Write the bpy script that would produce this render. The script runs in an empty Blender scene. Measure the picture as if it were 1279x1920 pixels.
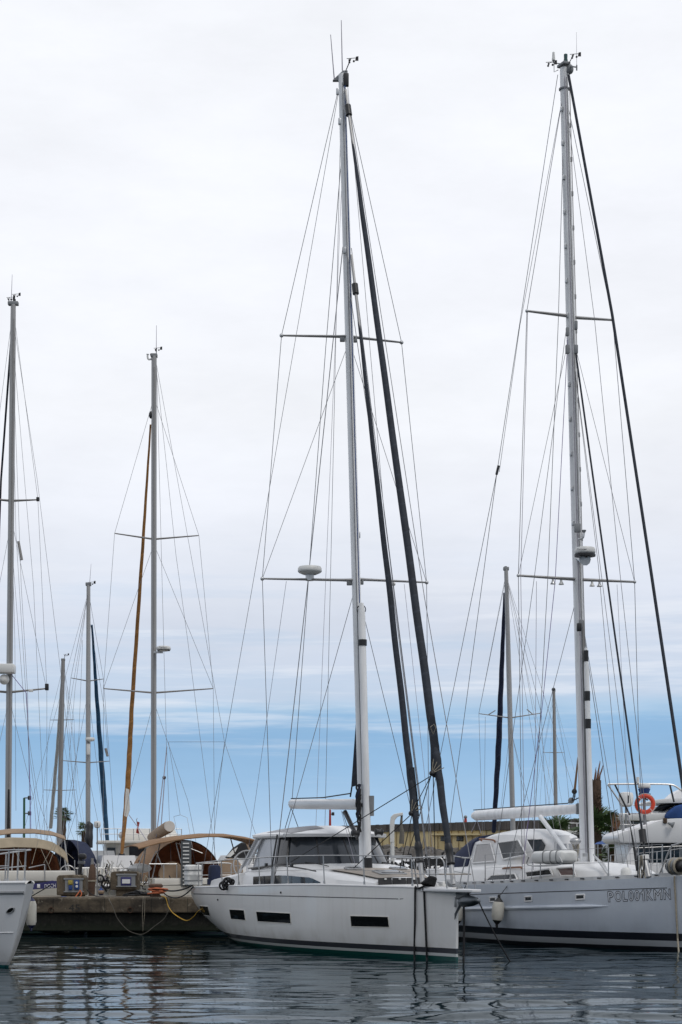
import bpy, bmesh, math, random
import numpy as np
from mathutils import Vector, Matrix

random.seed(7)
SC = bpy.context.scene
COL = SC.collection
R = math.radians

# ------------------------------------------------------------------ camera
F = 3540.0            # focal length in photo pixels (photo is 1279 x 1920)
CX, HY, CZ = 639.5, 1620.0, 2.0
cam_d = bpy.data.cameras.new('camera')
cam = bpy.data.objects.new('camera', cam_d)
COL.objects.link(cam)
cam.location = (0, 0, CZ)
cam.rotation_euler = (R(90), 0, 0)
cam_d.sensor_fit = 'VERTICAL'
cam_d.sensor_height = 36.0
cam_d.lens = F / 1920.0 * 36.0
cam_d.shift_y = (HY - 960.0) / 1920.0
cam_d.clip_start = 0.5
cam_d.clip_end = 12000
SC.camera = cam
SC.render.resolution_x, SC.render.resolution_y = 682, 1024

# ------------------------------------------------------------------ sky
SUN_EL, SUN_AZ = 56.0, 142.0       # azimuth measured from +Y towards +X
w = bpy.data.worlds.new('World'); SC.world = w; w.use_nodes = True
nt = w.node_tree; nt.nodes.clear()
N, L = nt.nodes.new, nt.links.new
out = N('ShaderNodeOutputWorld')
tc = N('ShaderNodeTexCoord')
sep = N('ShaderNodeSeparateXYZ'); L(tc.outputs['Generated'], sep.inputs[0])
def wmath(op, a, b=None, c=None):
    n = N('ShaderNodeMath'); n.operation = op
    for i, v in enumerate((a, b, c)):
        if v is None: continue
        if isinstance(v, (int, float)): n.inputs[i].default_value = v
        else: L(v, n.inputs[i])
    return n.outputs[0]
def wnoise(sx, sy, sz, scale, detail=5, rough=.55, off=0.0):
    mp = N('ShaderNodeMapping'); mp.inputs['Scale'].default_value = (sx, sy, sz)
    mp.inputs['Location'].default_value = (off, off * .7, off * .3)
    L(tc.outputs['Generated'], mp.inputs[0])
    n = N('ShaderNodeTexNoise'); n.inputs['Scale'].default_value = scale
    n.inputs['Detail'].default_value = detail; n.inputs['Roughness'].default_value = rough
    L(mp.outputs[0], n.inputs[0])
    return n.outputs[0]
n1 = wnoise(1, 1, 7, 3.2, 6, .55, 3.1)
n2 = wnoise(1, 1, 9, 11, 6, .6, 8.4)
n3 = wnoise(1, 1, 3.0, 6, 6, .62, 1.7)
# wobble the bands of cloud by a few tenths of a degree
el = wmath('ADD', sep.outputs[2], wmath('MULTIPLY', wmath('SUBTRACT', n1, .5), .022))
el = wmath('ADD', el, wmath('MULTIPLY', wmath('SUBTRACT', n2, .5), .016))
mr = N('ShaderNodeMapRange'); L(el, mr.inputs[0])
mr.inputs[1].default_value = 0.0; mr.inputs[2].default_value = 0.5
ramp = N('ShaderNodeValToRGB'); L(mr.outputs[0], ramp.inputs[0])
def srgb(r, g, b):
    f = lambda c: ((c / 255 + .055) / 1.055) ** 2.4 if c > 10 else c / 255 / 12.92
    return (f(r), f(g), f(b), 1)
def el_of(y): # sine of elevation of photo row y
    t = (HY - y) / F
    return t / math.sqrt(1 + t * t) / 0.5
stops = [(1700, (205, 218, 230)), (1614, (212, 222, 233)), (1590, (190, 212, 233)), (1540, (166, 198, 229)), (1450, (150, 188, 224)),
         (1375, (141, 182, 221)), (1350, (148, 187, 223)), (1328, (174, 202, 229)), (1300, (194, 210, 231)), (1240, (206, 216, 233)), (1170, (215, 222, 236)),
         (1080, (225, 230, 241)), (960, (238, 241, 249)), (780, (246, 248, 253)), (450, (247, 249, 255)),
         (150, (248, 250, 255)), (-100, (248, 250, 255))]
cr = ramp.color_ramp
stops = [(max(0.0, el_of(y)), c) for y, c in stops]
cr.elements[0].position = 0.0; cr.elements[0].color = srgb(*stops[0][1])
cr.elements[1].position = 1.0; cr.elements[1].color = srgb(226, 232, 243)
for p, c in stops[1:]:
    e = cr.elements.new(p); e.color = srgb(*c)
# brighter / darker patches of cloud
vmr = N('ShaderNodeMapRange'); L(n3, vmr.inputs[0])
vmr.inputs[1].default_value = .3; vmr.inputs[2].default_value = .7
vmr.inputs[3].default_value = .94; vmr.inputs[4].default_value = 1.06
mul = N('ShaderNodeMixRGB'); mul.blend_type = 'MULTIPLY'; mul.inputs[0].default_value = 1
L(ramp.outputs[0], mul.inputs[1]); L(vmr.outputs[0], mul.inputs[2])
# thin streaks: bluish gaps and whiter bars between 4 and 10 degrees up
n4 = wnoise(1, 1, 13, 4.6, 7, .62, 5.3)
st = N('ShaderNodeMapRange'); st.interpolation_type = 'SMOOTHSTEP'; L(n4, st.inputs[0]); st.inputs[1].default_value = .46; st.inputs[2].default_value = .64
wa = N('ShaderNodeMapRange'); wa.interpolation_type = 'SMOOTHSTEP'; L(sep.outputs[2], wa.inputs[0]); wa.inputs[1].default_value = .075; wa.inputs[2].default_value = .10
wb = N('ShaderNodeMapRange'); wb.interpolation_type = 'SMOOTHSTEP'; L(sep.outputs[2], wb.inputs[0]); wb.inputs[1].default_value = .185; wb.inputs[2].default_value = .115
gap = N('ShaderNodeMixRGB'); L(wmath('MULTIPLY', wmath('MULTIPLY', st.outputs[0], .36), wmath('MULTIPLY', wa.outputs[0], wb.outputs[0])), gap.inputs[0])
L(mul.outputs[0], gap.inputs[1]); gap.inputs[2].default_value = srgb(183, 206, 231)
s5 = N('ShaderNodeMapRange'); s5.interpolation_type = 'SMOOTHSTEP'; L(wnoise(1, 1, 16, 5.2, 6, .6, 9.7), s5.inputs[0]); s5.inputs[1].default_value = .52; s5.inputs[2].default_value = .70
wc = N('ShaderNodeMapRange'); wc.interpolation_type = 'SMOOTHSTEP'; L(sep.outputs[2], wc.inputs[0]); wc.inputs[1].default_value = .02; wc.inputs[2].default_value = .10
bar = N('ShaderNodeMixRGB'); L(wmath('MULTIPLY', wmath('MULTIPLY', s5.outputs[0], .55), wmath('MULTIPLY', wc.outputs[0], wb.outputs[0])), bar.inputs[0])
L(gap.outputs[0], bar.inputs[1]); bar.inputs[2].default_value = srgb(240, 243, 250)
mul = bar
bk_ = N('ShaderNodeMapRange'); L(sep.outputs[1], bk_.inputs[0])       # unseen sky behind the viewer dimmed to lower the light on the boats
bk_.inputs[1].default_value = -.6; bk_.inputs[2].default_value = .75; bk_.inputs[3].default_value = .70; bk_.inputs[4].default_value = 1.0
mul2 = N('ShaderNodeMixRGB'); mul2.blend_type = 'MULTIPLY'; mul2.inputs[0].default_value = 1
L(mul.outputs[0], mul2.inputs[1]); L(bk_.outputs[0], mul2.inputs[2])
bgc = N('ShaderNodeBackground'); L(mul2.outputs[0], bgc.inputs[0]); bgc.inputs[1].default_value = 1.03
sky = N('ShaderNodeTexSky'); sky.sky_type = 'NISHITA'; sky.sun_disc = False
sky.sun_elevation = R(SUN_EL); sky.sun_rotation = R(SUN_AZ)
bgs = N('ShaderNodeBackground'); L(sky.outputs[0], bgs.inputs[0]); bgs.inputs[1].default_value = .1
mix = N('ShaderNodeMixShader'); mix.inputs[0].default_value = .95
L(bgs.outputs[0], mix.inputs[1]); L(bgc.outputs[0], mix.inputs[2])
L(mix.outputs[0], out.inputs[0])

# ------------------------------------------------------------------ sun behind thin cloud
sun_d = bpy.data.lights.new('sun', 'SUN'); sun_d.energy = 1.25; sun_d.angle = R(20); sun_d.color = (1, .96, .9)
sun = bpy.data.objects.new('sun', sun_d); COL.objects.link(sun)
sv = Vector((math.sin(R(SUN_AZ)) * math.cos(R(SUN_EL)), math.cos(R(SUN_AZ)) * math.cos(R(SUN_EL)), math.sin(R(SUN_EL))))
sun.rotation_euler = sv.to_track_quat('Z', 'Y').to_euler()
sun.location = (0, 0, 60)

SC.view_settings.view_transform = 'Standard'
SC.view_settings.look = 'None'
SC.view_settings.exposure = 0.0
SC.view_settings.gamma = 1.0
SC.view_settings.use_curve_mapping = False
SC.render.engine = 'CYCLES'
SC.cycles.use_denoising = True
SC.cycles.max_bounces = 8
SC.cycles.caustics_reflective = False
SC.cycles.caustics_refractive = False

# ------------------------------------------------------------------ geometry helpers
def P(px, py, D):
    return Vector(((px - CX) * D / F, D, CZ + (HY - py) * D / F))
def proj(p):
    return (CX + p[0] * F / p[1], HY - (p[2] - CZ) * F / p[1])
def PZ(px, z, D):
    return Vector(((px - CX) * D / F, D, z))

def spl(xs, ys):
    """smooth interpolation through a table"""
    xs = list(map(float, xs)); ys = list(map(float, ys)); n = len(xs)
    d = [(ys[i + 1] - ys[i]) / (xs[i + 1] - xs[i]) for i in range(n - 1)]
    m = [d[0]] + [0 if d[i - 1] * d[i] <= 0 else 2 * d[i - 1] * d[i] / (d[i - 1] + d[i]) for i in range(1, n - 1)] + [d[-1]]
    def f(x):
        if x <= xs[0]: return ys[0]
        if x >= xs[-1]: return ys[-1]
        i = 0
        while x > xs[i + 1]: i += 1
        h = xs[i + 1] - xs[i]; t = (x - xs[i]) / h
        return ((2*t**3 - 3*t*t + 1) * ys[i] + (t**3 - 2*t*t + t) * h * m[i] +
                (-2*t**3 + 3*t*t) * ys[i + 1] + (t**3 - t*t) * h * m[i + 1])
    return f

class Frame:
    """a boat's own axes: f forward, s to starboard, z up"""
    def __init__(self, ox, oy, theta):
        c, s = math.cos(R(theta)), math.sin(R(theta))
        self.o = (ox, oy); self.u = (c, -s); self.sb = (-s, -c)
    def at(self, f, s, z):
        return Vector((self.o[0] + self.u[0]*f + self.sb[0]*s, self.o[1] + self.u[1]*f + self.sb[1]*s, z))
    def pix(self, px, py, s=0.0):
        k = (px - CX) / F
        x0 = self.o[0] + self.sb[0]*s; y0 = self.o[1] + self.sb[1]*s
        f = (k*y0 - x0) / (self.u[0] - k*self.u[1])
        return P(px, py, y0 + self.u[1]*f)
    def pixf(self, px, py, f=0.0):
        k = (px - CX) / F
        x0 = self.o[0] + self.u[0]*f; y0 = self.o[1] + self.u[1]*f
        s = (k*y0 - x0) / (self.sb[0] - k*self.sb[1])
        return P(px, py, y0 + self.sb[1]*s)
    def fwd(self): return Vector((self.u[0], self.u[1], 0))
    def stb(self): return Vector((self.sb[0], self.sb[1], 0))

def wloc(o):
    v = Vector((0, 0, 0))
    while o is not None:
        v += o.location; o = o.parent
    return v

class MB:
    def __init__(self):
        self.v = []; self.f = []
    def add(self, vs, fs):
        b = len(self.v); self.v += [Vector(x) for x in vs]; self.f += [tuple(b + i for i in q) for q in fs]; return self
    def tube(self, pts, r, n=8, cap=True, squash=None):
        pts = [Vector(p) for p in pts]; m = len(pts)
        rs = [r] * m if isinstance(r, (int, float)) else list(r)
        t0 = (pts[1] - pts[0]).normalized()
        up = Vector((0, 0, 1)) if abs(t0.z) < .9 else Vector((0, 1, 0))
        nx = t0.cross(up).normalized(); rings = []
        for i in range(m):
            t = (pts[min(i+1, m-1)] - pts[max(i-1, 0)])
            t = t.normalized() if t.length > 1e-9 else t0
            nx = (nx - t * nx.dot(t)).normalized(); ny = t.cross(nx)
            k = squash or 1.0
            rings.append([pts[i] + nx*(math.cos(2*math.pi*j/n)*rs[i]) + ny*(math.sin(2*math.pi*j/n)*rs[i]*k) for j in range(n)])
        return self.loft(rings, True, cap)
    def loft(self, rings, closed=True, cap=False):
        n = len(rings[0]); b = len(self.v)
        for q in rings: self.v += [Vector(x) for x in q]
        k = n if closed else n - 1
        for i in range(len(rings) - 1):
            for j in range(k):
                a = b + i*n + j; a2 = b + i*n + (j+1) % n
                self.f.append((a, a2, a2 + n, a + n))
        if cap:
            self.f.append(tuple(b + j for j in range(n))[::-1])
            self.f.append(tuple(b + (len(rings)-1)*n + j for j in range(n)))
        return self
    def box(self, c, size, ax=None):
        c = Vector(c); ax = ax or (Vector((1,0,0)), Vector((0,1,0)), Vector((0,0,1)))
        h = [s/2 for s in size]; vs = []
        for k in (-1, 1):
            for j in (-1, 1):
                for i in (-1, 1):
                    vs.append(c + ax[0]*(i*h[0]) + ax[1]*(j*h[1]) + ax[2]*(k*h[2]))
        return self.add(vs, [(0,2,3,1),(4,5,7,6),(0,1,5,4),(2,6,7,3),(0,4,6,2),(1,3,7,5)])
    def plate(self, poly, th):
        poly = [Vector(p) for p in poly]; n = len(poly); th = Vector(th)
        vs = poly + [p + th for p in poly]
        fs = [tuple(range(n))[::-1], tuple(range(n, 2*n))] + [(i, (i+1) % n, n + (i+1) % n, n + i) for i in range(n)]
        return self.add(vs, fs)
    def lathe(self, prof, o, axis=(0,0,1), n=20):
        o = Vector(o); axis = Vector(axis).normalized()
        x = axis.orthogonal().normalized(); y = axis.cross(x)
        rings = [[o + axis*h + x*(math.cos(2*math.pi*j/n)*max(r, 1e-4)) + y*(math.sin(2*math.pi*j/n)*max(r, 1e-4)) for j in range(n)] for r, h in prof]
        return self.loft(rings, True, True)
    def ball(self, c, r, sc=(1,1,1), n=14, m=9):
        c = Vector(c)
        rings = []
        for i in range(m + 1):
            a = -math.pi/2 + math.pi*i/m
            rr = max(math.cos(a), .001)
            rings.append([c + Vector((math.cos(2*math.pi*j/n)*rr*r*sc[0], math.sin(2*math.pi*j/n)*rr*r*sc[1], math.sin(a)*r*sc[2])) for j in range(n)])
        return self.loft(rings, True, True)
    def torus(self, c, R0, r, axis=(0,0,1), n=28, m=10, sz=1.0, arc=(0, 1)):
        c = Vector(c); axis = Vector(axis).normalized(); x = axis.orthogonal().normalized(); y = axis.cross(x)
        pts = [c + x*(math.cos(2*math.pi*t)*R0) + y*(math.sin(2*math.pi*t)*R0*sz) for t in [arc[0] + (arc[1]-arc[0])*i/n for i in range(n+1)]]
        return self.tube(pts, r, m)
    def build(self, name, m, parent=None, smooth=True, bevel=0, sub=0, loc=None):
        off = wloc(parent) if parent is not None else Vector((0, 0, 0))
        if loc is not None: off = Vector(loc)
        me = bpy.data.meshes.new(name)
        me.from_pydata([tuple(p - off) for p in self.v], [], self.f)
        me.validate(); me.update()
        bm = bmesh.new(); bm.from_mesh(me)
        bmesh.ops.remove_doubles(bm, verts=bm.verts, dist=1e-5)
        bmesh.ops.recalc_face_normals(bm, faces=bm.faces)
        bm.to_mesh(me); bm.free()
        o = bpy.data.objects.new(name, me); COL.objects.link(o)
        me.materials.append(m)
        if parent is not None: o.parent = parent
        if loc is not None: o.location = loc
        if smooth:
            me.polygons.foreach_set('use_smooth', [True]*len(me.polygons))
            md = o.modifiers.new('edges', 'EDGE_SPLIT'); md.split_angle = R(38)
        if bevel:
            md = o.modifiers.new('bevel', 'BEVEL'); md.width = bevel; md.segments = 2; md.limit_method = 'ANGLE'; md.angle_limit = R(40)
            if smooth:
                o.modifiers.move(len(o.modifiers)-1, 0)
        if sub:
            md = o.modifiers.new('sub', 'SUBSURF'); md.levels = md.render_levels = sub
            o.modifiers.move(len(o.modifiers)-1, 0)
        return o

def thing(name, label, cat, loc=(0,0,0), group=None):
    o = bpy.data.objects.new(name, None); COL.objects.link(o); o.location = loc
    o['label'] = label; o['category'] = cat
    if group: o['group'] = group
    return o
def tag(o, label=None, cat=None, group=None, kind=None):
    if label: o['label'] = label
    if cat: o['category'] = cat
    if group: o['group'] = group
    if kind: o['kind'] = kind
    return o
def lbl(o, s): o['label'] = s; return o
def copy_tree(o, parent=None):
    c = o.copy(); COL.objects.link(c)
    if parent is not None: c.parent = parent
    for ch in [x for x in bpy.data.objects if x.parent == o]: copy_tree(ch, c)
    return c
def wire(parent, name, pts, r, m, n=6):
    return MB().tube(pts, r, n).build(name, m, parent)
def sag(a, b, d, n=14):
    a, b = Vector(a), Vector(b)
    return [a.lerp(b, i/n) - Vector((0, 0, d*4*(i/n)*(1-i/n))) for i in range(n+1)]
def bez(pts, n=8):
    """catmull-rom through points"""
    pts = [Vector(p) for p in pts]; q = [pts[0]*2 - pts[1]] + pts + [pts[-1]*2 - pts[-2]]; res = []
    for i in range(1, len(q) - 2):
        for k in range(n):
            t = k/n; a, b, c, d = q[i-1], q[i], q[i+1], q[i+2]
            res.append(.5*((2*b) + (c-a)*t + (2*a-5*b+4*c-d)*t*t + (3*b-a-3*c+d)*t**3))
    return res + [pts[-1]]

# ------------------------------------------------------------------ materials
def newmat(name):
    m = bpy.data.materials.new(name); m.use_nodes = True
    return m, m.node_tree, m.node_tree.nodes['Principled BSDF']
def mat(name, col, rough=.5, metal=0.0, var=.12, scale=4.0, bump=0.0, bscale=None, stretch=(1,1,1), spec=.5, alpha=None, coat=0.0):
    m, t, b = newmat(name)
    b.inputs['Roughness'].default_value = rough; b.inputs['Metallic'].default_value = metal
    b.inputs['Specular IOR Level'].default_value = spec
    if coat: b.inputs['Coat Weight'].default_value = coat
    tcn = t.nodes.new('ShaderNodeTexCoord'); mp = t.nodes.new('ShaderNodeMapping'); mp.inputs['Scale'].default_value = stretch
    t.links.new(tcn.outputs['Object'], mp.inputs[0])
    nz = t.nodes.new('ShaderNodeTexNoise'); nz.inputs['Scale'].default_value = scale; nz.inputs['Detail'].default_value = 6; nz.inputs['Roughness'].default_value = .6
    t.links.new(mp.outputs[0], nz.inputs[0])
    rp = t.nodes.new('ShaderNodeValToRGB'); t.links.new(nz.outputs[0], rp.inputs[0])
    rp.color_ramp.elements[0].position = .3; rp.color_ramp.elements[1].position = .7
    rp.color_ramp.elements[0].color = (*[c*(1-var) for c in col], 1); rp.color_ramp.elements[1].color = (*[min(1, c*(1+var*.6)) for c in col], 1)
    t.links.new(rp.outputs[0], b.inputs['Base Color'])
    if bump:
        n2 = t.nodes.new('ShaderNodeTexNoise'); n2.inputs['Scale'].default_value = bscale or scale*6; n2.inputs['Detail'].default_value = 5
        t.links.new(mp.outputs[0], n2.inputs[0])
        bp = t.nodes.new('ShaderNodeBump'); bp.inputs['Strength'].default_value = bump; bp.inputs['Distance'].default_value = .02
        t.links.new(n2.outputs[0], bp.inputs['Height']); t.links.new(bp.outputs[0], b.inputs['Normal'])
    return m

def hull_mat(name, top, bands, rough=.25, dirt=.12, streak=(.35, .3, .2), coat=.0):
    """paint in level bands up the side: bands = [(z_top, colour), ...] from below; above the last: top"""
    m, t, b = newmat(name); b.inputs['Roughness'].default_value = rough
    nd, lk = t.nodes.new, t.links.new
    ge = nd('ShaderNodeNewGeometry'); sp = nd('ShaderNodeSeparateXYZ'); lk(ge.outputs['Position'], sp.inputs[0])
    cur = None
    mr = nd('ShaderNodeMapRange'); lk(sp.outputs[2], mr.inputs[0]); mr.inputs[1].default_value = -1; mr.inputs[2].default_value = 3
    rp = nd('ShaderNodeValToRGB'); rp.color_ramp.interpolation = 'CONSTANT'; lk(mr.outputs[0], rp.inputs[0])
    rp.color_ramp.elements[0].position = 0; rp.color_ramp.elements[0].color = (*bands[0][1], 1)
    rp.color_ramp.elements[1].position = (bands[0][0] + 1)/4
    cols = [c for _, c in bands[1:]] + [top]
    rp.color_ramp.elements[1].color = (*cols[0], 1)
    for (z, _), c in zip(bands[1:], cols[1:]):
        e = rp.color_ramp.elements.new((z + 1)/4); e.color = (*c, 1)
    # rain streaks run down the topsides, blotches of salt
    mp = nd('ShaderNodeMapping'); mp.inputs['Scale'].default_value = (5, 5, .35); lk(ge.outputs['Position'], mp.inputs[0])
    nz = nd('ShaderNodeTexNoise'); nz.inputs['Scale'].default_value = 1.6; nz.inputs['Detail'].default_value = 7; lk(mp.outputs[0], nz.inputs[0])
    r2 = nd('ShaderNodeMapRange'); lk(nz.outputs[0], r2.inputs[0]); r2.inputs[1].default_value = .5; r2.inputs[2].default_value = .78; r2.inputs[4].default_value = dirt
    nz2 = nd('ShaderNodeTexNoise'); nz2.inputs['Scale'].default_value = .9; nz2.inputs['Detail'].default_value = 5; lk(ge.outputs['Position'], nz2.inputs[0])
    r3 = nd('ShaderNodeMapRange'); lk(nz2.outputs[0], r3.inputs[0]); r3.inputs[1].default_value = .35; r3.inputs[2].default_value = .7
    r3.inputs[3].default_value = .93; r3.inputs[4].default_value = 1.0
    up_ = nd('ShaderNodeMapRange'); lk(sp.outputs[2], up_.inputs[0]); up_.inputs[1].default_value = bands[-1][0]; up_.inputs[2].default_value = bands[-1][0] + .15
    rm_ = nd('ShaderNodeMath'); rm_.operation = 'MULTIPLY'; lk(r2.outputs[0], rm_.inputs[0]); lk(up_.outputs[0], rm_.inputs[1])
    mx = nd('ShaderNodeMixRGB'); lk(rm_.outputs[0], mx.inputs[0]); lk(rp.outputs[0], mx.inputs[1]); mx.inputs[2].default_value = (*streak, 1)
    # brownish scum just above the boot top
    sz = nd('ShaderNodeMapRange'); lk(sp.outputs[2], sz.inputs[0]); sz.inputs[1].default_value = bands[-1][0] + .30; sz.inputs[2].default_value = bands[-1][0]
    sn = nd('ShaderNodeTexNoise'); sn.inputs['Scale'].default_value = 2.2; sn.inputs['Detail'].default_value = 8; lk(ge.outputs['Position'], sn.inputs[0])
    sm = nd('ShaderNodeMapRange'); lk(sn.outputs[0], sm.inputs[0]); sm.inputs[1].default_value = .42; sm.inputs[2].default_value = .7
    sa = nd('ShaderNodeMath'); sa.operation = 'MULTIPLY'; lk(sz.outputs[0], sa.inputs[0]); lk(sm.outputs[0], sa.inputs[1])
    sb = nd('ShaderNodeMath'); sb.operation = 'MULTIPLY'; sc_ = nd('ShaderNodeMath'); sc_.operation = 'GREATER_THAN'; lk(sp.outputs[2], sc_.inputs[0]); sc_.inputs[1].default_value = bands[-1][0]
    sd_ = nd('ShaderNodeMath'); sd_.operation = 'MULTIPLY'; lk(sa.outputs[0], sd_.inputs[0]); lk(sc_.outputs[0], sd_.inputs[1])
    lk(sd_.outputs[0], sb.inputs[0]); sb.inputs[1].default_value = .4
    mx0 = mx; mx = nd('ShaderNodeMixRGB'); lk(sb.outputs[0], mx.inputs[0]); lk(mx0.outputs[0], mx.inputs[1]); mx.inputs[2].default_value = (*[c*.8 for c in streak], 1)
    mu = nd('ShaderNodeMixRGB'); mu.blend_type = 'MULTIPLY'; mu.inputs[0].default_value = 1; lk(mx.outputs[0], mu.inputs[1]); lk(r3.outputs[0], mu.inputs[2])
    lk(mu.outputs[0], b.inputs['Base Color'])
    b.inputs['Coat Weight'].default_value = coat; b.inputs['Coat Roughness'].default_value = .05
    rr = nd('ShaderNodeMapRange'); lk(nz2.outputs[0], rr.inputs[0]); rr.inputs[3].default_value = rough*.7; rr.inputs[4].default_value = rough*1.5
    lk(rr.outputs[0], b.inputs['Roughness'])
    return m

M = {}
def sailmat(name, col):
    m = mat(name, col, .75, var=.3, scale=3, bump=.4, bscale=9); t = m.node_tree; b = t.nodes['Principled BSDF']
    mp = t.nodes.new('ShaderNodeMapping'); mp.inputs['Rotation'].default_value = (.5, .35, 0)
    tcn = t.nodes.new('ShaderNodeTexCoord'); t.links.new(tcn.outputs['Object'], mp.inputs[0])
    wv = t.nodes.new('ShaderNodeTexWave'); wv.bands_direction = 'Z'; wv.wave_profile = 'SAW'; wv.inputs['Scale'].default_value = .9
    wv.inputs['Distortion'].default_value = 1.4; wv.inputs['Detail'].default_value = 2; wv.inputs['Detail Scale'].default_value = .6
    t.links.new(mp.outputs[0], wv.inputs[0])
    old = b.inputs['Base Color'].links[0].from_socket
    rp = t.nodes.new('ShaderNodeMapRange'); t.links.new(wv.outputs[0], rp.inputs[0]); rp.inputs[1].default_value = .82; rp.inputs[2].default_value = 1.0; rp.inputs[4].default_value = .28
    mx = t.nodes.new('ShaderNodeMixRGB'); t.links.new(rp.outputs[0], mx.inputs[0]); t.links.new(old, mx.inputs[1]); mx.inputs[2].default_value = (*[min(1, c*2.4 + .02) for c in col], 1)
    t.links.new(mx.outputs[0], b.inputs['Base Color'])
    bp = t.nodes.new('ShaderNodeBump'); bp.inputs['Strength'].default_value = .8; bp.inputs['Distance'].default_value = .02
    t.links.new(wv.outputs[0], bp.inputs['Height']); t.links.new(b.inputs['Normal'].links[0].from_socket, bp.inputs['Normal']); t.links.new(bp.outputs[0], b.inputs['Normal'])
    return m
M['gel']     = mat('white_gelcoat', (.72, .72, .72), .3, var=.05, scale=1.5)
M['gelwarm'] = mat('aged_gelcoat', (.62, .60, .55), .4, var=.1, scale=1.5)
M['deck']    = mat('nonskid_deck', (.66, .65, .63), .6, var=.06, scale=5, bump=.2, bscale=160)
M['teak']    = mat('grey_teak', (.33, .29, .25), .7, var=.2, scale=6, stretch=(1, 8, 1))
M['mastw']   = mat('white_spar', (.84, .845, .85), .32, var=.16, scale=2.5, stretch=(2,2,.3))
M['mastg']   = mat('anodised_spar', (.36, .355, .35), .4, .3, var=.12, scale=2, stretch=(3,3,.2))
M['mastd']   = mat('old_spar', (.27, .26, .25), .5, .2, var=.2, scale=2, stretch=(3,3,.2))
M['steel']   = mat('stainless_steel', (.46, .46, .46), .42, .8, var=.1, scale=8)
M['wire']    = mat('rigging_wire', (.2, .2, .21), .4, .5, var=.2, scale=3)
M['wirel']   = mat('pale_rope', (.33, .31, .36), .7, var=.2, scale=3)
M['purple']  = mat('violet_rope', (.16, .11, .3), .7, var=.2, scale=3)
M['black']   = mat('black_plastic', (.016, .016, .018), .45, var=.3, scale=6)
M['rope']    = mat('black_rope', (.012, .012, .014), .75, var=.3, scale=30, bump=.5, bscale=120)
M['ropew']   = mat('weathered_rope', (.36, .32, .25), .8, var=.3, scale=20, bump=.5, bscale=120)
M['sailc']   = sailmat('charcoal_sailcover', (.02, .026, .038))
M['sailn']   = sailmat('navy_sailcover', (.012, .02, .055))
M['sailb']   = sailmat('blue_sailcover', (.02, .085, .17))
M['sailo']   = sailmat('ochre_sailcover', (.36, .17, .05))
M['sailw']   = mat('white_sailcloth', (.6, .58, .54), .75, var=.12, scale=4, bump=.4, bscale=12)
M['tan']     = mat('tan_canvas', (.25, .145, .075), .85, var=.15, scale=3, bump=.3, bscale=14)
M['tanl']    = mat('beige_canvas', (.31, .225, .155), .85, var=.15, scale=3, bump=.3, bscale=14)
M['cream']   = mat('cream_canvas', (.35, .29, .205), .85, var=.16, scale=3, bump=.3, bscale=14)
M['rust']    = mat('brown_lining', (.36, .13, .055), .85, var=.3, scale=2.5, bump=.3, bscale=10)
M['navy']    = mat('navy_canvas', (.010, .018, .055), .8, var=.25, scale=3, bump=.4, bscale=9)
M['bluec']   = mat('blue_canvas', (.02, .07, .24), .8, var=.25, scale=3, bump=.3, bscale=9)
M['glass']   = mat('dark_glass', (.006, .007, .008), .10, var=.3, scale=1.5, spec=.25)
M['smoke']   = mat('smoked_glass', (.028, .034, .042), .10, var=.45, scale=1.2, spec=.45)
M['vinyl']   = mat('clear_vinyl', (.30, .31, .33), .15, var=.2, scale=2, spec=.6)
M['curtain'] = mat('curtained_window', (.36, .35, .35), .25, var=.15, scale=6, stretch=(6,6,1), spec=.6)
M['solar']   = mat('solar_panel', (.06, .065, .085), .3, var=.25, scale=2)
M['redwin']  = mat('tinted_window', (.20, .13, .12), .12, var=.25, scale=3, spec=.6)
M['greyp']   = mat('grey_paint', (.22, .23, .24), .55, var=.2, scale=3)
M['ali']     = mat('brushed_aluminium', (.56, .57, .58), .4, .6, var=.15, scale=6)
M['wood']    = mat('varnished_wood', (.25, .10, .04), .4, var=.25, scale=12, stretch=(1,1,6))
M['plast']   = mat('white_plastic', (.70, .70, .68), .4, var=.07, scale=4)
M['offw']    = mat('offwhite_fender', (.56, .54, .48), .5, var=.15, scale=5)
M['fnavy']   = mat('navy_rubber', (.02, .025, .08), .5, var=.2, scale=5)
M['fblack']  = mat('black_rubber', (.015, .015, .016), .6, var=.2, scale=5)
M['red']     = mat('red_paint', (.38, .03, .02), .5, var=.2, scale=4)
M['orange']  = mat('orange_buoy', (.62, .06, .025), .5, var=.15, scale=5)
M['ohose']   = mat('orange_hose', (.5, .13, .05), .6, var=.2, scale=8)
M['yhose']   = mat('yellow_cable', (.52, .30, .03), .6, var=.2, scale=8)
M['ghose']   = mat('grey_hose', (.13, .12, .10), .7, var=.2, scale=8)
M['blue']    = mat('blue_plastic', (.015, .05, .20), .45, var=.15, scale=8)
M['yellow']  = mat('yellow_plastic', (.36, .29, .06), .5, var=.15, scale=8)
M['indigo']  = mat('indigo_board', (.03, .03, .13), .5, var=.2, scale=4)
M['paper']   = mat('notice_white', (.7, .7, .7), .6, var=.04)
M['ink']     = mat('dark_paint', (.025, .027, .035), .6, var=.3, scale=20)
M['stone45'] = mat('stencil_paint', (.03, .028, .025), .85, var=.5, scale=20)
M['green']   = mat('green_paint', (.02, .10, .05), .5, var=.2)
M['trunk']   = mat('palm_bark', (.09, .06, .04), .95, var=.4, scale=14, bump=1, bscale=30)
M['frond']   = mat('palm_frond', (.06, .105, .03), .6, var=.45, scale=3)
M['dead']    = mat('dry_frond', (.09, .055, .035), .9, var=.4, scale=5)
M['grass']   = mat('lawn', (.09, .12, .03), .9, var=.4, scale=1.5)
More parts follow.
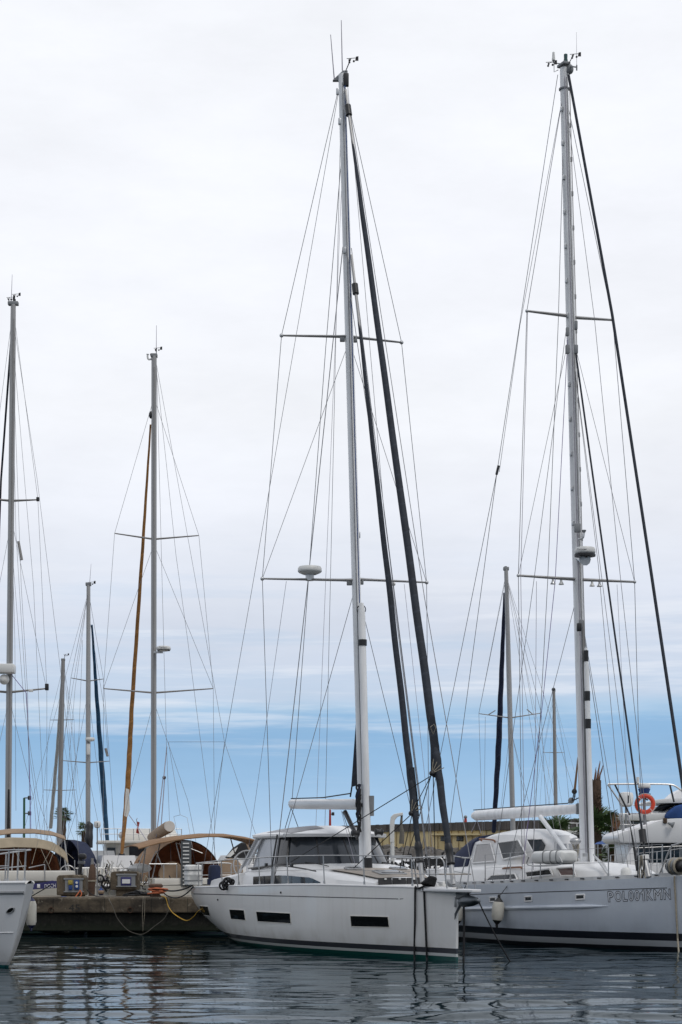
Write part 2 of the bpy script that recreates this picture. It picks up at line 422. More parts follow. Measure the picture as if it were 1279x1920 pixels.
M['rock']    = mat('rock_armour', (.115, .105, .095), .95, var=.5, scale=.7, bump=.8, bscale=3)
M['shed']    = mat('pale_render', (.36, .37, .37), .8, var=.1, scale=.6)
M['barrel']  = mat('brown_cover', (.10, .06, .04), .85, var=.3, scale=6, bump=.4)
# ------------------------------------------------------------------ water: one sheet to the horizon, real ripples in front
def build_water():
    rng = np.random.RandomState(5)
    def axis(a, b, st, far_lo, far_hi, g=1.22):
        fine = list(np.arange(a, b + 1e-6, st)); s = st; lo = []; x = a
        while x > far_lo: s *= g; x -= s; lo.append(x)
        hi = []; s = st; x = b
        while x < far_hi: s *= g; x += s; hi.append(x)
        return np.array(lo[::-1] + fine + hi)
    xs = axis(-9.5, 11, .075, -4000, 4000)
    ys = axis(18, 56, .075, -60, 9000)
    X, Y = np.meshgrid(xs, ys)
    Z = np.zeros_like(X)
    n = 64
    for i in range(n):
        lam = .36 * (3.2/.36) ** rng.rand()
        k = 2*math.pi/lam
        th = rng.normal(math.pi/2 + .12, .40)
        slope = .0074 * (lam/1.0) ** .05
        if lam < .7: slope *= .7
        Z += slope/k * np.sin(k*(np.cos(th)*X + np.sin(th)*Y) + rng.rand()*6.283)
    # patches of calmer and livelier water
    patch = .85 + .28*np.sin(X*.42 + 1.3 + .5*np.sin(Y*.21)) * np.sin(Y*.27 + .4 + .6*np.sin(X*.3))
    fade = np.clip((X + 11)/2, 0, 1)*np.clip((12.5 - X)/2, 0, 1)*np.clip((Y - 14)/3, 0, 1)*np.clip((60 - Y)/6, 0, 1)
    Z *= patch * fade
    me = bpy.data.meshes.new('water')
    ny, nx = X.shape
    co = np.stack([X, Y, Z], -1).reshape(-1, 3)
    idx = np.arange(nx*ny).reshape(ny, nx)
    q = np.stack([idx[:-1, :-1], idx[:-1, 1:], idx[1:, 1:], idx[1:, :-1]], -1).reshape(-1, 4)
    me.vertices.add(len(co)); me.vertices.foreach_set('co', co.astype(np.float32).ravel())
    me.loops.add(q.size); me.loops.foreach_set('vertex_index', q.astype(np.int32).ravel())
    me.polygons.add(len(q)); me.polygons.foreach_set('loop_start', np.arange(0, q.size, 4, dtype=np.int32))
    me.polygons.foreach_set('use_smooth', np.ones(len(q), dtype=bool))
    me.update(calc_edges=True)
    o = bpy.data.objects.new('water', me); COL.objects.link(o); o['kind'] = 'structure'
    m, t, b = newmat('harbour_water'); t.nodes.remove(b)
    nd, lk = t.nodes.new, t.links.new
    g = nd('ShaderNodeNewGeometry')
    mp = nd('ShaderNodeMapping'); mp.inputs['Scale'].default_value = (1, 1.3, 1); lk(g.outputs['Position'], mp.inputs[0])
    nz = nd('ShaderNodeTexNoise'); nz.inputs['Scale'].default_value = 3.6; nz.inputs['Detail'].default_value = 4; lk(mp.outputs[0], nz.inputs[0])
    bp = nd('ShaderNodeBump'); bp.inputs['Strength'].default_value = .04; bp.inputs['Distance'].default_value = .05; lk(nz.outputs[0], bp.inputs['Height'])
    fr = nd('ShaderNodeFresnel'); fr.inputs['IOR'].default_value = 1.33; lk(bp.outputs[0], fr.inputs['Normal'])
    # mirror share bent away from real Fresnel, to darken reflections in tilted ripples
    pw = nd('ShaderNodeMath'); pw.operation = 'POWER'; lk(fr.outputs[0], pw.inputs[0]); pw.inputs[1].default_value = 2.15
    fm = nd('ShaderNodeMath'); fm.operation = 'MULTIPLY'; lk(pw.outputs[0], fm.inputs[0]); fm.inputs[1].default_value = 1.45
    df = nd('ShaderNodeBsdfDiffuse'); df.inputs['Color'].default_value = (.003, .010, .0125, 1)
    gs = nd('ShaderNodeBsdfGlossy'); gs.inputs['Color'].default_value = (.88, .95, 1, 1); gs.inputs['Roughness'].default_value = .02; lk(bp.outputs[0], gs.inputs['Normal'])
    mx = nd('ShaderNodeMixShader'); fm.use_clamp = True; lk(fm.outputs[0], mx.inputs[0]); lk(df.outputs[0], mx.inputs[1]); lk(gs.outputs[0], mx.inputs[2])
    lk(mx.outputs[0], t.nodes['Material Output'].inputs['Surface'])
    me.materials.append(m)
build_water()

# ------------------------------------------------------------------ concrete quay
def concrete(name, base, dark, light, top_z):
    m, t, b = newmat(name); b.inputs['Roughness'].default_value = .92
    nd, lk = t.nodes.new, t.links.new
    g = nd('ShaderNodeNewGeometry')
    def nz(sc, st, d=7, r=.62):
        mp = nd('ShaderNodeMapping'); mp.inputs['Scale'].default_value = st; lk(g.outputs['Position'], mp.inputs[0])
        n = nd('ShaderNodeTexNoise'); n.inputs['Scale'].default_value = sc; n.inputs['Detail'].default_value = d; n.inputs['Roughness'].default_value = r
        lk(mp.outputs[0], n.inputs[0]); return n.outputs[0]
    a = nz(1.1, (1, 1, 1.6)); c = nz(2.2, (2.2, 2.2, .35)); d = nz(5, (1, 1, 1))
    r1 = nd('ShaderNodeValToRGB'); lk(a, r1.inputs[0])
    r1.color_ramp.elements[0].position = .36; r1.color_ramp.elements[0].color = (*dark, 1)
    r1.color_ramp.elements[1].position = .62; r1.color_ramp.elements[1].color = (*base, 1)
    r2 = nd('ShaderNodeMapRange'); lk(c, r2.inputs[0]); r2.inputs[1].default_value = .5; r2.inputs[2].default_value = .72; r2.inputs[4].default_value = .75
    mx = nd('ShaderNodeMixRGB'); lk(r2.outputs[0], mx.inputs[0]); lk(r1.outputs[0], mx.inputs[1]); mx.inputs[2].default_value = (*[x*.7 for x in dark], 1)
    r3 = nd('ShaderNodeMapRange'); lk(d, r3.inputs[0]); r3.inputs[1].default_value = .60; r3.inputs[2].default_value = .70; r3.inputs[4].default_value = .8
    m2 = nd('ShaderNodeMixRGB'); lk(r3.outputs[0], m2.inputs[0]); lk(mx.outputs[0], m2.inputs[1]); m2.inputs[2].default_value = (*light, 1)
    sp = nd('ShaderNodeSeparateXYZ'); lk(g.outputs['Position'], sp.inputs[0])     # weed up to the tide line
    zz = nd('ShaderNodeMath'); zz.operation = 'ADD'; lk(sp.outputs[2], zz.inputs[0])
    zn = nd('ShaderNodeMath'); zn.operation = 'MULTIPLY'; lk(c, zn.inputs[0]); zn.inputs[1].default_value = -.5; lk(zn.outputs[0], zz.inputs[1])
    zr_ = nd('ShaderNodeMapRange'); lk(zz.outputs[0], zr_.inputs[0]); zr_.inputs[1].default_value = .10; zr_.inputs[2].default_value = -.02
    m3 = nd('ShaderNodeMixRGB'); lk(zr_.outputs[0], m3.inputs[0]); lk(m2.outputs[0], m3.inputs[1]); m3.inputs[2].default_value = (.010, .014, .007, 1)
    lk(m3.outputs[0], b.inputs['Base Color'])
    bp = nd('ShaderNodeBump'); bp.inputs['Strength'].default_value = .7; bp.inputs['Distance'].default_value = .03
    lk(nz(9, (1, 1, 1), 8), bp.inputs['Height']); lk(bp.outputs[0], b.inputs['Normal'])
    return m
M['conc'] = concrete('stained_concrete', (.14, .11, .075), (.038, .03, .022), (.30, .26, .20), 1)
M['conclow'] = concrete('dark_concrete', (.042, .04, .03), (.012, .012, .01), (.085, .08, .06), 1)  # much darker tone for the lower beam, piers and joints
M['conctop'] = concrete('worn_concrete_top', (.27, .23, .18), (.13, .11, .085), (.38, .33, .27), 1)
QD = 53.2; QTOP = 1.07
quay = thing('quay', 'stained concrete quay', 'quay'); del quay['category']; del quay['label']; quay['kind'] = 'structure'
bm_ = MB(); bm_.box((-12.6, QD + 1.3, .83), (28.8, 2.6, .42)); bm_.build('edge_beam', M['conc'], quay, smooth=False, bevel=.04)
bm_ = MB(); bm_.box((-12.6, QD + 1.3, 1.055), (28.7, 2.52, .03)); bm_.build('paving', M['conctop'], quay, smooth=False)
bm_ = MB(); bm_.box((-12.6, QD + 1.35, .36), (28.6, 2.3, .515)); bm_.build('lower_beam', M['conclow'], quay, smooth=False, bevel=.03)
for px0, px1, m_ in ((205, 330, 'conclow'), (-180, -40, 'conclow'), (520, 640, 'conclow')):
    x0, x1 = (px0 - CX)*QD/F, (px1 - CX)*QD/F
    MB().box(((x0 + x1)/2, QD + 1.5, -.75), (x1 - x0, 2.0, 1.7)).build('pier', M[m_], quay, smooth=False, bevel=.05)
x0, x1 = (147 - CX)*QD/F, (204 - CX)*QD/F
MB().box(((x0 + x1)/2, QD + 2.3, -.75), (x1 - x0, 1.0, 1.7)).build('pier', M['conclow'], quay, smooth=False, bevel=.05)

def text_mesh(s, size, outline=0.0, ext=0.0, offset=0.0):
    cu = bpy.data.curves.new('lettering', 'FONT'); cu.body = s; cu.size = size
    cu.align_x = 'LEFT'
    if outline:
        cu.fill_mode = 'NONE'; cu.bevel_depth = outline; cu.bevel_resolution = 0
    cu.extrude = ext; cu.offset = offset
    o = bpy.data.objects.new('lettering', cu); COL.objects.link(o)
    bpy.context.view_layer.update()
    dg = bpy.context.evaluated_depsgraph_get()
    me = bpy.data.meshes.new_from_object(o.evaluated_get(dg))
    vs = [v.co.copy() for v in me.vertices]; fs = [tuple(p.vertices) for p in me.polygons]
    bpy.data.objects.remove(o); bpy.data.curves.remove(cu); bpy.data.meshes.remove(me)
    return vs, fs
def lettering(name, s, o, ux, uz, height, width, m, parent, outline=0.0, ext=.003):
    """flat text with lower-left corner o, along ux, up uz; fitted to the given cap height and width"""
    vs, fs = text_mesh(s, 1.0, outline, ext)
    x0 = min(v.x for v in vs); x1 = max(v.x for v in vs); y0 = min(v.y for v in vs); y1 = max(v.y for v in vs)
    o = Vector(o); ux = Vector(ux).normalized(); uz = Vector(uz).normalized(); nn = ux.cross(uz)
    q = [o + ux*((v.x - x0)/(x1 - x0)*width) + uz*((v.y - y0)/(y1 - y0)*height) + nn*v.z for v in vs]
    return MB().add(q, fs).build(name, m, parent, smooth=False)
for px in (-30, 100, 196, 284, 352):
    x_ = (px - CX)*QD/F
    MB().box((x_, QD + .006, .83), (.014, .02, .40)).build('joint', M['conclow'], quay, smooth=False)
for px in (96, 244):
    c_ = P(px, 1702, QD - .04); rg_ = MB().torus(c_ - Vector((0, 0, .07)), .075, .012, (0, 1, .15), n=18, m=6); rg_.box(c_ + Vector((0, .02, 0)), (.06, .05, .06))
    rg_.build('mooring_ring', mat('rusted_iron', (.07, .035, .02), .9, var=.4, scale=12), quay)
a_ = P(129, 1709, QD - .002); b_ = P(150, 1709, QD)
lettering('number', '45', a_, (1, 0, 0), (0, 0, 1), .20, (b_ - a_).length, M['stone45'], quay)

# ------------------------------------------------------------------ far shore
def shore():
    D0 = 64.0
    pts = [(9.0, 63), (14, 60.5), (90, 60), (260, 150), (60, 215), (-2.5, 203), (2.0, 172), (12, 150), (26, 150), (26, 92), (11, 78)]
    top = [Vector((x, y, .9)) for x, y in pts]
    m = MB(); m.plate(top, (0, 0, -3.0))
    o = m.build('ground', mat('bare_ground', (.22, .19, .15), .95, var=.3, scale=.5), None, smooth=False); o['kind'] = 'structure'
shore()

# breakwater: yellow painted wall under a boarded parapet
bw = thing('breakwater_wall', 'long yellow breakwater wall under a dark boarded parapet beyond the marina', 'wall', (0, 190, 0))
wl, wr = 201.0, 168.0
def wpt(px, y, dd=0.0):
    t = (px - 598)/(1062 - 598); D = 1/((1-t)/wl + t/wr)
    return P(px, y, D + dd)
def wtop(px): return 1549.5 + (px - 598)/(1062 - 598)*(1536 - 1549.5)
def wmid(px): return 1560.5 + (px - 598)/(1062 - 598)*(1554.5 - 1560.5)
mu, ml = MB(), MB()
def slab(m, pa, pb, ya, yb, yya, yyb, front, th):
    a = wpt(pa, ya, -front); b = wpt(pb, yb, -front); c = wpt(pb, yyb, -front); d = wpt(pa, yya, -front)
    m.plate([a, b, c, d], (0, th, 0))
EXT = 1130
m_ = MB(); slab(m_, 598, EXT, wmid(598) + .4, wmid(EXT) + .4, 1612, 1612, 0, 3)
ymat, t_, b_n = newmat('yellow_painted_wall'); b_n.inputs['Roughness'].default_value = .85
ge = t_.nodes.new('ShaderNodeNewGeometry'); mp = t_.nodes.new('ShaderNodeMapping'); mp.inputs['Scale'].default_value = (.9, .05, .25); t_.links.new(ge.outputs['Position'], mp.inputs[0])
nz = t_.nodes.new('ShaderNodeTexNoise'); nz.inputs['Scale'].default_value = 1.1; nz.inputs['Detail'].default_value = 6; t_.links.new(mp.outputs[0], nz.inputs[0])
rp = t_.nodes.new('ShaderNodeValToRGB'); t_.links.new(nz.outputs[0], rp.inputs[0])
rp.color_ramp.elements[0].position = .3; rp.color_ramp.elements[0].color = (.64, .50, .25, 1)
rp.color_ramp.elements[1].position = .65; rp.color_ramp.elements[1].color = (.80, .65, .36, 1)
t_.links.new(rp.outputs[0], b_n.inputs['Base Color'])
m_.build('wall', ymat, bw, smooth=False)
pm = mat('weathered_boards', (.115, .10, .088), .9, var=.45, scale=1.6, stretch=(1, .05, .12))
m_ = MB(); rng_ = random.Random(3); p_ = 598.0
while p_ < EXT:
    p2 = min(EXT, p_ + rng_.uniform(4.5, 7.5)); dy = rng_.uniform(-.35, .35)
    slab(m_, p_, p2 - .35, wtop(p_) + dy, wtop(p2) + dy, wmid(p_), wmid(p2), .35 + rng_.uniform(0, .12), 1.2); p_ = p2
m_.build('parapet', pm, bw, smooth=False)
m_ = MB(); slab(m_, 598, EXT, wtop(598) + 1.2, wtop(EXT) + 1.2, wmid(598) - .3, wmid(EXT) - .3, .1, 1.0); m_.build('parapet_core', mat('dark_core_timber', (.05, .045, .04), .9), bw, smooth=False)  # darker backing that shows between the boards
m_ = MB()
for px in range(612, EXT, 13): slab(m_, px, px + .7, wmid(px) + 1, wmid(px) + 1, 1592, 1592, .12, .2)
m_.build('joints', mat('wall_joint', (.5, .37, .18), .9), bw, smooth=False)
for a, b in ((826, 838), (856, 869)):
    m_ = MB(); slab(m_, a, b, 1568, 1568, 1577, 1577, .06, .2); wn = m_.build('window', M['black'], bw, smooth=False)
    m_ = MB()
    for k in range(1, 4): x = a + (b - a)*k/4; slab(m_, x, x + .5, 1568, 1568, 1577, 1577, .25, .15)
    for k in (1, 2): slab(m_, a, b, 1568 + 3*k, 1568 + 3*k, 1568.5 + 3*k, 1568.5 + 3*k, .25, .15)
    m_.build('grille', M['greyp'], wn, smooth=False)
m_ = MB(); slab(m_, 810, 900, 1563, 1563, 1566, 1566, .8, .9); m_.build('ledge', ymat, bw, smooth=False)

# rocks at the foot of the wall
def rocks():
    rg = random.Random(11); m = MB()
    for i in range(1300):
        px = rg.uniform(594, 1080); t = rg.random()
        D = rg.uniform(150, 184) - (px - 600)*.02
        zt = .9 + (D - 150)/34*2.9
        r = rg.uniform(.35, .85)
        c = Vector(((px - CX)*D/F, D, zt*rg.uniform(.82, 1.0) - .1))
        vs = []; b = bmesh.new(); bmesh.ops.create_icosphere(b, subdivisions=1, radius=1)
        rot = Matrix.Rotation(rg.uniform(0, 6.28), 3, 'Z') @ Matrix.Rotation(rg.uniform(-.6, .6), 3, 'X')
        sc = Vector((r*rg.uniform(.8, 1.3), r*rg.uniform(.7, 1.2), r*rg.uniform(.5, .85)))
        for v in b.verts:
            k = rg.uniform(.78, 1.15); vs.append(c + rot @ Vector((v.co.x*sc.x*k, v.co.y*sc.y*k, v.co.z*sc.z*k)))
        m.add(vs, [tuple(v.index for v in f.verts) for f in b.faces]); b.free()
    o = m.build('rocks', M['rock'], None, smooth=False); o['kind'] = 'stuff'
    o['label'] = 'grey boulders of rock armour below the yellow wall'; o['category'] = 'rocks'
rocks()
# ------------------------------------------------------------------ hulls
class Hull:
    def __init__(self, fr, f0, f1, B, zd, dep, p, q, rake=0.0, rake_len=3.0, rexp=1.0, nst=44, nv=22, stern_rake=0.0):
        self.fr, self.f0, self.f1 = fr, f0, f1
        self.B, self.zd, self.dep, self.p, self.q = B, zd, dep, p, q
        self.rake, self.rl, self.sr, self.rexp = rake, rake_len, stern_rake, rexp
        self.nst, self.nv = nst, nv
    def loc(self, f, v, side=1):
        z1 = self.zd(f); d = self.dep(f); z = z1 - v*(z1 + d)
        wd = self.B(f) * max(0.0, 1 - max(v, 0)**self.p(f)) ** (1/self.q(f))
        ff = f
        if self.rake:
            k = max(0, (f - (self.f1 - self.rl))/self.rl); ff += self.rake*(max(0, z)/self.zd(self.f1))**self.rexp*k*k
        if self.sr:
            k = max(0, ((self.f0 + 1.5) - f)/1.5); ff -= self.sr*(z/self.zd(self.f0))*k*k
        return ff, side*wd, z
    def pt(self, f, v, side=1): return self.fr.at(*self.loc(f, v, side))
    def normal(self, f, v, side=1):
        e = .01
        a = self.pt(min(f + e, self.f1), v, side) - self.pt(f - e, v, side); b = self.pt(f, v + e, side) - self.pt(f, max(0, v - e), side)
        n = a.cross(b).normalized()
        if n.dot(self.fr.stb()*side) < 0: n = -n
        return n
    def grid(self):
        if not hasattr(self, '_g'):
            self._g = []
            for i in range(141):
                f = self.f0 + (self.f1 - self.f0)*i/140
                for j in range(41):
                    v = .95*j/40; self._g.append((f, v, *proj(self.pt(f, v))))
            self._g = np.array(self._g)
        return self._g
    def on(self, px, py, off=.004):
        g = self.grid(); i = int(np.argmin((g[:, 2] - px)**2 + (g[:, 3] - py)**2)); f, v = g[i, 0], g[i, 1]
        for _ in range(6):
            a = proj(self.pt(f, v)); e = 1e-3
            b = proj(self.pt(f + e, v)); c = proj(self.pt(f, v + e))
            J = np.array([[(b[0]-a[0])/e, (c[0]-a[0])/e], [(b[1]-a[1])/e, (c[1]-a[1])/e]])
            try: d = np.linalg.solve(J, [px - a[0], py - a[1]])
            except Exception: break
            f = min(max(f + d[0], self.f0), self.f1 - .002); v = min(max(v + d[1], 0.0), .97)
        return self.pt(f, v) + self.normal(f, v)*off
    def mesh(self, name, m, parent):
        fs = [self.f0 + (self.f1 - self.f0)*(1 - (1 - i/self.nst)**1.35) for i in range(self.nst + 1)]
        vs = [1 - (1 - j/self.nv)**1.5 for j in range(self.nv + 1)]
        rings = []
        for f in fs:
            st = [self.pt(f, v, 1) for v in vs]; po = [self.pt(f, v, -1) for v in vs]
            rings.append(st + po[::-1][1:])
        mb = MB(); mb.loft(rings, closed=False)
        n = len(rings[0]); mb.f.append(tuple(range(n)))
        mb.f.append(tuple(len(mb.v) - n + j for j in range(n)))
        return mb.build(name, m, parent)
    def deck(self, name, m, parent, camber=.07, drop=.004, n=8):
        rings = []
        for i in range(self.nst + 1):
            f = self.f0 + (self.f1 - self.f0)*i/self.nst
            ff, b, z = self.loc(f, 0)
            rings.append([self.fr.at(ff, b*(1 - 2*j/n), z - drop + camber*(1 - (1 - 2*j/n)**2)) for j in range(n + 1)])
        return MB().loft(rings, closed=False).build(name, m, parent)
    def edge(self, fa, fb, n, inset=0.0, up=0.0, side=1):
        r = []
        for i in range(n + 1):
            f = fa + (fb - fa)*i/n; ff, b, z = self.loc(f, 0, side)
            r.append(self.fr.at(ff, side*max(abs(b) - inset, 0), z + up))
        return r
    def patch(self, corners, off=.004, n=10, m=4):
        """sheet lying on the hull between four photo points tl, tr, br, bl"""
        tl, tr, br, bl = [Vector((*c, 0)) for c in corners]
        rings = []
        for j in range(m + 1):
            a = tl.lerp(bl, j/m); b = tr.lerp(br, j/m)
            rings.append([self.on(*(a.lerp(b, i/n)).to_2d(), off) for i in range(n + 1)])
        return MB().loft(rings, closed=False)
    def window(self, parent, corners, glass, frame=None, fw=1.2):
        g = self.patch(corners, -.012).build('hull_window', glass, parent)
        if frame:
            c = [Vector(x) for x in corners]
            loop = []
            for i in range(4):
                for k in range(8): loop.append(c[i].lerp(c[(i+1) % 4], k/8))
            loop.append(loop[0]); pts = [self.on(q.x, q.y, .002) for q in loop]
            MB().tube(pts, .012, 6).build('frame', frame, g)
        return g
# the hull behind a window is cut visually by setting the pane proud of the plating
def pane(h, parent, corners, glass, frame=None, name='hull_window', off=.006, fr=.012):
    g = h.patch(corners, off).build(name, glass, parent)
    if frame:
        c = [Vector(x) for x in corners]; loop = []
        for i in range(4):
            for k in range(8): loop.append(c[i].lerp(c[(i+1) % 4], k/8))
        loop.append(loop[0]); MB().tube([h.on(q.x, q.y, .004) for q in loop], fr, 6).build('window_frame', frame, g)
    return g
def ellip_tube(pts, axes, ra, rb, n=20):
    """tube of elliptical section; axes = (dir_a, dir_b), ra/rb per point or scalar"""
    ra = [ra]*len(pts) if isinstance(ra, (int, float)) else ra; rb = [rb]*len(pts) if isinstance(rb, (int, float)) else rb
    rings = [[Vector(p) + axes[0]*(a*math.cos(2*math.pi*j/n)) + axes[1]*(b*math.sin(2*math.pi*j/n)) for j in range(n)] for p, a, b in zip(pts, ra, rb)]
    return MB().loft(rings, True, True)
def furled(pts, rs, n=14, twist=9, amp=.055, seed=1):
    """rolled sail: a lumpy tube with a spiral ridge"""
    rg = random.Random(seed); ph = rg.random()*6
    K = 90; tot = []; base = []
    for i in range(K + 1):
        t = i/K*(len(pts) - 1); a = min(int(t), len(pts) - 2); k = t - a
        base.append(Vector(pts[a]).lerp(Vector(pts[a+1]), k)); tot.append(rs[a]*(1-k) + rs[a+1]*k)
    tn = (base[-1] - base[0]).normalized(); x = tn.orthogonal().normalized(); y = tn.cross(x); rings = []
    for i in range(K + 1):
        r = tot[i]*(1 + rg.uniform(-.012, .012)); w_ = tot[i]*.02
        o = base[i] + x*(w_*math.sin(i*.7 + ph)) + y*(w_*math.cos(i*.45))
        rings.append([o + x*(math.cos(2*math.pi*j/n)*r*(1 + amp*math.sin(2*math.pi*j/n + i/K*twist*6.28))) +
                      y*(math.sin(2*math.pi*j/n)*r*(1 + amp*math.sin(2*math.pi*j/n + i/K*twist*6.28))) for j in range(n)])
    return MB().loft(rings, True, True)
def radome(parent, c, r, h, label=None, txt=None, name='radar_dome', face=(0, -1, 0)):
    c = Vector(c)
    prof = [(0, 0), (r*.55, 0), (r*.9, h*.22), (r*.985, h*.34), (r, h*.45), (r*.985, h*.72), (r*.9, h*.92), (r*.6, h), (0, h*1.02)]
    o = MB().lathe(prof, c, n=28).build(name, M['plast'], parent)
    return o
def mast_top_vane(parent, base, tip, m=None):
    """wind vane arm with cups"""
    m = m or M['black']; base, tip = Vector(base), Vector(tip)
    mb = MB().tube([base, tip], .012, 6)
    mb.tube([tip - Vector((.10, 0, 0)), tip + Vector((.16, 0, .02))], .008, 5)
    mb.plate([tip + Vector((.10, 0, -.05)), tip + Vector((.18, 0, -.05)), tip + Vector((.18, 0, .06)), tip + Vector((.12, 0, .05))], (0, .006, 0))
    for a in (0, 2.1, 4.2): mb.ball(tip + Vector((math.cos(a)*.07, math.sin(a)*.07, -.06)), .028, n=7, m=5)
    return mb.build('wind_vane', m, parent)
def stanchion(parent, foot, h, lean=(0, 0, 0), r=.014):
    foot = Vector(foot); top = foot + Vector((0, 0, h)) + Vector(lean)
    mb = MB().tube([foot, top], r, 7); mb.tube([foot - Vector((0, 0, .01)), foot + (top - foot)*.14], r*1.7, 7)
    return mb.build('stanchion', M['steel'], parent)
def fender(label, top, length, r, body, ends, rope_to, group=None, tilt=(0, 0, 0), collar=.2):
    top = Vector(top); ax = (Vector((0, 0, -1)) + Vector(tilt)).normalized()
    root = thing('fender', label, 'fender', top, group)
    prof = [(r*.12, 0), (r*.3, r*.25), (r*.8, r*.85), (r, r*1.5), (r, length - r*1.5), (r*.8, length - r*.85), (r*.3, length - r*.25), (r*.12, length)]
    MB().lathe(prof[2:6], top, ax, 18).build('body', body, root)
    for sgn in (0, 1):
        pr = prof[:3] if sgn == 0 else prof[5:]
        mb = MB().lathe(pr, top, ax, 18)
        c = top + ax*(0.0 if sgn == 0 else length)
        mb.torus(c, r*.28, r*.12, (1, .4, 0), n=12, m=6)
        mb.build('end_cap', ends, root)
    wire(root, 'lanyard', [top, Vector(rope_to)], .010, M['rope'])
    return root
def mooring(label, pts, r, m, name='mooring_line', group=None):
    pts = [Vector(p) for p in pts]
    o = MB().tube(pts, r, 8).build(name, m, None, loc=tuple(pts[0]))
    tag(o, label, 'mooring line' if name == 'mooring_line' else name.replace('_', ' '), group); return o
# ------------------------------------------------------------------ the white sloop in the middle
FC = Frame(2.38, 38.7, 70.5)
def C(a, b, z): return FC.at(-a, b, z)
def S_(tab, sg=1):
    xs = [t[0] for t in tab]; ys = [t[1] for t in tab]
    return spl(xs, ys)
hc = Hull(FC, -13.76, 0,
          S_([(-13.76, 1.97), (-11.5, 2.15), (-9, 2.2), (-7, 2.1), (-5.5, 1.88), (-4, 1.5), (-3, 1.18), (-2, .8), (-1, .4), (-.5, .2), (0, .03)]),
          S_([(-13.76, 1.355), (-11, 1.40), (-8.5, 1.45), (-4, 1.52), (-2, 1.505), (0, 1.475)]),
          S_([(-13.76, .20), (-12, .32), (-9, .5), (-4, .6), (-1, .5), (0, .4)]),
          S_([(-13.76, 1.8), (-11.5, 2.9), (-9, 4.6), (-6, 5), (-3, 4.2), (0, 3)]),
          S_([(-13.76, 1.4), (-11, 1.6), (-8, 2), (-4, 1.9), (0, 1.5)]))
yc = thing('sailing_yacht', 'large white sloop with black hull windows and two charcoal furled headsails', 'sailing yacht', C(7, 0, 0))
whitehull = hull_mat('white_hull_paint', (.86, .85, .825),
                     [(.08, (.006, .075, .062)), (.15, (.60, .62, .60)), (.26, (.035, .037, .045))], .3, dirt=.12, streak=(.44, .38, .28), coat=.5)
hc.mesh('hull', whitehull, yc)
hc.deck('deck', M['deck'], yc, .05)
for sd in (1, -1):
    MB().tube(hc.edge(-13.7, -.1, 60, .02, .012, sd), .028, 8).build('toe_rail', M['gel'], yc)
# hull side windows with pale frames
for c in (((374.5, 1698), (390.5, 1699.5), (394.5, 1717.5), (379, 1715.5)),
          ((430, 1705), (458, 1706.5), (461, 1726), (433.5, 1723.5)),
          ((480.5, 1709), (544.5, 1712.5), (546, 1732), (483.5, 1728)),
          ((657, 1717), (728, 1719), (730.5, 1739), (659, 1737.5))):
    pane(hc, yc, c, M['glass'], M['gelwarm'], fr=.009)
# sheer stripe
hc.patch(((363, 1675.2), (747, 1684.8), (747, 1686.2), (363, 1676.8)), .003, 60, 1).build('sheer_stripe', M['ink'], yc)
hc.patch(((750, 1684.9), (757, 1684.6), (756, 1685.6), (750, 1686.4)), .003, 4, 1).build('sheer_stripe', M['ink'], yc)
for q in ((527, 1673.5), (409, 1687)):
    MB().ball(hc.on(q[0], q[1], 0), .028, n=8, m=6).build('skin_fitting', M['black'], yc)
# stem plate
MB().box(C(-.01, .035, 1.22), (.05, .06, .20), (FC.fwd(), FC.stb(), Vector((0, 0, 1)))).build('stem_plate', M['steel'], yc, bevel=.008)

# coachroof
c_w = spl([2.85, 3.3, 4, 5, 7, 10.2], [.72, .86, 1.08, 1.36, 1.56, 1.55])
c_h = spl([2.85, 4, 5.5, 6.5, 7.5, 10.2], [.12, .24, .37, .47, .51, .48])
def dk(a): return hc.zd(-a) + .02
rings = []
for i in range(36):
    a = 2.85 + (10.3 - 2.85)*i/35; c, h, z = c_w(a), c_h(a), dk(a)
    half = [(c + .03, -.02), (c + .015, h*.42), (c - .07, h*.72), (c - .2, h*.9), (c - .42, h + .0), (c*.35, h + .035)]
    rings.append([C(a, s, z + y) for s, y in half] + [C(a, 0, z + h + .045)] + [C(a, -s, z + y) for s, y in half[::-1]])
MB().loft(rings, closed=False, cap=True).build('coachroof', M['gel'], yc)
# long smoked windows low on the coachroof side
for sd in (1, -1):
    r = []
    for i in range(25):
        a = 4.75 + (9.2 - 4.75)*i/24; c, h, z = c_w(a), c_h(a), dk(a)
        k = min(1, (i + .6)/3)
        r.append([C(a, sd*(c + .03), z + .03), C(a, sd*(c + .026), z + .03 + (h*.46 - .03)*k)])
    cw_ = MB().loft(r, closed=False).build('coachroof_window', M['smoke'], yc)
    for a in (5.5, 6.4, 7.3, 8.2):
        c, h, z = c_w(a), c_h(a), dk(a); MB().tube([C(a, sd*(c + .036), z + .03), C(a + .06, sd*(c + .03), z + h*.46)], .012, 5).build('mullion', M['black'], cw_)
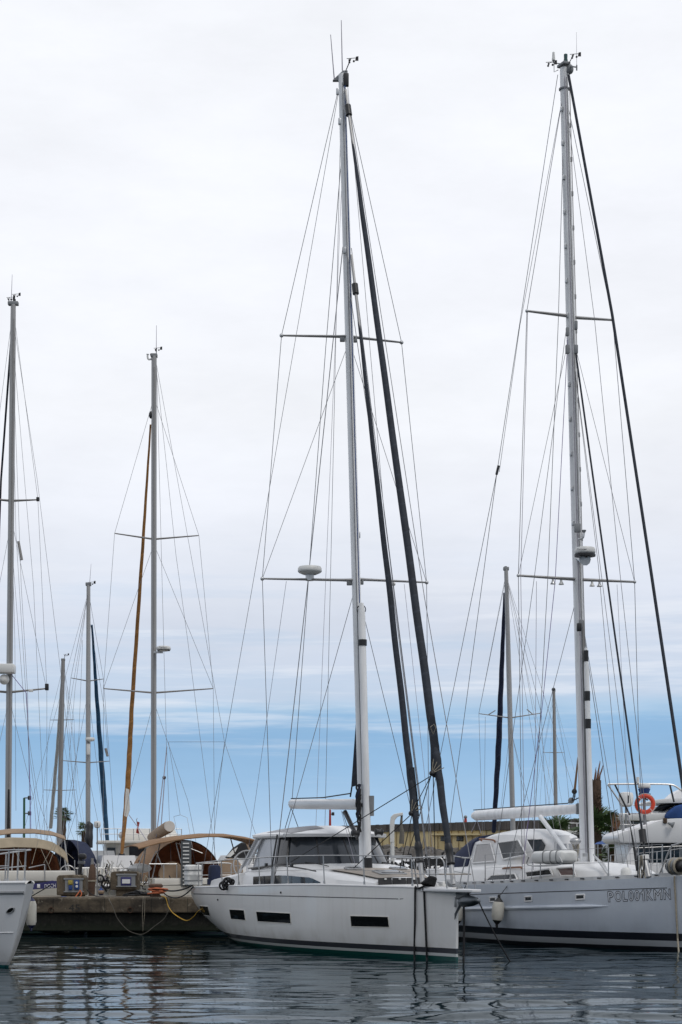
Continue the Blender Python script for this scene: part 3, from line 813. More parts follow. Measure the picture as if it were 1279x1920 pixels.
# forward facing dark lights and hatch on the coachroof front
for k in range(4):
    s0, s1 = .66 - k*.335, .66 - k*.335 - .31
    mb = MB(); mb.plate([C(2.79, s0, dk(2.85) + .0), C(2.79, s1, dk(2.85) + .0), C(2.83, s1, dk(2.9) + .165), C(2.83, s0, dk(2.9) + .165)], FC.fwd()*-.03)
    g_ = mb.build('deck_light', M['black'], yc, smooth=False)
    MB().box(C(2.80, (s0 + s1)/2, dk(2.85) + .14), (.03, .05, .035), (FC.fwd(), FC.stb(), Vector((0, 0, 1)))).build('latch', M['plast'], g_, bevel=.006)
for a, s, la, ls in ((3.75, .05, .62, .62), (4.75, .55, .34, .34), (4.75, -.55, .34, .34)):
    z = dk(a) + c_h(a) + .045
    sl = Vector((0, 0, 0)); fw = (C(a - .3, 0, dk(a-.3) + c_h(a-.3)) - C(a + .3, 0, dk(a+.3) + c_h(a+.3))).normalized()
    up_ = FC.stb().cross(fw); up_ = up_ if up_.z > 0 else -up_
    h_ = MB().box(C(a, s, z + .012), (la, ls, .04), (fw, FC.stb(), up_)).build('hatch', M['steel'], yc, bevel=.01)
    MB().box(C(a, s, z + .036), (la*.86, ls*.86, .012), (fw, FC.stb(), up_)).build('hatch_pane', M['smoke'], h_, bevel=.004)
# teak panel on the coachroof, dark rope tracks
mb = MB(); r = []
for i in range(9):
    a = 3.0 + 2.0*i/8; r.append([C(a, s*c_w(a)*.78, dk(a) + c_h(a) + .052 - abs(s)*.03) for s in (-1, -.5, 0, .5, 1)])
MB().loft(r, closed=False).build('roof_pad', M['teak'], yc)
for s in (.95, -.95):
    wire(yc, 'deck_line', [C(a, s + .1*math.sin(a), dk(a) + c_h(a) + .05) for a in (5.5, 6.0, 6.6, 7.2, 8, 9)], .012, M['rope'])
pts = [C(a, 1.40 + .12*(a > 6), dk(a) + c_h(a)*.86 + .03) for a in (4.9, 5.6, 6.3, 7, 8, 9, 9.8)]
wire(yc, 'genoa_track', pts, .018, M['black'])
for a in (6.3, 8.3): MB().box(C(a, 1.52, dk(a) + c_h(a)*.86 + .07), (.14, .05, .09), (FC.fwd(), FC.stb(), Vector((0, 0, 1)))).build('sheet_car', M['black'], yc, bevel=.01)

# hard dodger
bs = [(9.95, 1.38), (9.0, 1.40), (8.0, 1.38), (7.35, 1.30), (6.85, 1.08), (6.5, .75), (6.32, .38), (6.27, 0)]
ts = [(9.75, 1.20), (9.0, 1.22), (8.2, 1.20), (7.7, 1.12), (7.4, .92), (7.18, .62), (7.08, .30), (7.05, 0)]
def zb(a): return dk(a) + c_h(a) - .01 - .02*max(0, a - 7)
def roofz(a, s):
    q = min(1, abs(s/1.3)); a0 = 6.86 + .62*q**2.5; t = max(0, min(1, (a - a0)/(10.15 - a0)))
    return ZT + .05 + .21*(1 - q**2.6)*min(1, t/.34)**.6*(1 - .25*t**3)
full = lambda q: q + [(a, -s) for a, s in q[::-1][1:]]
B_, T_ = full(bs), full(ts); ZT = 2.64
dg = thing_dodger = MB()
def gl(i0, i1, name, m):
    r = [[C(B_[i][0], B_[i][1], zb(B_[i][0])), C(*T_[i], ZT + .03)] for i in range(i0, i1 + 1)]
    return MB().loft(r, closed=False).build(name, m, yc)
n_ = len(B_) - 1
gl(0, 2, 'side_curtain', M['vinyl']); gl(2, n_ - 2, 'windscreen', M['smoke']); gl(n_ - 2, n_, 'side_curtain', M['vinyl'])
for i, rr in ((2, .035), (3, .03), (5, .018), (7, .018), (9, .018), (11, .03), (12, .035)):
    MB().tube([C(*B_[i], zb(B_[i][0])), C(*T_[i], ZT + .03)], rr, 7).build('windscreen_pillar', M['black'], yc)
MB().tube([C(*B_[i], zb(B_[i][0]) + .015) for i in range(len(B_))], .03, 7).build('windscreen_base', M['black'], yc)
# roof of the dodger
r = []
SS = (-1, -.93, -.8, -.6, -.3, 0, .3, .6, .8, .93, 1)
for i in range(18):
    t = (i/17)**1.4; row = []
    for q in SS:
        a0 = 6.86 + .62*abs(q)**2.5; a = a0 + (10.15 - a0)*t; row.append(C(a, q*1.3, roofz(a, q*1.3)))
    r.append(row)
top = MB().loft(r, closed=False)
rf = top.build('dodger_roof', M['gel'], yc)
md = rf.modifiers.new('solid', 'SOLIDIFY'); md.thickness = .085; md.offset = 0; rf.modifiers.move(len(rf.modifiers) - 1, 0)
for s0, s1, a0, a1 in ((1.19, .35, 7.35, 8.25), (1.19, .35, 8.35, 9.35), (-.35, -1.19, 7.35, 8.25), (-.35, -1.19, 8.35, 9.35)):
    rr = []
    for i in range(7):
        a = a0 + (a1 - a0)*i/6
        rr.append([C(a, s*1.0, roofz(a, s) + .05) for s in [s0 + (s1 - s0)*k/6 for k in range(7)]])
    MB().loft(rr, closed=False).build('solar_panel', M['solar'], rf)
# edge trim that closes the side of the roof
for sd in (1, -1):
    MB().tube([C(a, sd*1.27, ZT + .05) for a in (7.6, 8.4, 9.2, 10.1)], .055, 8).build('roof_edge', M['gel'], yc)
    for (a0, s0, z0), (a1, s1, z1), rr in (((10.0, 1.22, ZT + .03), (10.75, 1.48, 1.78), .045), ((9.55, 1.24, ZT), (10.15, 1.42, 1.98), .035)):
        MB().tube([C(a0, sd*s0, z0), C(a1, sd*s1, z1)], rr, 8, squash=.6).build('roof_pillar', M['gel'], yc)
    MB().add([C(9.97, sd*1.22, ZT), C(10.68, sd*1.46, 1.86), C(10.2, sd*1.42, 2.0), C(9.62, sd*1.24, ZT)], [(0, 1, 2, 3)]).build('quarter_curtain', M['vinyl'], yc)
    # cockpit coaming and seat backs
    rr = []
    for i in range(9):
        a = 10.2 + 2.5*i/8; h = .34 - .14*i/8
        rr.append([C(a, sd*s, dk(a) + y) for s, y in ((1.72, 0), (1.68, h*.8), (1.6, h), (1.4, h), (1.32, h*.8), (1.3, 0))])
    MB().loft(rr, closed=False, cap=True).build('coaming', M['gel'], yc)
    wh = MB(); c_ = C(12.0, sd*.85, 1.95); wh.torus(c_, .42, .018, FC.fwd() + Vector((0, 0, .25)), n=26, m=7)
    for k in range(5):
        d_ = FC.stb()*math.cos(k*1.257)*.42 + Vector((0, 0, 1))*math.sin(k*1.257)*.41; wh.tube([c_, c_ + d_], .010, 5)
    st_ = wh.build('steering_wheel', M['steel'], yc)
    MB().tube([C(11.85, sd*.85, 1.42), C(11.88, sd*.85, 1.98)], [.13, .10], 12).build('pedestal', M['gel'], st_)

# guard rails
def edge_f(h, px, side=1):
    lo, hi = h.f0, h.f1
    for _ in range(40):
        m_ = (lo + hi)/2; ff, b, z = h.loc(m_, 0, side)
        if proj(h.fr.at(ff, b, z))[0] < px: lo = m_
        else: hi = m_
    return (lo + hi)/2
def foot(h, f, side=1, inset=.07, up=.02):
    ff, b, z = h.loc(f, 0, side); return h.fr.at(ff, side*max(abs(b) - inset, .02), z + up)
fst = [edge_f(hc, p) for p in (412, 443, 482, 535, 603, 678, 768)]
for sd in (1, -1):
    for f in fst: stanchion(yc, foot(hc, f, sd), .64, FC.stb()*sd*.03)
    fs_ = [fst[0] + (fst[-1] - fst[0])*i/24 for i in range(25)]
    line = [foot(hc, f, sd) + FC.stb()*sd*.03 for f in fs_]
    wire(yc, 'guard_rail', [p + Vector((0, 0, .65)) for p in line], .014, M['steel'])
    wire(yc, 'lifeline', [p + Vector((0, 0, .33)) for p in line], .006, M['steel'])
    # bow pulpit
    p0 = line[-1]; u = Vector((0, 0, 1))
    b1 = C(.9, sd*.62, 2.13); b2 = C(.16, sd*.40, 2.135); b3 = C(.02, sd*.30, 2.06); b4 = C(.0, sd*.22, 1.50)
    mb = MB().tube(bez([p0 + u*.65, C(1.7, sd*.83, 2.14), b1, b2, b3, b3.lerp(b4, .5), b4], 6), .015, 8)
    mb.tube([p0 + u*.33, C(1.0, sd*.62, 1.80), C(.12, sd*.36, 1.79)], .011, 6)
    mb.tube([C(1.0, sd*.46, 1.5), C(.95, sd*.60, 2.12)], .014, 7)
    mb.build('pulpit', M['steel'], yc)
mb = MB().tube([C(.12, .36, 1.79), C(.12, -.36, 1.79)], .014, 7); mb.build('pulpit_step', M['teak'], yc)
# stern rails
for sd in (1, -1):
    pts = [foot(hc, fst[0], sd) + FC.stb()*sd*.03 + Vector((0, 0, .65)), C(12.9, sd*1.95, 2.03), C(13.55, sd*1.85, 2.02), C(13.68, sd*1.6, 2.02), C(13.68, sd*.9, 2.02), C(13.68, sd*.85, 1.9), C(13.68, sd*.85, 1.4)]
    mb = MB().tube(bez(pts, 6), .015, 8)
    for a, s in ((12.6, 1.96), (13.1, 1.92), (13.55, 1.82), (13.66, 1.35)): mb.tube([C(a, sd*s, 1.38), C(a, sd*s, 2.03)], .014, 7)
    mb.tube([C(12.6, sd*1.96, 1.7), C(13.5, sd*1.86, 1.7), C(13.66, sd*1.5, 1.7), C(13.66, sd*.85, 1.7)], .010, 6)
    mb.build('stern_rail', M['steel'], yc)

# bowsprit shelf, anchor
ax = (FC.fwd(), FC.stb(), Vector((0, 0, 1)))
rr = []
for f, hw in ((-1.25, .46), (-.6, .36), (-.1, .26), (.5, .18), (.9, .14), (.98, .09)):
    rr.append([FC.at(f, s*hw, z) for s, z in ((1, 1.49), (1, 1.43), (-1, 1.43), (-1, 1.49))])
MB().loft(rr, True, True).build('bowsprit', M['gel'], yc, bevel=.01)
MB().plate([FC.at(.7, .03, 1.43), FC.at(.0, .03, 1.43), FC.at(-.02, .03, 1.28), FC.at(.15, .03, 1.30)], FC.stb()*-.06).build('bowsprit_knee', M['greyp'], yc, smooth=False)
an = MB()
an.tube([FC.at(-.1, 0, 1.40), FC.at(.55, 0, 1.37), FC.at(.80, 0, 1.27)], .035, 8)
rr = []
for f, hw, zc, dz in ((.98, .02, 1.27, .02), (.86, .15, 1.25, .09), (.62, .19, 1.24, .13), (.38, .15, 1.22, .12), (.2, .03, 1.20, .04)):
    rr.append([FC.at(f, hw*math.cos(t), zc + dz*math.sin(t)*(1 if math.sin(t) > 0 else .8)) for t in [2*math.pi*k/12 for k in range(12)]])
an.loft(rr, True, True)
an.build('anchor', mat('galvanised_anchor', (.10, .115, .13), .5, .3, var=.3, scale=6), yc)
MB().tube([FC.at(.25, .0, 1.22), FC.at(.05, .05, .98), FC.at(.02, .06, .86)], [.05, .035, .01], 6, squash=.4).build('anchor_fluke', M['greyp'], yc)
MB().lathe([(.10, 0), (.12, .04), (.085, .08), (.085, .15), (.11, .18), (.06, .21)], C(1.35, 0, 1.50), n=18).build('windlass', M['steel'], yc)
MB().box(C(1.3, -.25, 1.56), (.25, .16, .14), ax).build('windlass_motor', M['plast'], yc, bevel=.02)
MB().box(C(.45, -.12, 1.56), (.5, .22, .10), (FC.fwd()*.9 + Vector((0, 0, -.3)), FC.stb(), Vector((0, 0, 1)))).build('chain_plate_cover', M['greyp'], yc, bevel=.02)

# ---- mast and standing rigging
MT, MBs = P(641, 138, 44.7), P(683, 1630, 43.8)
def mrow(y, top=MT, bot=MBs):
    t = (proj(bot)[1] - y)/(proj(bot)[1] - proj(top)[1]); return bot.lerp(top, t)
pts = [MBs - Vector((0, 0, .25))] + [mrow(y) for y in (1400, 1000, 600, 250, 140)]
mast = ellip_tube(pts, (FC.fwd(), FC.stb()), [.135, .135, .135, .130, .12, .11], [.098, .098, .098, .094, .086, .08], 22).build('mast', M['mastw'], yc)
for o_ in (.045, -.02):
    wire(mast, 'halyard', [p + FC.fwd()*.142 + FC.stb()*o_ for p in (mrow(1560), mrow(900), mrow(160))], .010, M['wire'] if o_ > 0 else M['bluec'])
MB().plate([P(624, 150, 44.75), P(643, 132, 44.7), P(652, 132, 44.7), P(646, 150, 44.7)], (0, .12, 0)).build('masthead_crane', M['greyp'], mast, smooth=False)
MB().tube([P(627, 150, 44.75), P(620, 65, 44.8)], [.014, .008], 6).build('whip_antenna', M['wirel'], mast)
MB().tube([P(642, 132, 44.7), P(640, 38, 44.8)], [.014, .008], 6).build('whip_antenna', M['wirel'], mast)
mast_top_vane(mast, P(648, 134, 44.7), P(658, 110, 44.7))
MB().box(P(649, 150, 44.6), (.13, .12, .3)).build('sheave_box', M['black'], mast, bevel=.02)
for px, y in ((637, 228), (633, 172), (646, 470), (673, 1003)):
    MB().box(P(px, y, 44.3), (.07, .10, .15)).build('mast_fitting', M['ali'], mast, bevel=.02)
# spreaders
LT, LP_ = P(492, 1085, 44.3), P(800, 1092, 45.7); UT, UP_ = P(528, 629, 44.4), P(753, 642, 45.4)
for y, tip in ((1095, LT), (1093, LP_), (638, UT), (638, UP_)):
    b = mrow(y); d = (tip - b).normalized()
    sp = MB().tube([b, b.lerp(tip, .15), b.lerp(tip, .9), tip], [.075, .055, .038, .032], 10, squash=.6).build('spreader', M['mastg'], mast)
    MB().ball(tip, .05, n=8, m=6).build('spreader_tip', M['ali'], sp)
    MB().box(b + d*.16 - Vector((0, 0, .06)), (.12, .10, .12)).build('spreader_root', M['greyp'], sp, bevel=.015)
rd = P(581, 1079, 44.25)
rm = MB().tube([rd - Vector((0, 0, .12)), rd + Vector((0, 0, .05))], .1, 10).build('radar_bracket', M['ali'], mast)
radome(mast, rd + Vector((0, 0, .02)), .285, .20)
MB().ball(P(738, 1095, 45.2), .05, n=8, m=6).build('spreader_lamp', M['plast'], mast)
CPs, CPp = foot(hc, -6.35, 1, .05), foot(hc, -6.35, -1, .05)
W1 = .006
def sh(name, pts, r=W1, m='wire', par=None): return wire(par or yc, name, pts, r, M[m])
sh('cap_shroud', [P(633, 175, 44.6), UT, LT, CPs], .0075); sh('cap_shroud', [P(650, 178, 44.8), UP_, LP_, CPp], .0075)
sh('diagonal_shroud', [mrow(646), LT]); sh('diagonal_shroud', [mrow(646), LP_])
for q, cp in ((1, CPs), (-1, CPp)):
    sh('lower_shroud', [mrow(1102), cp], .007)
sh('runner', [P(643, 463, 44.4), P(577, 1095, 45.1), CPs + FC.fwd()*.1], .010)
sh('runner', [P(659, 465, 44.5), CPp + FC.fwd()*.1], .008)
MB().tube([P(520, 1565, 44.1), P(510, 1625, 44)], .022, 8).build('turnbuckle', M['black'], yc)
for k in (-.06, .06): MB().tube([CPs + FC.fwd()*k, CPs + FC.fwd()*k + Vector((.02, 0, .45))], .022, 7).build('turnbuckle', M['steel'], yc)
sh('backstay', [P(634, 178, 44.8), C(13.5, 1.75, 1.5)]); sh('backstay', [P(640, 178, 44.9), C(13.5, -1.75, 1.5)], .006)
sh('topping_lift', [mrow(252), P(611, 650, 46.5), P(548, 1497, 49.0)], .008)
sh('flag_halyard', [mrow(255), P(592, 1558, 47.5)], .005, 'wirel'); sh('flag_halyard', [P(537, 1090, 44.3), C(10.2, 1.4, 2.4)], .005, 'wirel')
BS = FC.at(.93, 0, 1.5)
sh('bowsprit_stay', [P(655, 200, 44.6), P(796, 1120, 41.0), BS], .008)
sh('spinnaker_halyard', [P(652, 160, 44.6), P(720, 960, 42.5), P(800, 1605, 40.6)], .006)
sh('staysail_halyard', [mrow(520), P(735, 1095, 42.4), P(799, 1602, 40.5)], .008)
sh('signal_halyard', [P(758, 1095, 45.2), P(812, 1600, 45)], .005, 'wirel')
# furled headsails
GT, GB = P(648, 168, 44.55), FC.at(-.18, 0, 1.58)
IT, IB = P(659, 478, 44.3), FC.at(-1.9, 0, 1.62)
def on_line(a, b, y):
    lo, hi = 0.0, 1.0
    for _ in range(40):
        m_ = (lo + hi)/2
        if proj(a.lerp(b, m_))[1] < y: lo = m_
        else: hi = m_
    return a.lerp(b, lo)
for nm, a, b, ys, rs, coll, clew, seed in (
    ('genoa', GT, GB, [262, 420, 700, 1100, 1340, 1420, 1470, 1600], [.03, .058, .072, .084, .09, .092, .078, .066], 207, [(805, 1340), (807.5, 1395), (808, 1452), (812, 1457), (826, 1460), (824, 1400), (814, 1340)], 3),
    ('staysail', IT, IB, [600, 720, 900, 1150, 1400, 1480, 1540, 1600], [.03, .046, .058, .066, .073, .078, .064, .056], 542, [(769, 1440), (768, 1490), (769, 1527), (786, 1531), (783, 1490), (777, 1438)], 5)):
    fs = thing_part = MB().tube([a, b], .032, 8).build('forestay_foil', M['mastg'], yc)
    pp = [on_line(a, b, y) for y in ys]
    sl = furled(pp, rs, seed=seed).build('furled_' + nm, M['sailc'], yc)
    Dc = proj and pp[-3].y
    cp_ = [P(x, y, pp[-3].y - .03) for x, y in clew]
    MB().plate(cp_, (0, .07, 0)).build('clew', M['sailc'], sl, smooth=False)
    c0 = P(clew[2][0] + 2, clew[2][1] - 2, pp[-3].y - .17)
    for k in range(4):
        MB().tube([c0, c0 + Vector((.03 + .075*k, -.01, .30 - .06*k))], .009, 5).build('clew_strap', M['ropew'], sl)
    MB().ball(c0, .06, n=8, m=6).build('clew_block', M['black'], sl)
    MB().tube([on_line(a, b, coll - 9), on_line(a, b, coll + 9)], .075, 12).build('halyard_swivel', M['black'], yc)
    e = b; d_ = (a - b).normalized()
    MB().tube([e, e + d_*.42], .05, 10).build('furler_neck', M['steel'], yc)
    MB().lathe([(.07, 0), (.095, .03), (.075, .06), (.08, .30), (.095, .33), (.07, .46)], e + d_*.42, d_, 16).build('furler_drum', M['black'], yc)
MB().tube([P(810, 1372, 39.3), P(807.5, 1363, 39.25), P(814, 1358, 39.25), P(817.5, 1365, 39.25), P(812, 1377, 39.3), P(810, 1372, 39.3)], .008, 5).build('sail_emblem', M['ropew'], yc)
gc = P(808, 1455, 39.9); ic = P(770, 1528, 41.2)
for k, (a, b) in enumerate(((gc, C(6.4, 1.5, 2.05)), (gc, P(770, 1500, 41)), (ic, C(4.6, .6, 1.9)), (ic + Vector((.03, 0, 0)), C(4.5, -.5, 1.9)), (gc, P(760, 1620, 43)), (gc + Vector((.05, 0, 0)), C(3.6, -1.0, 1.75)))):
    sh('sheet', [a, b] if k != 1 else [a, ic], .010, 'rope')
# boom, vang, in-mast mainsail clew
ba, bb = P(672, 1508, 44.0), P(546, 1507.5, 48.9)
bd = (bb - ba).normalized(); side_ = bd.cross(Vector((0, 0, 1))).normalized(); upb = side_.cross(bd)
prof = [(-.07, -.13), (.07, -.13), (.115, -.04), (.11, .08), (.06, .125), (-.06, .125), (-.11, .08), (-.115, -.04)]
rr = [[ba.lerp(bb, t) + side_*x*k + upb*y*k for x, y in prof] for t, k in ((0, .75), (.05, 1), (.7, 1), (.97, .95), (1, .7))]
boom = MB().loft(rr, True, True).build('boom', M['gel'], yc, bevel=.012)
wire(boom, 'outhaul', [ba + upb*.2 + Vector((-.2, 0, .05)), ba.lerp(bb, .5) + upb*.16, bb + upb*.14], .016, M['rope'])
MB().tube([P(647, 1522, 44.9), P(671, 1572, 44.1)], [.055, .05], 10).build('vang', M['black'], yc)
sh('vang_tackle', [P(642, 1522, 45), P(668, 1600, 44)], .008, 'rope'); sh('vang_tackle', [P(640, 1520, 45), P(667, 1625, 44)], .006, 'wirel')
for q in ((532, 1562), (561, 1556)): sh('mainsheet', [bb + Vector((0, 0, -.1)), P(q[0], q[1], 48.3)], .010, 'rope')
MB().plate([P(669, 1330, 44.1), P(664, 1400, 44.2), P(658.5, 1476, 44.2), P(671, 1472, 44.1), P(674, 1330, 44.1)], (0, .05, 0)).build('mainsail_clew', M['sailc'], yc, smooth=False)
sh('clew_outhaul', [P(660, 1475, 44.2), P(657, 1494, 44.3)], .018, 'rope')
# spinnaker pole stowed up the mast
pa, pb = mrow(1140) + FC.fwd()*.26 + FC.stb()*-.02, mrow(1622) + FC.fwd()*.26
pole = MB().tube([pa, pa.lerp(pb, .04), pa.lerp(pb, .97), pb], [.05, .085, .085, .05], 14).build('spinnaker_pole', M['mastw'], yc)
for y in (1205, 1614):
    q = on_line(pa, pb, y); MB().tube([q + Vector((0, 0, .07)), q - Vector((0, 0, .07 if y < 1300 else .16))], .105, 12).build('pole_collar', M['black'], pole)
MB().torus(pa + Vector((0, 0, -.15)), .10, .012, (0, 1, 0), n=16, m=6).build('pole_ring', M['black'], pole)
# lines hanging at the mast foot, winches
rg = random.Random(4)
for k in range(9):
    x = rg.uniform(-.10, .05); y0 = 1478 + rg.uniform(-6, 20); p0 = mrow(y0) + FC.fwd()*.24 + FC.stb()*(.17 + x*.3)
    ln = rg.uniform(.5, .95)
    pts = [p0 + Vector((x*.5 + .04*math.sin(i*1.3 + k), -.03*math.sin(i + k), -ln*i/7)) for i in range(8)]
    wire(mast, 'coiled_halyard', pts, .022, M['rope'] if k % 8 else M['navy'])
for q in ((674, 1562), (703, 1560)):
    c = P(q[0], q[1], 43.6); MB().lathe([(.05, 0), (.09, .02), (.06, .07), (.06, .13), (.085, .17), (.05, .2)], c, FC.stb()*(1 if q[0] < 690 else -1), 14).build('winch', M['black'], mast)
MB().tube([P(696, 1492, 43.6), P(696.5, 1530, 43.6)], [.07, .06], 8, squash=.6).build('rope_bag', M['greyp'], mast)
MB().tube([mrow(1512) + Vector((0,0,.04)), mrow(1512) - Vector((0,0,.04))], .16, 14).build('boom_collar', M['black'], mast)
for k in range(5):
    a = k*1.256; MB().ball(MBs + Vector((math.cos(a)*.28, math.sin(a)*.28, -.03)), .065, n=8, m=6).build('turning_block', M['black'], mast)
# bow cleat with wound rope, mooring lines
cl = hc.on(801, 1662, -.06)
mb = MB()
for k in range(5): mb.torus(cl + Vector((.02*k - .02, -.02*k, .09 + .03*k)), .12 - .012*k, .032, (.2, .3, 1), n=16, m=7)
cr_ = mb.build('rope_coil', M['rope'], None, loc=tuple(cl)); tag(cr_, 'black rope wound around the bow cleat of the white sloop', 'rope coil')
mooring('black mooring rope hanging down the white bow, with a squared bend at deck level', bez([hc.on(800, 1657, .05) + Vector((0, 0, .06)), hc.on(789, 1659.5, .05), hc.on(783, 1661, .03), hc.on(780.5, 1667, .03), hc.on(780, 1720, .03), hc.on(779, 1785, .03), PZ(779, -.3, 39.5)], 8), .021, M['rope'], group='mooring ropes at the bow of the white sloop')
mooring('straight black mooring rope leaning down the white bow from the cleat', [hc.on(796, 1661, .05), hc.on(797, 1672, .03), hc.on(800, 1740, .03), hc.on(803, 1795, .04), PZ(804, -.3, 38.9)], .021, M['rope'], group='mooring ropes at the bow of the white sloop')
mooring('black mooring line dropping plumb from under the anchor into the water', [FC.at(.35, 0, 1.2), FC.at(.36, 0, .6), FC.at(.36, .02, -.4)], .021, M['rope'], group='mooring ropes at the bow of the white sloop')
mooring('slanting black mooring line running from the anchor past the grey hull', sag(FC.at(.9, -.05, 1.32), P(968, 1803, 38.6) - Vector((0, 0, .2)), .06), .014, M['rope'], group='mooring ropes at the bow of the white sloop')
# liferaft canister and covered bag in the stern rail
lr = thing('liferaft_canister', 'upright white liferaft canister in the stern rail of the white sloop', 'liferaft', C(13.45, 1.92, 1.42))
c_ = C(13.45, 1.97, 1.42); rr = []
for z, k in ((0, .8), (.03, 1), (.26, 1), (.27, 1.04), (.31, 1.04), (.32, 1), (.52, 1), (.56, .8)):
    rr.append([c_ + FC.fwd()*(.19*k*(abs(math.cos(t))**.5)*(1 if math.cos(t) > 0 else -1)) + FC.stb()*(.23*k*(abs(math.sin(t))**.5)*(1 if math.sin(t) > 0 else -1)) + Vector((0, 0, z)) for t in [2*math.pi*j/24 for j in range(24)]])
MB().loft(rr, True, True).build('canister', M['plast'], lr)
for z in (.14, .42): MB().tube([c_ + FC.fwd()*(.20*(abs(math.cos(t))**.5)*(1 if math.cos(t) > 0 else -1)) + FC.stb()*(.24*(abs(math.sin(t))**.5)*(1 if math.sin(t) > 0 else -1)) + Vector((0, 0, z)) for t in [2*math.pi*j/24 for j in range(25)]], .014, 6).build('strap', M['greyp'], lr)
nb = thing('covered_bag', 'navy blue fabric cover strapped inside the stern rail of the white sloop', 'bag', C(12.85, 1.6, 1.45))
MB().box(C(12.85, 1.55, 1.72), (.34, .30, .52), ax).build('cover', M['navy'], nb, bevel=.09)
MB().tube([C(12.85, 1.62, 1.45), C(12.85, 1.62, 1.6)], .13, 10).build('base', M['navy'], nb)
sb = thing('rope_hank', 'black rope hank tied on the gunwale of the white sloop near its stern', 'rope', C(11.4, 2.1, 1.45))
mb = MB(); c_ = hc.on(426, 1664, .0) + Vector((0, 0, .09))
for k in range(6): mb.torus(c_ + Vector((rg.uniform(-.1, .1), -.05, rg.uniform(-.05, .05))), rg.uniform(.06, .12), .026, (rg.uniform(-1, 1), 1, rg.uniform(-1, 1)), n=14, m=6)
mb.build('coil', M['rope'], sb)
# ------------------------------------------------------------------ the grey aluminium yacht with the registration number
FR = Frame(6.135, 47.2, 65)
hr = Hull(FR, -8.7, 4.74,
          spl([-8.7, -6, -3, -.5, 1.8, 3.2, 4.3, 4.74], [1.25, 1.7, 1.95, 1.93, 1.40, .85, .28, .03]),
          spl([-8.7, -6, -2.85, 0, 2.34, 4.74], [1.40, 1.42, 1.46, 1.54, 1.62, 1.75]),
          spl([-8.7, -6, -2, 2, 4.74], [.05, .4, .7, .6, .3]),
          spl([-8.7, -5, -2, 2, 4.74], [2.2, 4, 5.2, 4, 2.6]),
          spl([-8.7, -5, -1, 4.74], [1.4, 1.8, 2.1, 1.5]))
yr = thing('sailing_yacht', 'light grey aluminium yacht lettered POL001KMN with a white pilothouse', 'sailing yacht', FR.at(0, 0, 0))
greyhull = hull_mat('light_grey_hull_paint', (.55, .60, .67), [(.09, (.012, .014, .018)), (.22, (.42, .44, .46)), (.40, (.012, .014, .022))], .3, dirt=.12, streak=(.33, .35, .39), coat=.5)
hr.mesh('hull', greyhull, yr); hr.deck('deck', M['deck'], yr, .06)
for sd in (1, -1):
    e0 = hr.edge(-8.6, 4.65, 70, .025, .0, sd); e1 = hr.edge(-8.6, 4.65, 70, .03, .085, sd); e2 = hr.edge(-8.6, 4.65, 70, .06, .085, sd)
    MB().loft([[a, b, c] for a, b, c in zip(e0, e1, e2)], False).build('toe_rail', M['ali'], yr)
for i in range(22):
    f = -5.6 + i*.47; ff, b, z = hr.loc(f, 0)
    MB().box(FR.at(f, b - .022, z + .045), (.12, .03, .028), (FR.fwd(), FR.stb(), Vector((0, 0, 1)))).build('scupper', M['black'], yr, smooth=False)
hr.patch(((880, 1676.5), (1251, 1664.0), (1251, 1665.6), (880, 1678.0)), .003, 60, 1).build('sheer_stripe', M['ink'], yr)
# rubbing strake that fades out forward
pts = [hr.on(x, y, .0) for x, y in [(866 + k*(1141 - 866)/40, 1704.5 - 5.5*k/40) for k in range(41)]]
MB().tube(pts, [.055]*34 + [.05, .045, .038, .03, .022, .014, .006], 8).build('rub_strake', greyhull, yr)
for c in (((919, 1683), (930, 1682.3), (930, 1690.5), (919, 1691)), ((984.5, 1681.5), (997.5, 1680.6), (997.5, 1689.5), (984.5, 1690.2)), ((1080, 1678.2), (1096, 1677.2), (1096, 1686), (1080, 1687))):
    g = pane(hr, yr, c, M['smoke'], M['gel'], 'hull_window', fr=.022)
# outline lettering wrapped on the plating
reg, fill = MB(), MB()
def reg_map(u, t):
    px = u + (1 - t)*1.6; k = (u - 1139)/118; return px, 1691.8 - 5.2*k - 20.5*t
for ch, a, b in (('P', 1139, 1150), ('O', 1152, 1165), ('L', 1167, 1176), ('0', 1177.5, 1187.5), ('0', 1189, 1199), ('1', 1200.5, 1208), ('K', 1211, 1223.5), ('M', 1225, 1241), ('N', 1243.5, 1257)):
    if ch == '1':
        lp = [(.05, .74), (.5, .86), (.62, 1), (.98, 1), (.98, 0), (.55, 0), (.55, .68), (.05, .60), (.05, .74)]
        reg.tube([hr.on(*reg_map(a + (b - a)*x, y), .006) for x, y in lp], .0066, 5); fill.add([hr.on(*reg_map(a + (b - a)*x, y), .003) for x, y in lp[:-1]], [(0, 1, 6, 7), (1, 2, 3, 6), (3, 4, 5, 6)]); continue
    vs, fs = text_mesh(ch, 1.0, .0225, .001, .018)
    x0 = min(v.x for v in vs); x1 = max(v.x for v in vs); y0 = min(v.y for v in vs); y1 = max(v.y for v in vs)
    v2, f2_ = text_mesh(ch, 1.0, 0, 0, .018)
    fill.add([hr.on(*reg_map(a + (b - a)*(v.x - x0)/(x1 - x0), (v.y - y0)/(y1 - y0)), .003) for v in v2], f2_)
    reg.add([hr.on(*reg_map(a + (b - a)*(v.x - x0)/(x1 - x0), (v.y - y0)/(y1 - y0)), .004 + max(0, v.z)*.08) for v in vs], fs)
fl_ = fill.build('registration_lettering', mat('pale_letter_vinyl', (.65, .68, .73), .4, var=.04), yr, smooth=False)
reg.build('letter_outline', M['ink'], fl_, smooth=False)

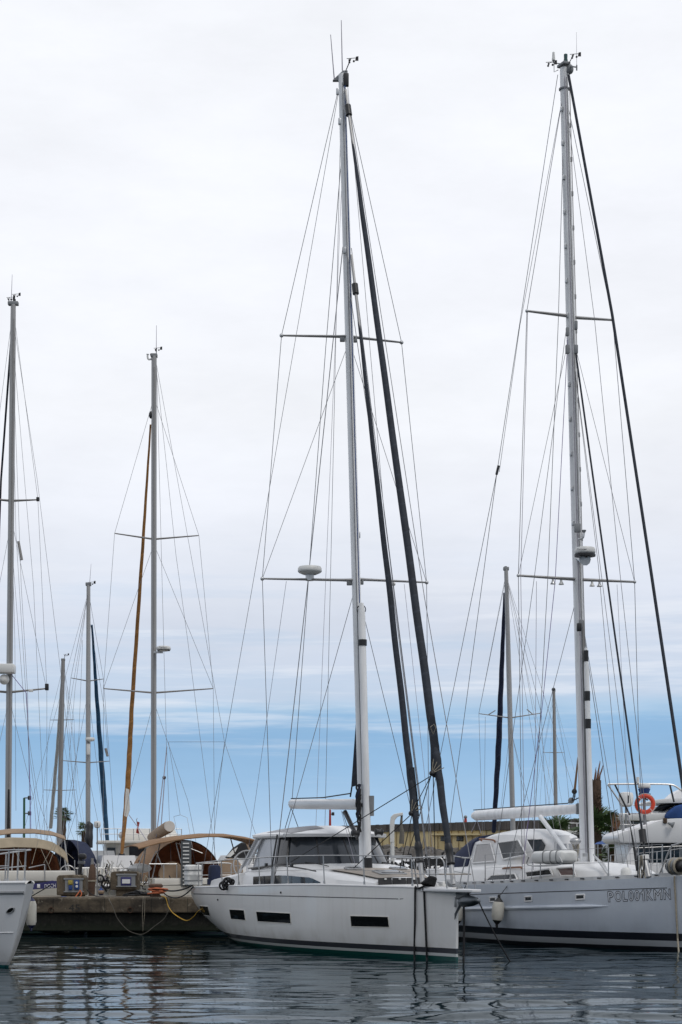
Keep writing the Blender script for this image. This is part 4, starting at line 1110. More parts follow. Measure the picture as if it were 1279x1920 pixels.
# coachroof + pilothouse
axr = (FR.fwd(), FR.stb(), Vector((0, 0, 1)))
cw2 = spl([-5.4, -2.5, -.5, 1.0, 2.0, 2.5], [1.40, 1.50, 1.42, 1.12, .72, .45]); ch2 = spl([-5.4, -.5, 1.0, 2.0, 2.5], [.46, .44, .34, .2, .08])
def dk2(f): return hr.zd(f) + .02
rr = []
for i in range(30):
    f = -5.4 + 7.9*i/29; c, h, z = cw2(f), ch2(f), dk2(f)
    half = [(c + .05, -.02), (c - .02, h*.75), (c - .09, h*.95), (c - .2, h + .02), (c*.4, h + .07)]
    rr.append([FR.at(f, s, z + y) for s, y in half] + [FR.at(f, 0, z + h + .09)] + [FR.at(f, -s, z + y) for s, y in half[::-1]])
MB().loft(rr, closed=False, cap=True).build('coachroof', M['gel'], yr)
def on_side(px, py, s, off=0): return FR.pix(px, py, s + off)
def window2(corners, sfun, glass, frame=M['gel'], name='window'):
    """pane on the inclined side of the house: s depends on height"""
    def pt(q, off):
        s = 1.3
        for _ in range(8):
            w_ = FR.pix(q[0], q[1], s); s = sfun(w_.z, (w_ - FR.at(0, 0, 0)).dot(FR.fwd()))
        return FR.pix(q[0], q[1], s + off)
    c = [Vector(x) for x in corners]; r = []
    for j in range(4):
        a = c[0].lerp(c[3], j/3); b = c[1].lerp(c[2], j/3); r.append([pt(a.lerp(b, i/6), .03) for i in range(7)])
    g = MB().loft(r, closed=False).build(name, glass, yr)
    loop = [pt(c[i].lerp(c[(i+1) % 4], k/5), .03) for i in range(4) for k in range(5)]; loop.append(loop[0])
    MB().tube(loop, .022, 6).build('window_frame', frame, g)
ssc = lambda z, f: cw2(f) + .055 - .17*(z - dk2(f))
for c, m_ in ((((922, 1641), (965, 1638), (970.5, 1649), (910, 1652)), M['smoke']), (((985.5, 1635), (1030, 1629), (1036.5, 1640.5), (988, 1645)), M['glass']), (((1044, 1628), (1074, 1626), (1080, 1642), (1052, 1642.5)), M['redwin'])):
    window2(c, ssc, m_, name='coachroof_window')
hwf = spl([-3.9, -2.5, -2.0, -1.6, -1.2], [1.24, 1.24, 1.16, .92, .56])
hs = lambda z, f=-3: hwf(f) - .30*(z - 1.95)
rr = []
zr = spl([-3.9, -3.2, -2.4, -1.7, -1.2], [2.72, 2.86, 2.92, 2.88, 2.74])
def house(f, adv=0.0, dn=0.0):
    zt = zr(f) - dn; h_ = lambda z: hs(z, f)
    half = [(h_(1.9) + .03, 1.9), (h_(2.0), 2.0), (h_(2.3), 2.3), (h_(zt - .26), zt - .26), (h_(zt - .26) - .05, zt - .16), (max(.12, h_(zt) - .22), zt - .06), (max(.06, h_(zt)*.45), zt - .01)]
    F_ = lambda z: f + adv*(1.0 - .62*(z - 1.9)/(zt - 1.9))
    return [FR.at(F_(z), s, z) for s, z in half] + [FR.at(F_(zt), 0, zt)] + [FR.at(F_(z), -s, z) for s, z in half[::-1]]
for i in range(19): rr.append(house(-3.9 + 2.7*i/18, .5*max(0, (i - 11)/7)**2))
MB().loft(rr, closed=False, cap=True).build('pilothouse', M['gel'], yr)
window2(((894, 1583), (920, 1581.5), (929, 1615), (886.5, 1618.5)), hs, M['curtain'])
window2(((933, 1580), (972, 1575), (987, 1603), (943, 1611.5)), hs, M['smoke'])
window2(((987, 1573.5), (1016, 1572.5), (1029, 1592), (1002, 1603.5)), hs, M['smoke'])
# front panes on the raked windscreen
def fpane(s0, s1):
    zt = zr(-1.2)
    def pt(s, z): return FR.at(-1.2 + .5*(1.0 - .62*(z - 1.9)/(zt - 1.9)) + .02, s, z)
    k = [pt(s0, 2.12), pt(s1, 2.12), pt(s1*.72, 2.52), pt(s0*.72, 2.52)]
    g = MB().plate(k, FR.fwd()*.012).build('windscreen', M['vinyl'], yr, smooth=False)
    MB().tube(k + [k[0]], .02, 6).build('window_frame', M['gel'], g)
fpane(.45, .02); fpane(-.02, -.45)
# blue canvas hood aft of the house
rr = []
for i in range(9):
    t = i/8; f = -3.85 - 1.05*t; zt = 2.80 - .10*t - .32*t*t
    half = [(1.30, 1.62), (1.28, 2.0), (1.12, zt - .25), (.92, zt - .07), (.5, zt)]
    rr.append([FR.at(f - .25*(2.8 - z)*t, s, z) for s, z in half] + [FR.at(f, 0, zt + .02)] + [FR.at(f - .25*(2.8 - z)*t, -s, z) for s, z in half[::-1]])
MB().loft(rr, closed=False, cap=True).build('cockpit_hood', M['navy'], yr)
for (a, b, s) in (((904, 1573), (928, 1575), 1.06), ((948, 1628), (979, 1626), 1.38)):
    p, q_ = FR.pix(*a, s), FR.pix(*b, s)
    mb = MB().tube(bez([p - Vector((0, 0, .05)), p + FR.stb()*.06, q_ + FR.stb()*.06, q_ - Vector((0, 0, .05))], 5), .022, 7); mb.build('handrail', M['wood'], yr)
MB().box(FR.at(-5.6, 1.30, 1.66), (.8, .2, .42), axr).build('cockpit_coaming', M['gel'], yr, bevel=.03)

# stanchions and lifelines
for sd in (1, -1):
    feet = []
    for p in (906, 953, 1009.5, 1071.5, 1137, 1193, 1238):
        f = edge_f(hr, p, 1); q_ = foot(hr, f, sd, .06, .05); feet.append(q_); stanchion(yr, q_, .70)
    for h in (.70, .36): wire(yr, 'lifeline', [q_ + Vector((0, 0, h)) for q_ in feet], .006, M['steel'])
# bow pulpit
f0 = edge_f(hr, 1232, 1)
for sd in (1, -1):
    a = foot(hr, f0, sd, .06, .05); b = foot(hr, f0 + .28, sd, .06, .72); c = foot(hr, 4.7, sd, -.15, .80)
    mb = MB().tube(bez([a, a.lerp(b, .9), b + FR.fwd()*.10, c], 6), .02, 8)
    mb.tube([a.lerp(b, .5), foot(hr, 4.7, sd, -.12, .42)], .014, 7)
    mb.build('pulpit', M['steel'], yr)

# ---- rig
MT2, MB2 = P(1057, 122, 47.9), P(1098.5, 1644, 47.15)
def m2(y): return mrow(y, MT2, MB2)
pts = [MB2 - Vector((0, 0, .1))] + [m2(y) for y in (1300, 900, 500, 220, 128)]
mast2 = ellip_tube(pts, (FR.fwd(), FR.stb()), [.15, .15, .145, .14, .13, .12], [.112, .112, .11, .107, .10, .092], 22).build('mast', M['mastw'], yr)
ring = m2(168); MB().tube([ring + Vector((0, 0, .02)), ring - Vector((0, 0, .02))], .14, 14).build('mast_band', M['greyp'], mast2)
for o_, m_ in ((.03, 'wire'), (-.05, 'mastd'), (.09, 'wirel')):
    wire(mast2, 'halyard', [m2(y) + FR.fwd()*.175 + FR.stb()*o_ for y in (1600, 900, 150)], .011, M[m_])
for k, y in enumerate(range(208, 1000, 65)):   # mast steps, alternating sides
    for sd, dy in ((1, 0), (-1, 28)):
        q_ = m2(y + dy) + FR.stb()*sd*.125 + FR.fwd()*.04
        MB().box(q_, (.07, .05, .12), axr).build('mast_step', M['ali'], mast2, bevel=.012)
hd = m2(124)
MB().box(hd + Vector((0, 0, .03)), (.34, .2, .07), axr).build('masthead', M['greyp'], mast2, bevel=.01)
MB().lathe([(.055, 0), (.055, .10), (.045, .10), (.05, .22), (.045, .24)], hd + Vector((.05, 0, .06)), n=12).build('tricolour_lamp', mat('green_lens', (.02, .07, .07), .2), mast2)
MB().tube([hd + Vector((0, 0, .05)), P(1038, 118, 47.00), P(1038, 112, 47.00)], .014, 6).build('antenna_arm', M['greyp'], mast2)
MB().tube([P(1038, 113, 47.00), P(1038, 98, 47.00)], [.045, .028], 8).build('antenna', M['plast'], mast2)
MB().tube([P(1047, 131, 47.00), P(1039, 135, 47.00), P(1039, 120, 47.00)], .010, 6).build('antenna_arm', M['greyp'], mast2)
mast_top_vane(mast2, hd + Vector((.12, 0, .05)), P(1076, 102, 47.00)); mast_top_vane(mast2, P(1037, 116, 47.00), P(1031, 117, 47.00))
MB().tube([hd + Vector((.15, 0, 0)), P(1081, 126, 47.00)], .02, 6).tube([P(1081.5, 122, 47.00), P(1081.5, 132, 47.00)], .018, 6).build('antenna_arm', M['greyp'], mast2)
MB().tube([P(1081.5, 124, 47.00), P(1081, 60, 47.00)], [.006, .003], 5).build('whip_antenna', M['wirel'], mast2)
MB().ball(P(1069, 130, 47.80), .09, (1, 1, 1.4), 10, 8).build('masthead_block', M['greyp'], mast2)
for px, y, w_ in ((1064, 655, .1), (1080, 655, .1), (1064, 622, .08), (1080, 610, .08), (1083, 990, .16), (1089, 1170, .1)):
    MB().box(P(px, y, 47.05), (w_, .1, .22)).build('mast_fitting', M['greyp'], mast2, bevel=.02)
LT2, LP2, UT2, UP2 = P(972, 1079, 46.7), P(1190, 1091, 48.1), P(988, 583, 47.1), P(1149, 600, 48.2)
for y, tip in ((1092, LT2), (1092, LP2), (598, UT2), (600, UP2)):
    b = m2(y); sp = MB().tube([b, b.lerp(tip, .1), b.lerp(tip, .95), tip], [.065, .06, .04, .035], 10, squash=.7).build('spreader', M['mastg'], mast2)
    MB().ball(tip, .045, n=8, m=6).build('spreader_tip', M['ali'], sp)
for px, y, tip, t in ((1036, 1092, LT2, .42), (1050, 1094, LT2, .28), (1112, 1098, LP2, .25), (1126, 1098, LP2, .38)):
    q_ = m2(1092).lerp(tip, t); MB().lathe([(.03, 0), (.03, .05), (.07, .12), (.065, .13)], q_ - Vector((0, 0, .03)), (0, 0, -1), 12).build('deck_lamp', M['plast' if px in (1050, 1112) else 'ali'], mast2)
rd = P(1097, 1047, 46.70)
MB().tube([m2(1052) , P(1090, 1050, 46.90), rd - Vector((0, 0, .02))], [.06, .06, .16], 10).build('radar_bracket', M['ali'], mast2)
MB().ball(P(1099, 1042, 46.50), .05, n=8, m=6).build('camera_lamp', M['black'], mast2)
radome(mast2, rd + Vector((0, 0, .06)), .26, .22)
MB().tube([rd + Vector((0, 0, .05)), rd + Vector((0, 0, .10))], .262, 26).build('radar_skirt', M['black'], mast2)
lettering('radar_lettering', 'Raymarine', rd + Vector((-.22, -.262, .16)), (1, .0, 0), (0, 0, 1), .045, .22, M['ink'], mast2)
MB().tube(bez([P(1085, 1012, 47.00), P(1093, 1008, 46.90), P(1095, 999, 46.90)], 5), .03, 7).build('horn_bracket', M['ali'], mast2)
MB().lathe([(.03, 0), (.06, .06), (.05, .07)], P(1095, 999, 46.90), n=10).build('anemometer', M['greyp'], mast2)
# pole stowed on the mast front with black bands
pa, pb = m2(1222) + FR.fwd()*.29, m2(1636) + FR.fwd()*.31
pole = MB().tube([pa, pa.lerp(pb, .12), pa.lerp(pb, .9), pb], [.04, .066, .066, .05], 14).build('spinnaker_pole', M['mastw'], yr)
for y, h in ((1230, .14), (1305, .12), (1357, .12)):
    q_ = on_line(pa, pb, y); MB().tube([q_ + Vector((0, 0, h)), q_ - Vector((0, 0, h))], .075 if y > 1250 else .06, 14).build('pole_band', M['black'], pole)
MB().box(P(1086, 1176, 46.90), (.12, .1, .2)).build('deck_lamp', M['black'], mast2, bevel=.02)
wire(mast2, 'pole_track', [m2(1170) + FR.fwd()*.18, m2(1640) + FR.fwd()*.18], .03, M['mastd'])
# rigging
def feet2(px): return foot(hr, edge_f(hr, px), 1, .10, .05)
def s2(name, pts, r=.006, m='wire'): return wire(yr, name, pts, r, M[m])
cs = feet2(973); cp = foot(hr, edge_f(hr, 973), -1, .1, .05)
s2('cap_shroud', [m2(165), UT2, LT2, cs], .008); s2('cap_shroud', [m2(165), UP2, LP2, P(1198, 1400, 48.70), cp], .008)
s2('intermediate_shroud', [UT2 + Vector((.02, 0, 0)), LT2 + Vector((.06, 0, 0)), cs + Vector((.06, 0, 0))], .007, 'wirel')
s2('diagonal_shroud', [m2(620), LT2]); s2('diagonal_shroud', [m2(622), LP2])
s2('lower_shroud', [m2(1115), feet2(938)], .007); s2('lower_shroud', [m2(1118), P(1145, 1528, 48.10), P(1160, 1640, 48.30)], .008)
s2('lower_shroud', [m2(1122), P(1172, 1640, 47.00)], .007)
s2('runner', [P(1061, 623, 47.40), P(1002, 1082, 46.70), feet2(917)], .007)
s2('halyard', [m2(180), P(1047, 600, 47.50), P(1027, 1090, 46.90), feet2(990)], .008)
s2('halyard', [m2(560), P(1041, 1090, 47.10), P(1017, 1322, 46.90), FR.at(-.9, 1.3, 2.0)], .008, 'purple')
s2('halyard', [m2(640), P(1122, 1060, 46.6), P(1167, 1560, 45), P(1180, 1640, 44.6)], .007)
s2('halyard', [m2(640), P(1128, 1080, 46.6), P(1200, 1640, 44.5)], .007)
s2('halyard', [m2(170), P(1115, 600, 46.60), P(1161, 1060, 46.2), P(1205, 1470, 45), P(1222, 1640, 44.6)], .007)
s2('signal_halyard', [P(1006, 1090, 46.80), P(1004, 1380, 46.80), P(1000, 1640, 46.80)], .006, 'wirel')
s2('signal_halyard', [P(1157, 1096, 48.10), P(1172, 1380, 48.10), P(1183, 1640, 48.10)], .005, 'wirel')
bk = P(932, 885, 50.30); sq = [FR.at(-8.5, s, 1.45) for s in (.45, -.45)]
s2('backstay', [P(1046, 140, 48.00), bk], .008); s2('running_backstay', [m2(165), P(975, 610, 48.40), bk + Vector((.06, 0, 0))], .006)
MB().tube([P(935, 873, 50.30), P(931, 890, 50.30)], .035, 8).build('backstay_insulator', M['black'], yr)
for q_ in sq: s2('backstay_leg', [bk, q_], .008)
FS = FR.at(4.6, 0, 1.82)
fo = MB().tube([P(1066, 140, 46.80), P(1148, 590, 46.3), P(1219, 1060, 44.85), FS], [.034, .036, .038, .042], 10).build('furled_genoa', M['sailn'], yr)
fo.data.materials[0] = M['sailc']
FI = P(1222, 1640, 45.0)
s2('inner_forestay', [P(1078, 650, 47.30), P(1135, 1060, 46.9), P(1204, 1560, 45.3)], .024, 'sailc')
MB().tube([P(1204, 1556, 45.3), P(1207, 1580, 45.2)], .09, 10).build('furler_drum', M['black'], yr)
s2('inner_forestay_strop', [P(1207, 1580, 45.2), P(1212, 1640, 45.1)], .02, 'black')
MB().tube([P(1182, 1550, 45.2), P(1191, 1600, 45.1), P(1196, 1642, 45.0)], [.012, .035, .03], 8).build('turnbuckle', M['black'], yr)
# boom
ba2, bb2 = FR.pix(1086, 1516.5, 0), FR.pix(888, 1529.5, 0)
bd2 = (bb2 - ba2).normalized(); sd2 = bd2.cross(Vector((0, 0, 1))).normalized(); ub2 = sd2.cross(bd2)
rr = [[ba2.lerp(bb2, t) + sd2*math.cos(a)*.13*k + ub2*math.sin(a)*.15*k*dz for a in [2*math.pi*j/14 for j in range(14)]] for t, k, dz in ((0, .75, 1), (.03, .95, .85), (.4, 1, 1), (.8, 1, 1), (.97, .95, 1.0), (1, .65, .9))]
boom2 = MB().loft(rr, True, True).build('boom', M['mastw'], yr)
wire(boom2, 'outhaul', [ba2 + ub2*.28, ba2.lerp(bb2, .1) + ub2*.16, bb2 + ub2*.16], .014, M['rope'])
MB().box(ba2 + bd2*-.02, (.18, .2, .28)).build('gooseneck', M['greyp'], boom2, bevel=.03)
for q_ in ((884, 1560), (902, 1562)): s2('mainsheet', [bb2 + bd2*-.2 - Vector((0, 0, .12)), FR.pix(q_[0], q_[1], .2)], .008, 'wirel')
MB().tube([P(1013, 1531, 48.50), P(1069, 1606, 47.30)], [.06, .055], 10).build('vang', M['mastw'], yr)
MB().plate([P(1083, 1420, 47.30), P(1079, 1455, 47.30), P(1076, 1480, 47.30), P(1080, 1482, 47.30), P(1085, 1425, 47.30)], (0, .06, 0)).build('mainsail_clew', M['tan'], yr, smooth=False)
for a, b in (((1078, 1480), (1073, 1502)), ((1080, 1480), (1076, 1502))): s2('clew_outhaul', [P(*a, 47.30), P(*b, 47.30)], .014, 'rope')
MB().ball(P(1077, 1484, 47.30), .07, n=8, m=6).build('clew_block', M['black'], yr); MB().ball(P(1071, 1501, 47.40), .08, n=8, m=6).build('clew_block', M['greyp'], yr)
# ropes and winch at the mast foot
MB().ball(P(1079, 1577, 46.70), .11, (1.3, 1, .8), 12, 8).build('mast_winch', M['steel'], mast2)
rg = random.Random(9)
for k in range(8):
    p0 = P(1079 + rg.uniform(-4, 5), 1582 + rg.uniform(-3, 8), 47.5); ln = rg.uniform(.5, .85)
    wire(mast2, 'coiled_halyard', [p0 + Vector((.03*math.sin(i + k), .02*math.cos(i*1.4 + k), -ln*i/6)) for i in range(7)], .022, M['ropew'] if k % 3 else M['mastd'])
MB().tube([P(1097, 1600, 46.60), P(1097, 1606, 46.60)], .06, 10).build('mast_winch', M['steel'], mast2)
for px, y, r_, h_ in ((1114, 1632, .13, .3), (1174, 1634, .13, .3)):
    q_ = FR.pix(px, y + 6, .2 if px < 1150 else .5)
    MB().lathe([(r_, -.1), (r_, h_*.5), (r_*.95, h_*.72), (r_*.6, h_*.9), (0, h_*.93)], q_ - Vector((0, 0, .1)), n=16).build('deck_vent', M['plast'], yr)
MB().box(FR.pix(1121, 1650, .3) + Vector((0, 0, .05)), (.9, .6, .22), axr).build('deck_hatch', M['gel'], yr, bevel=.03)
MB().tube([FR.pix(1208, 1612, .9), FR.pix(1216, 1645, .9)], [.085, .075], 10).build('deck_light_post', M['steel'], yr)
MB().tube([FR.pix(1207, 1604, .9), FR.pix(1208, 1612, .9)], .12, 12).build('post_cap', M['plast'], yr)
mb = MB()
for k in range(7):
    x = 1196 + k*2.2; q_ = FR.pix(x, 1612, 1.2)
    wire(yr, 'hanging_rope', [q_ + Vector((.04*math.sin(k), 0, .1)), q_ + Vector((.02*math.sin(k*2), .0, -.18)), q_ + Vector((.06*math.sin(k*3), 0, -.42))], .014, M['ropew'] if k % 3 else M['rope'])
q_ = FR.pix(1262, 1634, .6)
for k in range(4): MB().torus(q_ + FR.fwd()*.09*k + Vector((0, 0, .12)), .17, .03, FR.fwd(), n=18, m=7).build('anchor_rode_coil', M['ropew' if k % 2 else 'greyp'], yr)
MB().tube([q_ + FR.fwd()*-.15 + Vector((0, 0, .12)), q_ + FR.fwd()*.5 + Vector((0, 0, .12))], .12, 12).build('anchor_reel', M['black'], yr)
# folded gangway ladder on deck
lad = thing('boarding_ladder', 'aluminium boarding ladder leaning along the deck beside the mast of the grey yacht', 'ladder', FR.pix(1146, 1648, .8))
a0, a1 = FR.pix(1113, 1602, .75), FR.pix(1148, 1650, .75); dv = Vector((.12, .05, .16)).normalized()
for k in (0, .42): MB().tube([a0 + dv*k*.0 + Vector((k*.6, 0, -k*.55)), a1 + Vector((k*.02, 0, -k*.05))], .022, 7).build('rail', M['ali'], lad)
for k in range(11):
    t = k/10.5; x = a0.lerp(a1, t); y_ = (a0 + Vector((.252, 0, -.231))).lerp(a1 + Vector((.008, 0, -.02)), t); MB().tube([x, y_], .012, 6).build('rung', M['ali'], lad)
# liferaft in a cradle on the rail
lr2 = thing('liferaft_canister', 'flat white liferaft canister in a cradle on the rail of the grey yacht', 'liferaft', FR.pix(1040, 1620, 1.6))
l0, l1 = FR.pix(1011, 1608, 1.55), FR.pix(1069, 1606, 1.55); dx_ = (l1 - l0).normalized(); n_ = dx_.cross(Vector((0, 0, 1)))
rr = []
for t, k in ((0, .6), (.03, .9), (.08, 1), (.92, 1), (.97, .9), (1, .6)):
    rr.append([l0.lerp(l1, t) + n_*(.26*k*(abs(math.cos(a))**.45)*(1 if math.cos(a) > 0 else -1)) + Vector((0, 0, .155*k*(abs(math.sin(a))**.45)*(1 if math.sin(a) > 0 else -1))) for a in [2*math.pi*j/20 for j in range(20)]])
MB().loft(rr, True, True).build('canister', M['plast'], lr2)
for t in (.42, .66, .85):
    c_ = l0.lerp(l1, t); MB().tube([c_ + n_*(.27*(abs(math.cos(a))**.45)*(1 if math.cos(a) > 0 else -1)) + Vector((0, 0, .165*(abs(math.sin(a))**.45)*(1 if math.sin(a) > 0 else -1))) for a in [2*math.pi*j/20 for j in range(21)]], .012, 5).build('strap', M['greyp'], lr2)
mb = MB().tube(bez([l0 + Vector((0, 0, .02)) - n_*.28*0 + n_*.30, l0 + n_*.28 - Vector((0, 0, .19)), l1 + n_*.28 - Vector((0, 0, .19)), l1 + n_*.30], 6), .016, 6); mb.build('cradle', M['steel'], lr2)
# fenders
fender('pale fender with black ends hanging from the side of the grey yacht', hr.on(947, 1681, .17), .72, .155, M['offw'], M['fblack'], feet2(953) + Vector((0, 0, .02)), tilt=(-.08, 0, 0))
fender('pale fender half hidden behind the bow anchor of the white sloop', hr.on(867, 1690, .14), .62, .14, M['offw'], M['fblack'], foot(hr, edge_f(hr, 875), 1, .05, .1))
mooring('black and tan mooring line hanging down the side of the grey yacht by its bow', [hr.on(1267, 1646, .05) + Vector((0, 0, .04)), hr.on(1266, 1652, .04), hr.on(1268, 1690, .03), hr.on(1272, 1760, .03), PZ(1275, -.3, 42.5)], .020, M['ropew'])
MB().tube([hr.on(1266.5, 1646, .06), hr.on(1266, 1655, .06), hr.on(1268, 1690, .05), hr.on(1270.5, 1740, .05)], .022, 8)
# ------------------------------------------------------------------ motor yacht whose bow enters the picture
FL = Frame(-6.48, 36.3, 50)
hl = Hull(FL, -12, 0,
          spl([-12, -6, -3, -1.5, -.8, -.3, 0], [1.95, 1.92, 1.60, 1.02, .64, .32, .08]),
          spl([-12, -5, 0], [1.35, 1.5, 1.63]),
          spl([-12, -4, 0], [.4, .6, .35]),
          spl([-12, -4, 0], [4, 3, 1.7]), spl([-12, -4, 0], [2, 1.6, 1.15]), rake=.98, rake_len=2.6, rexp=.62, nst=70)
yl = thing('motor_yacht', 'white motor yacht showing its flared bow with an oval porthole', 'motor yacht', FL.at(-4, 0, 0))
hl.mesh('hull', hull_mat('motor_yacht_paint', (.86, .86, .86), [(.05, (.02, .12, .12)), (.12, (.5, .52, .52))], .22, dirt=.08), yl); hl.deck('deck', M['deck'], yl, .06)
for sd in (1, -1):
    MB().tube(hl.edge(-11.9, -.02, 60, .02, .02, sd), .035, 8).build('gunwale', M['gel'], yl)
    n_ = []
    for i in range(60):
        f = -11.8 + 11.79*i/59; n_.append(hl.pt(f, .085, sd))
    MB().tube(n_, .035, 7).build('rub_rail', M['greyp'], yl)
    n_ = [hl.pt(-11.8 + 11.75*i/59, .47, sd) for i in range(60)]
    MB().tube(n_, .014, 6).build('knuckle_line', M['gel'], yl)
# oval porthole
c0 = Vector((20, 1707)); loop = [c0 + Vector((7.2*math.cos(t)*.95 + 1.5*math.sin(t), -5.2*math.sin(t) - 2.2*math.cos(t))) for t in [2*math.pi*k/20 for k in range(20)]]
pp = [hl.on(q.x, q.y, .008) for q in loop]; g = MB().add(pp + [hl.on(20, 1707, .008)], [(k, (k+1) % 20, 20) for k in range(20)]).build('porthole', M['glass'], yl)
MB().tube(pp + [pp[0]], .014, 6).build('porthole_rim', M['steel'], g)
# bow rail
fe = [hl.f1 - d for d in (.02, .25, .8, 1.8, 3.2, 5)]
for sd in (1, -1):
    top = []
    for k, f in enumerate(fe):
        ff, b, z = hl.loc(f, 0, sd); p = FL.at(ff - .10, sd*max(abs(b) - .1, .05), z + .02)
        q = p + Vector((0, 0, .62)) + FL.fwd()*.06; top.append(q)
        if k: stanchion(yl, p, .62, FL.fwd()*.06, .016)
    wire(yl, 'bow_rail', bez(top, 5), .018, M['steel'])
    wire(yl, 'bow_rail', [q - Vector((0, 0, .3)) for q in bez(top[1:], 5)], .012, M['steel'])
# superstructure with raked front
rr = []
for f, zt, w_ in ((-.75, 1.72, .35), (-1.3, 2.1, .62), (-2.0, 2.55, .95), (-3.0, 3.05, 1.2), (-4.2, 3.3, 1.3), (-9, 3.3, 1.35)):
    rr.append([FL.at(f, s*w_*k, 1.55 + (zt - 1.55)*z) for s, k, z in ((1, 1.12, 0), (1, 1.0, .55), (1, .85, .9), (1, .5, 1), (-1, .5, 1), (-1, .85, .9), (-1, 1, .55), (-1, 1.12, 0))])
MB().loft(rr, False, True).build('superstructure', M['gel'], yl)
MB().plate([FL.at(-2.2, .95, 2.6), FL.at(-2.9, 1.18, 2.95), FL.at(-2.9, -1.18, 2.95), FL.at(-2.2, -.95, 2.6)], (0, 0, .03)).build('windscreen', M['smoke'], yl, smooth=False)
fender('white fender with navy blue ends hanging from the motor yacht bow beside the quay', P(58.5, 1681, 36.6), .64, .103, M['offw'], M['fnavy'], FL.at(.9, -.5, 1.60))

# ------------------------------------------------------------------ yachts moored on the far side of the quay
def stern_yacht(label, ox, oy, theta, beam, length, hullm, zd=1.38):
    fr = Frame(ox, oy, theta); b2 = beam/2
    h = Hull(fr, 0, length, spl([0, length*.35, length*.65, length*.88, length], [b2*.9, b2, b2*.85, b2*.38, .04]),
             spl([0, length*.5, length], [zd, zd, zd + .25]), spl([0, length*.4, length], [.05, .6, .3]),
             spl([0, length*.5, length], [2.4, 4.5, 2.6]), spl([0, length*.5, length], [1.5, 2, 1.5]))
    y = thing('sailing_yacht', label, 'sailing yacht', fr.at(length*.45, 0, 0))
    h.mesh('hull', hullm, y); h.deck('deck', M['deck'], y, .05)
    for sd in (1, -1): MB().tube(h.edge(.05, length - .1, 40, .02, .02, sd), .03, 6).build('toe_rail', M['gelwarm'], y)
    return fr, h, y
def wires(y, lst, r=.006):
    for pts in lst:
        a, b = Vector(pts[-2]), Vector(pts[-1])
        if b.z > 1.5 and proj(b)[1] > 1530 and a.z > b.z + .5:      # carry the line on down to the deck
            pts = list(pts[:-1]) + [a.lerp(b, (a.z - 1.3)/(a.z - b.z))]
        wire(y, 'shroud', pts, r, M['wire'])
def spreaders(mast, y, lst, mt, mb_, r=.035):
    for (ym, l, rgt) in lst:
        b = mrow(ym, mt, mb_)
        for tip in (l, rgt):
            if tip is None: continue
            q = P(tip[0], tip[1], b.y)
            sp = MB().tube([b, b.lerp(q, .95), q], [r*1.3, r*.8, r*.6], 8, squash=.7).build('spreader', M['mastd'], mast)
creamhull = hull_mat('cream_hull_paint', (.58, .56, .50), [(.08, (.03, .06, .05)), (.2, (.05, .06, .1))], .35, dirt=.15)

# --- yacht with the cream cockpit tent
FA, hA, yA = stern_yacht('cream hulled yacht with two arched beige cockpit awnings and a brown lining', -9.35, 56.3, 252, 3.6, 13, creamhull, 1.42)
MTA, MBA = P(25, 572, 62), P(14.5, 1600, 62)
mA = ellip_tube([MBA - Vector((0, 0, .3))] + [mrow(y, MTA, MBA) for y in (1300, 900, 650, 572)], (FA.fwd(), FA.stb()), .135, [.105, .105, .1, .095, .085], 16).build('mast', M['mastg'], yA)
wire(mA, 'sail_track', [mrow(y, MTA, MBA) + FA.stb()*.0 - FA.fwd()*.14 for y in (1560, 1000, 600)], .025, M['mastd'])
MB().box(MTA + Vector((0, 0, .05)), (.34, .2, .12)).build('masthead', M['greyp'], mA, bevel=.02)
MB().tube([P(21, 572, 62), P(23, 515, 62)], [.012, .006], 6).build('whip_antenna', M['wirel'], mA)
mast_top_vane(mA, P(27, 568, 62), P(28.5, 552, 62)); mast_top_vane(mA, P(22, 566, 62), P(18, 558, 62))
MB().tube([P(27, 570, 62), P(27, 561, 62)], .05, 8).build('tricolour_lamp', M['black'], mA)
spreaders(mA, yA, [(939, (-22, 935), (71, 937)), (1298, (-60, 1292), (87, 1291))], MTA, MBA, .045)
tA = P(88, 1291, 62); MB().box(tA + Vector((0, 0, .05)), (.12, .1, .22)).build('spreader_end', M['black'], mA, bevel=.02)
MB().box(P(71, 936, 62), (.1, .08, .14)).build('spreader_end', M['black'], mA, bevel=.02)
MB().box(P(8, 1254, 61.6), (.70, .5, .30)).build('radar_box', M['plast'], mA, bevel=.05); MB().ball(P(8, 1274, 61.6), .17, n=14, m=9).build('antenna_dome', M['plast'], mA)
MB().box(P(58, 1295, 61.9), (.14, .1, .08)).build('spreader_lamp', M['plast'], mA, bevel=.01)
dA = lambda px, D=60: PZ(px, 1.5, D)
wires(yA, [[mrow(578, MTA, MBA), P(71, 935, 62), tA, dA(88)], [mrow(600, MTA, MBA), P(70, 900, 61), P(114, 1260, 59), P(141, 1500, 57.5), PZ(150, 1.5, 56.6)],
           [mrow(660, MTA, MBA), P(40, 1100, 61), P(52, 1300, 60.5), dA(58)], [mrow(970, MTA, MBA), P(86, 1285, 62)], [mrow(980, MTA, MBA), P(-30, 1250, 62)],
           [mrow(578, MTA, MBA), P(-22, 935, 62), P(-60, 1292, 62)], [mrow(1310, MTA, MBA), P(64, 1500, 61), dA(76)], [mrow(1310, MTA, MBA), P(-20, 1480, 61)],
           [mrow(700, MTA, MBA), P(30, 1000, 61), P(56, 1420, 60), P(76, 1560, 59)], [mrow(940, MTA, MBA), P(28, 1200, 62), P(30, 1520, 62)],
           [mrow(640, MTA, MBA), P(63, 1100, 60.5), P(84, 1560, 59)], [mrow(1000, MTA, MBA), P(46, 1330, 60), P(72, 1500, 59.5), P(92, 1560, 59)]])
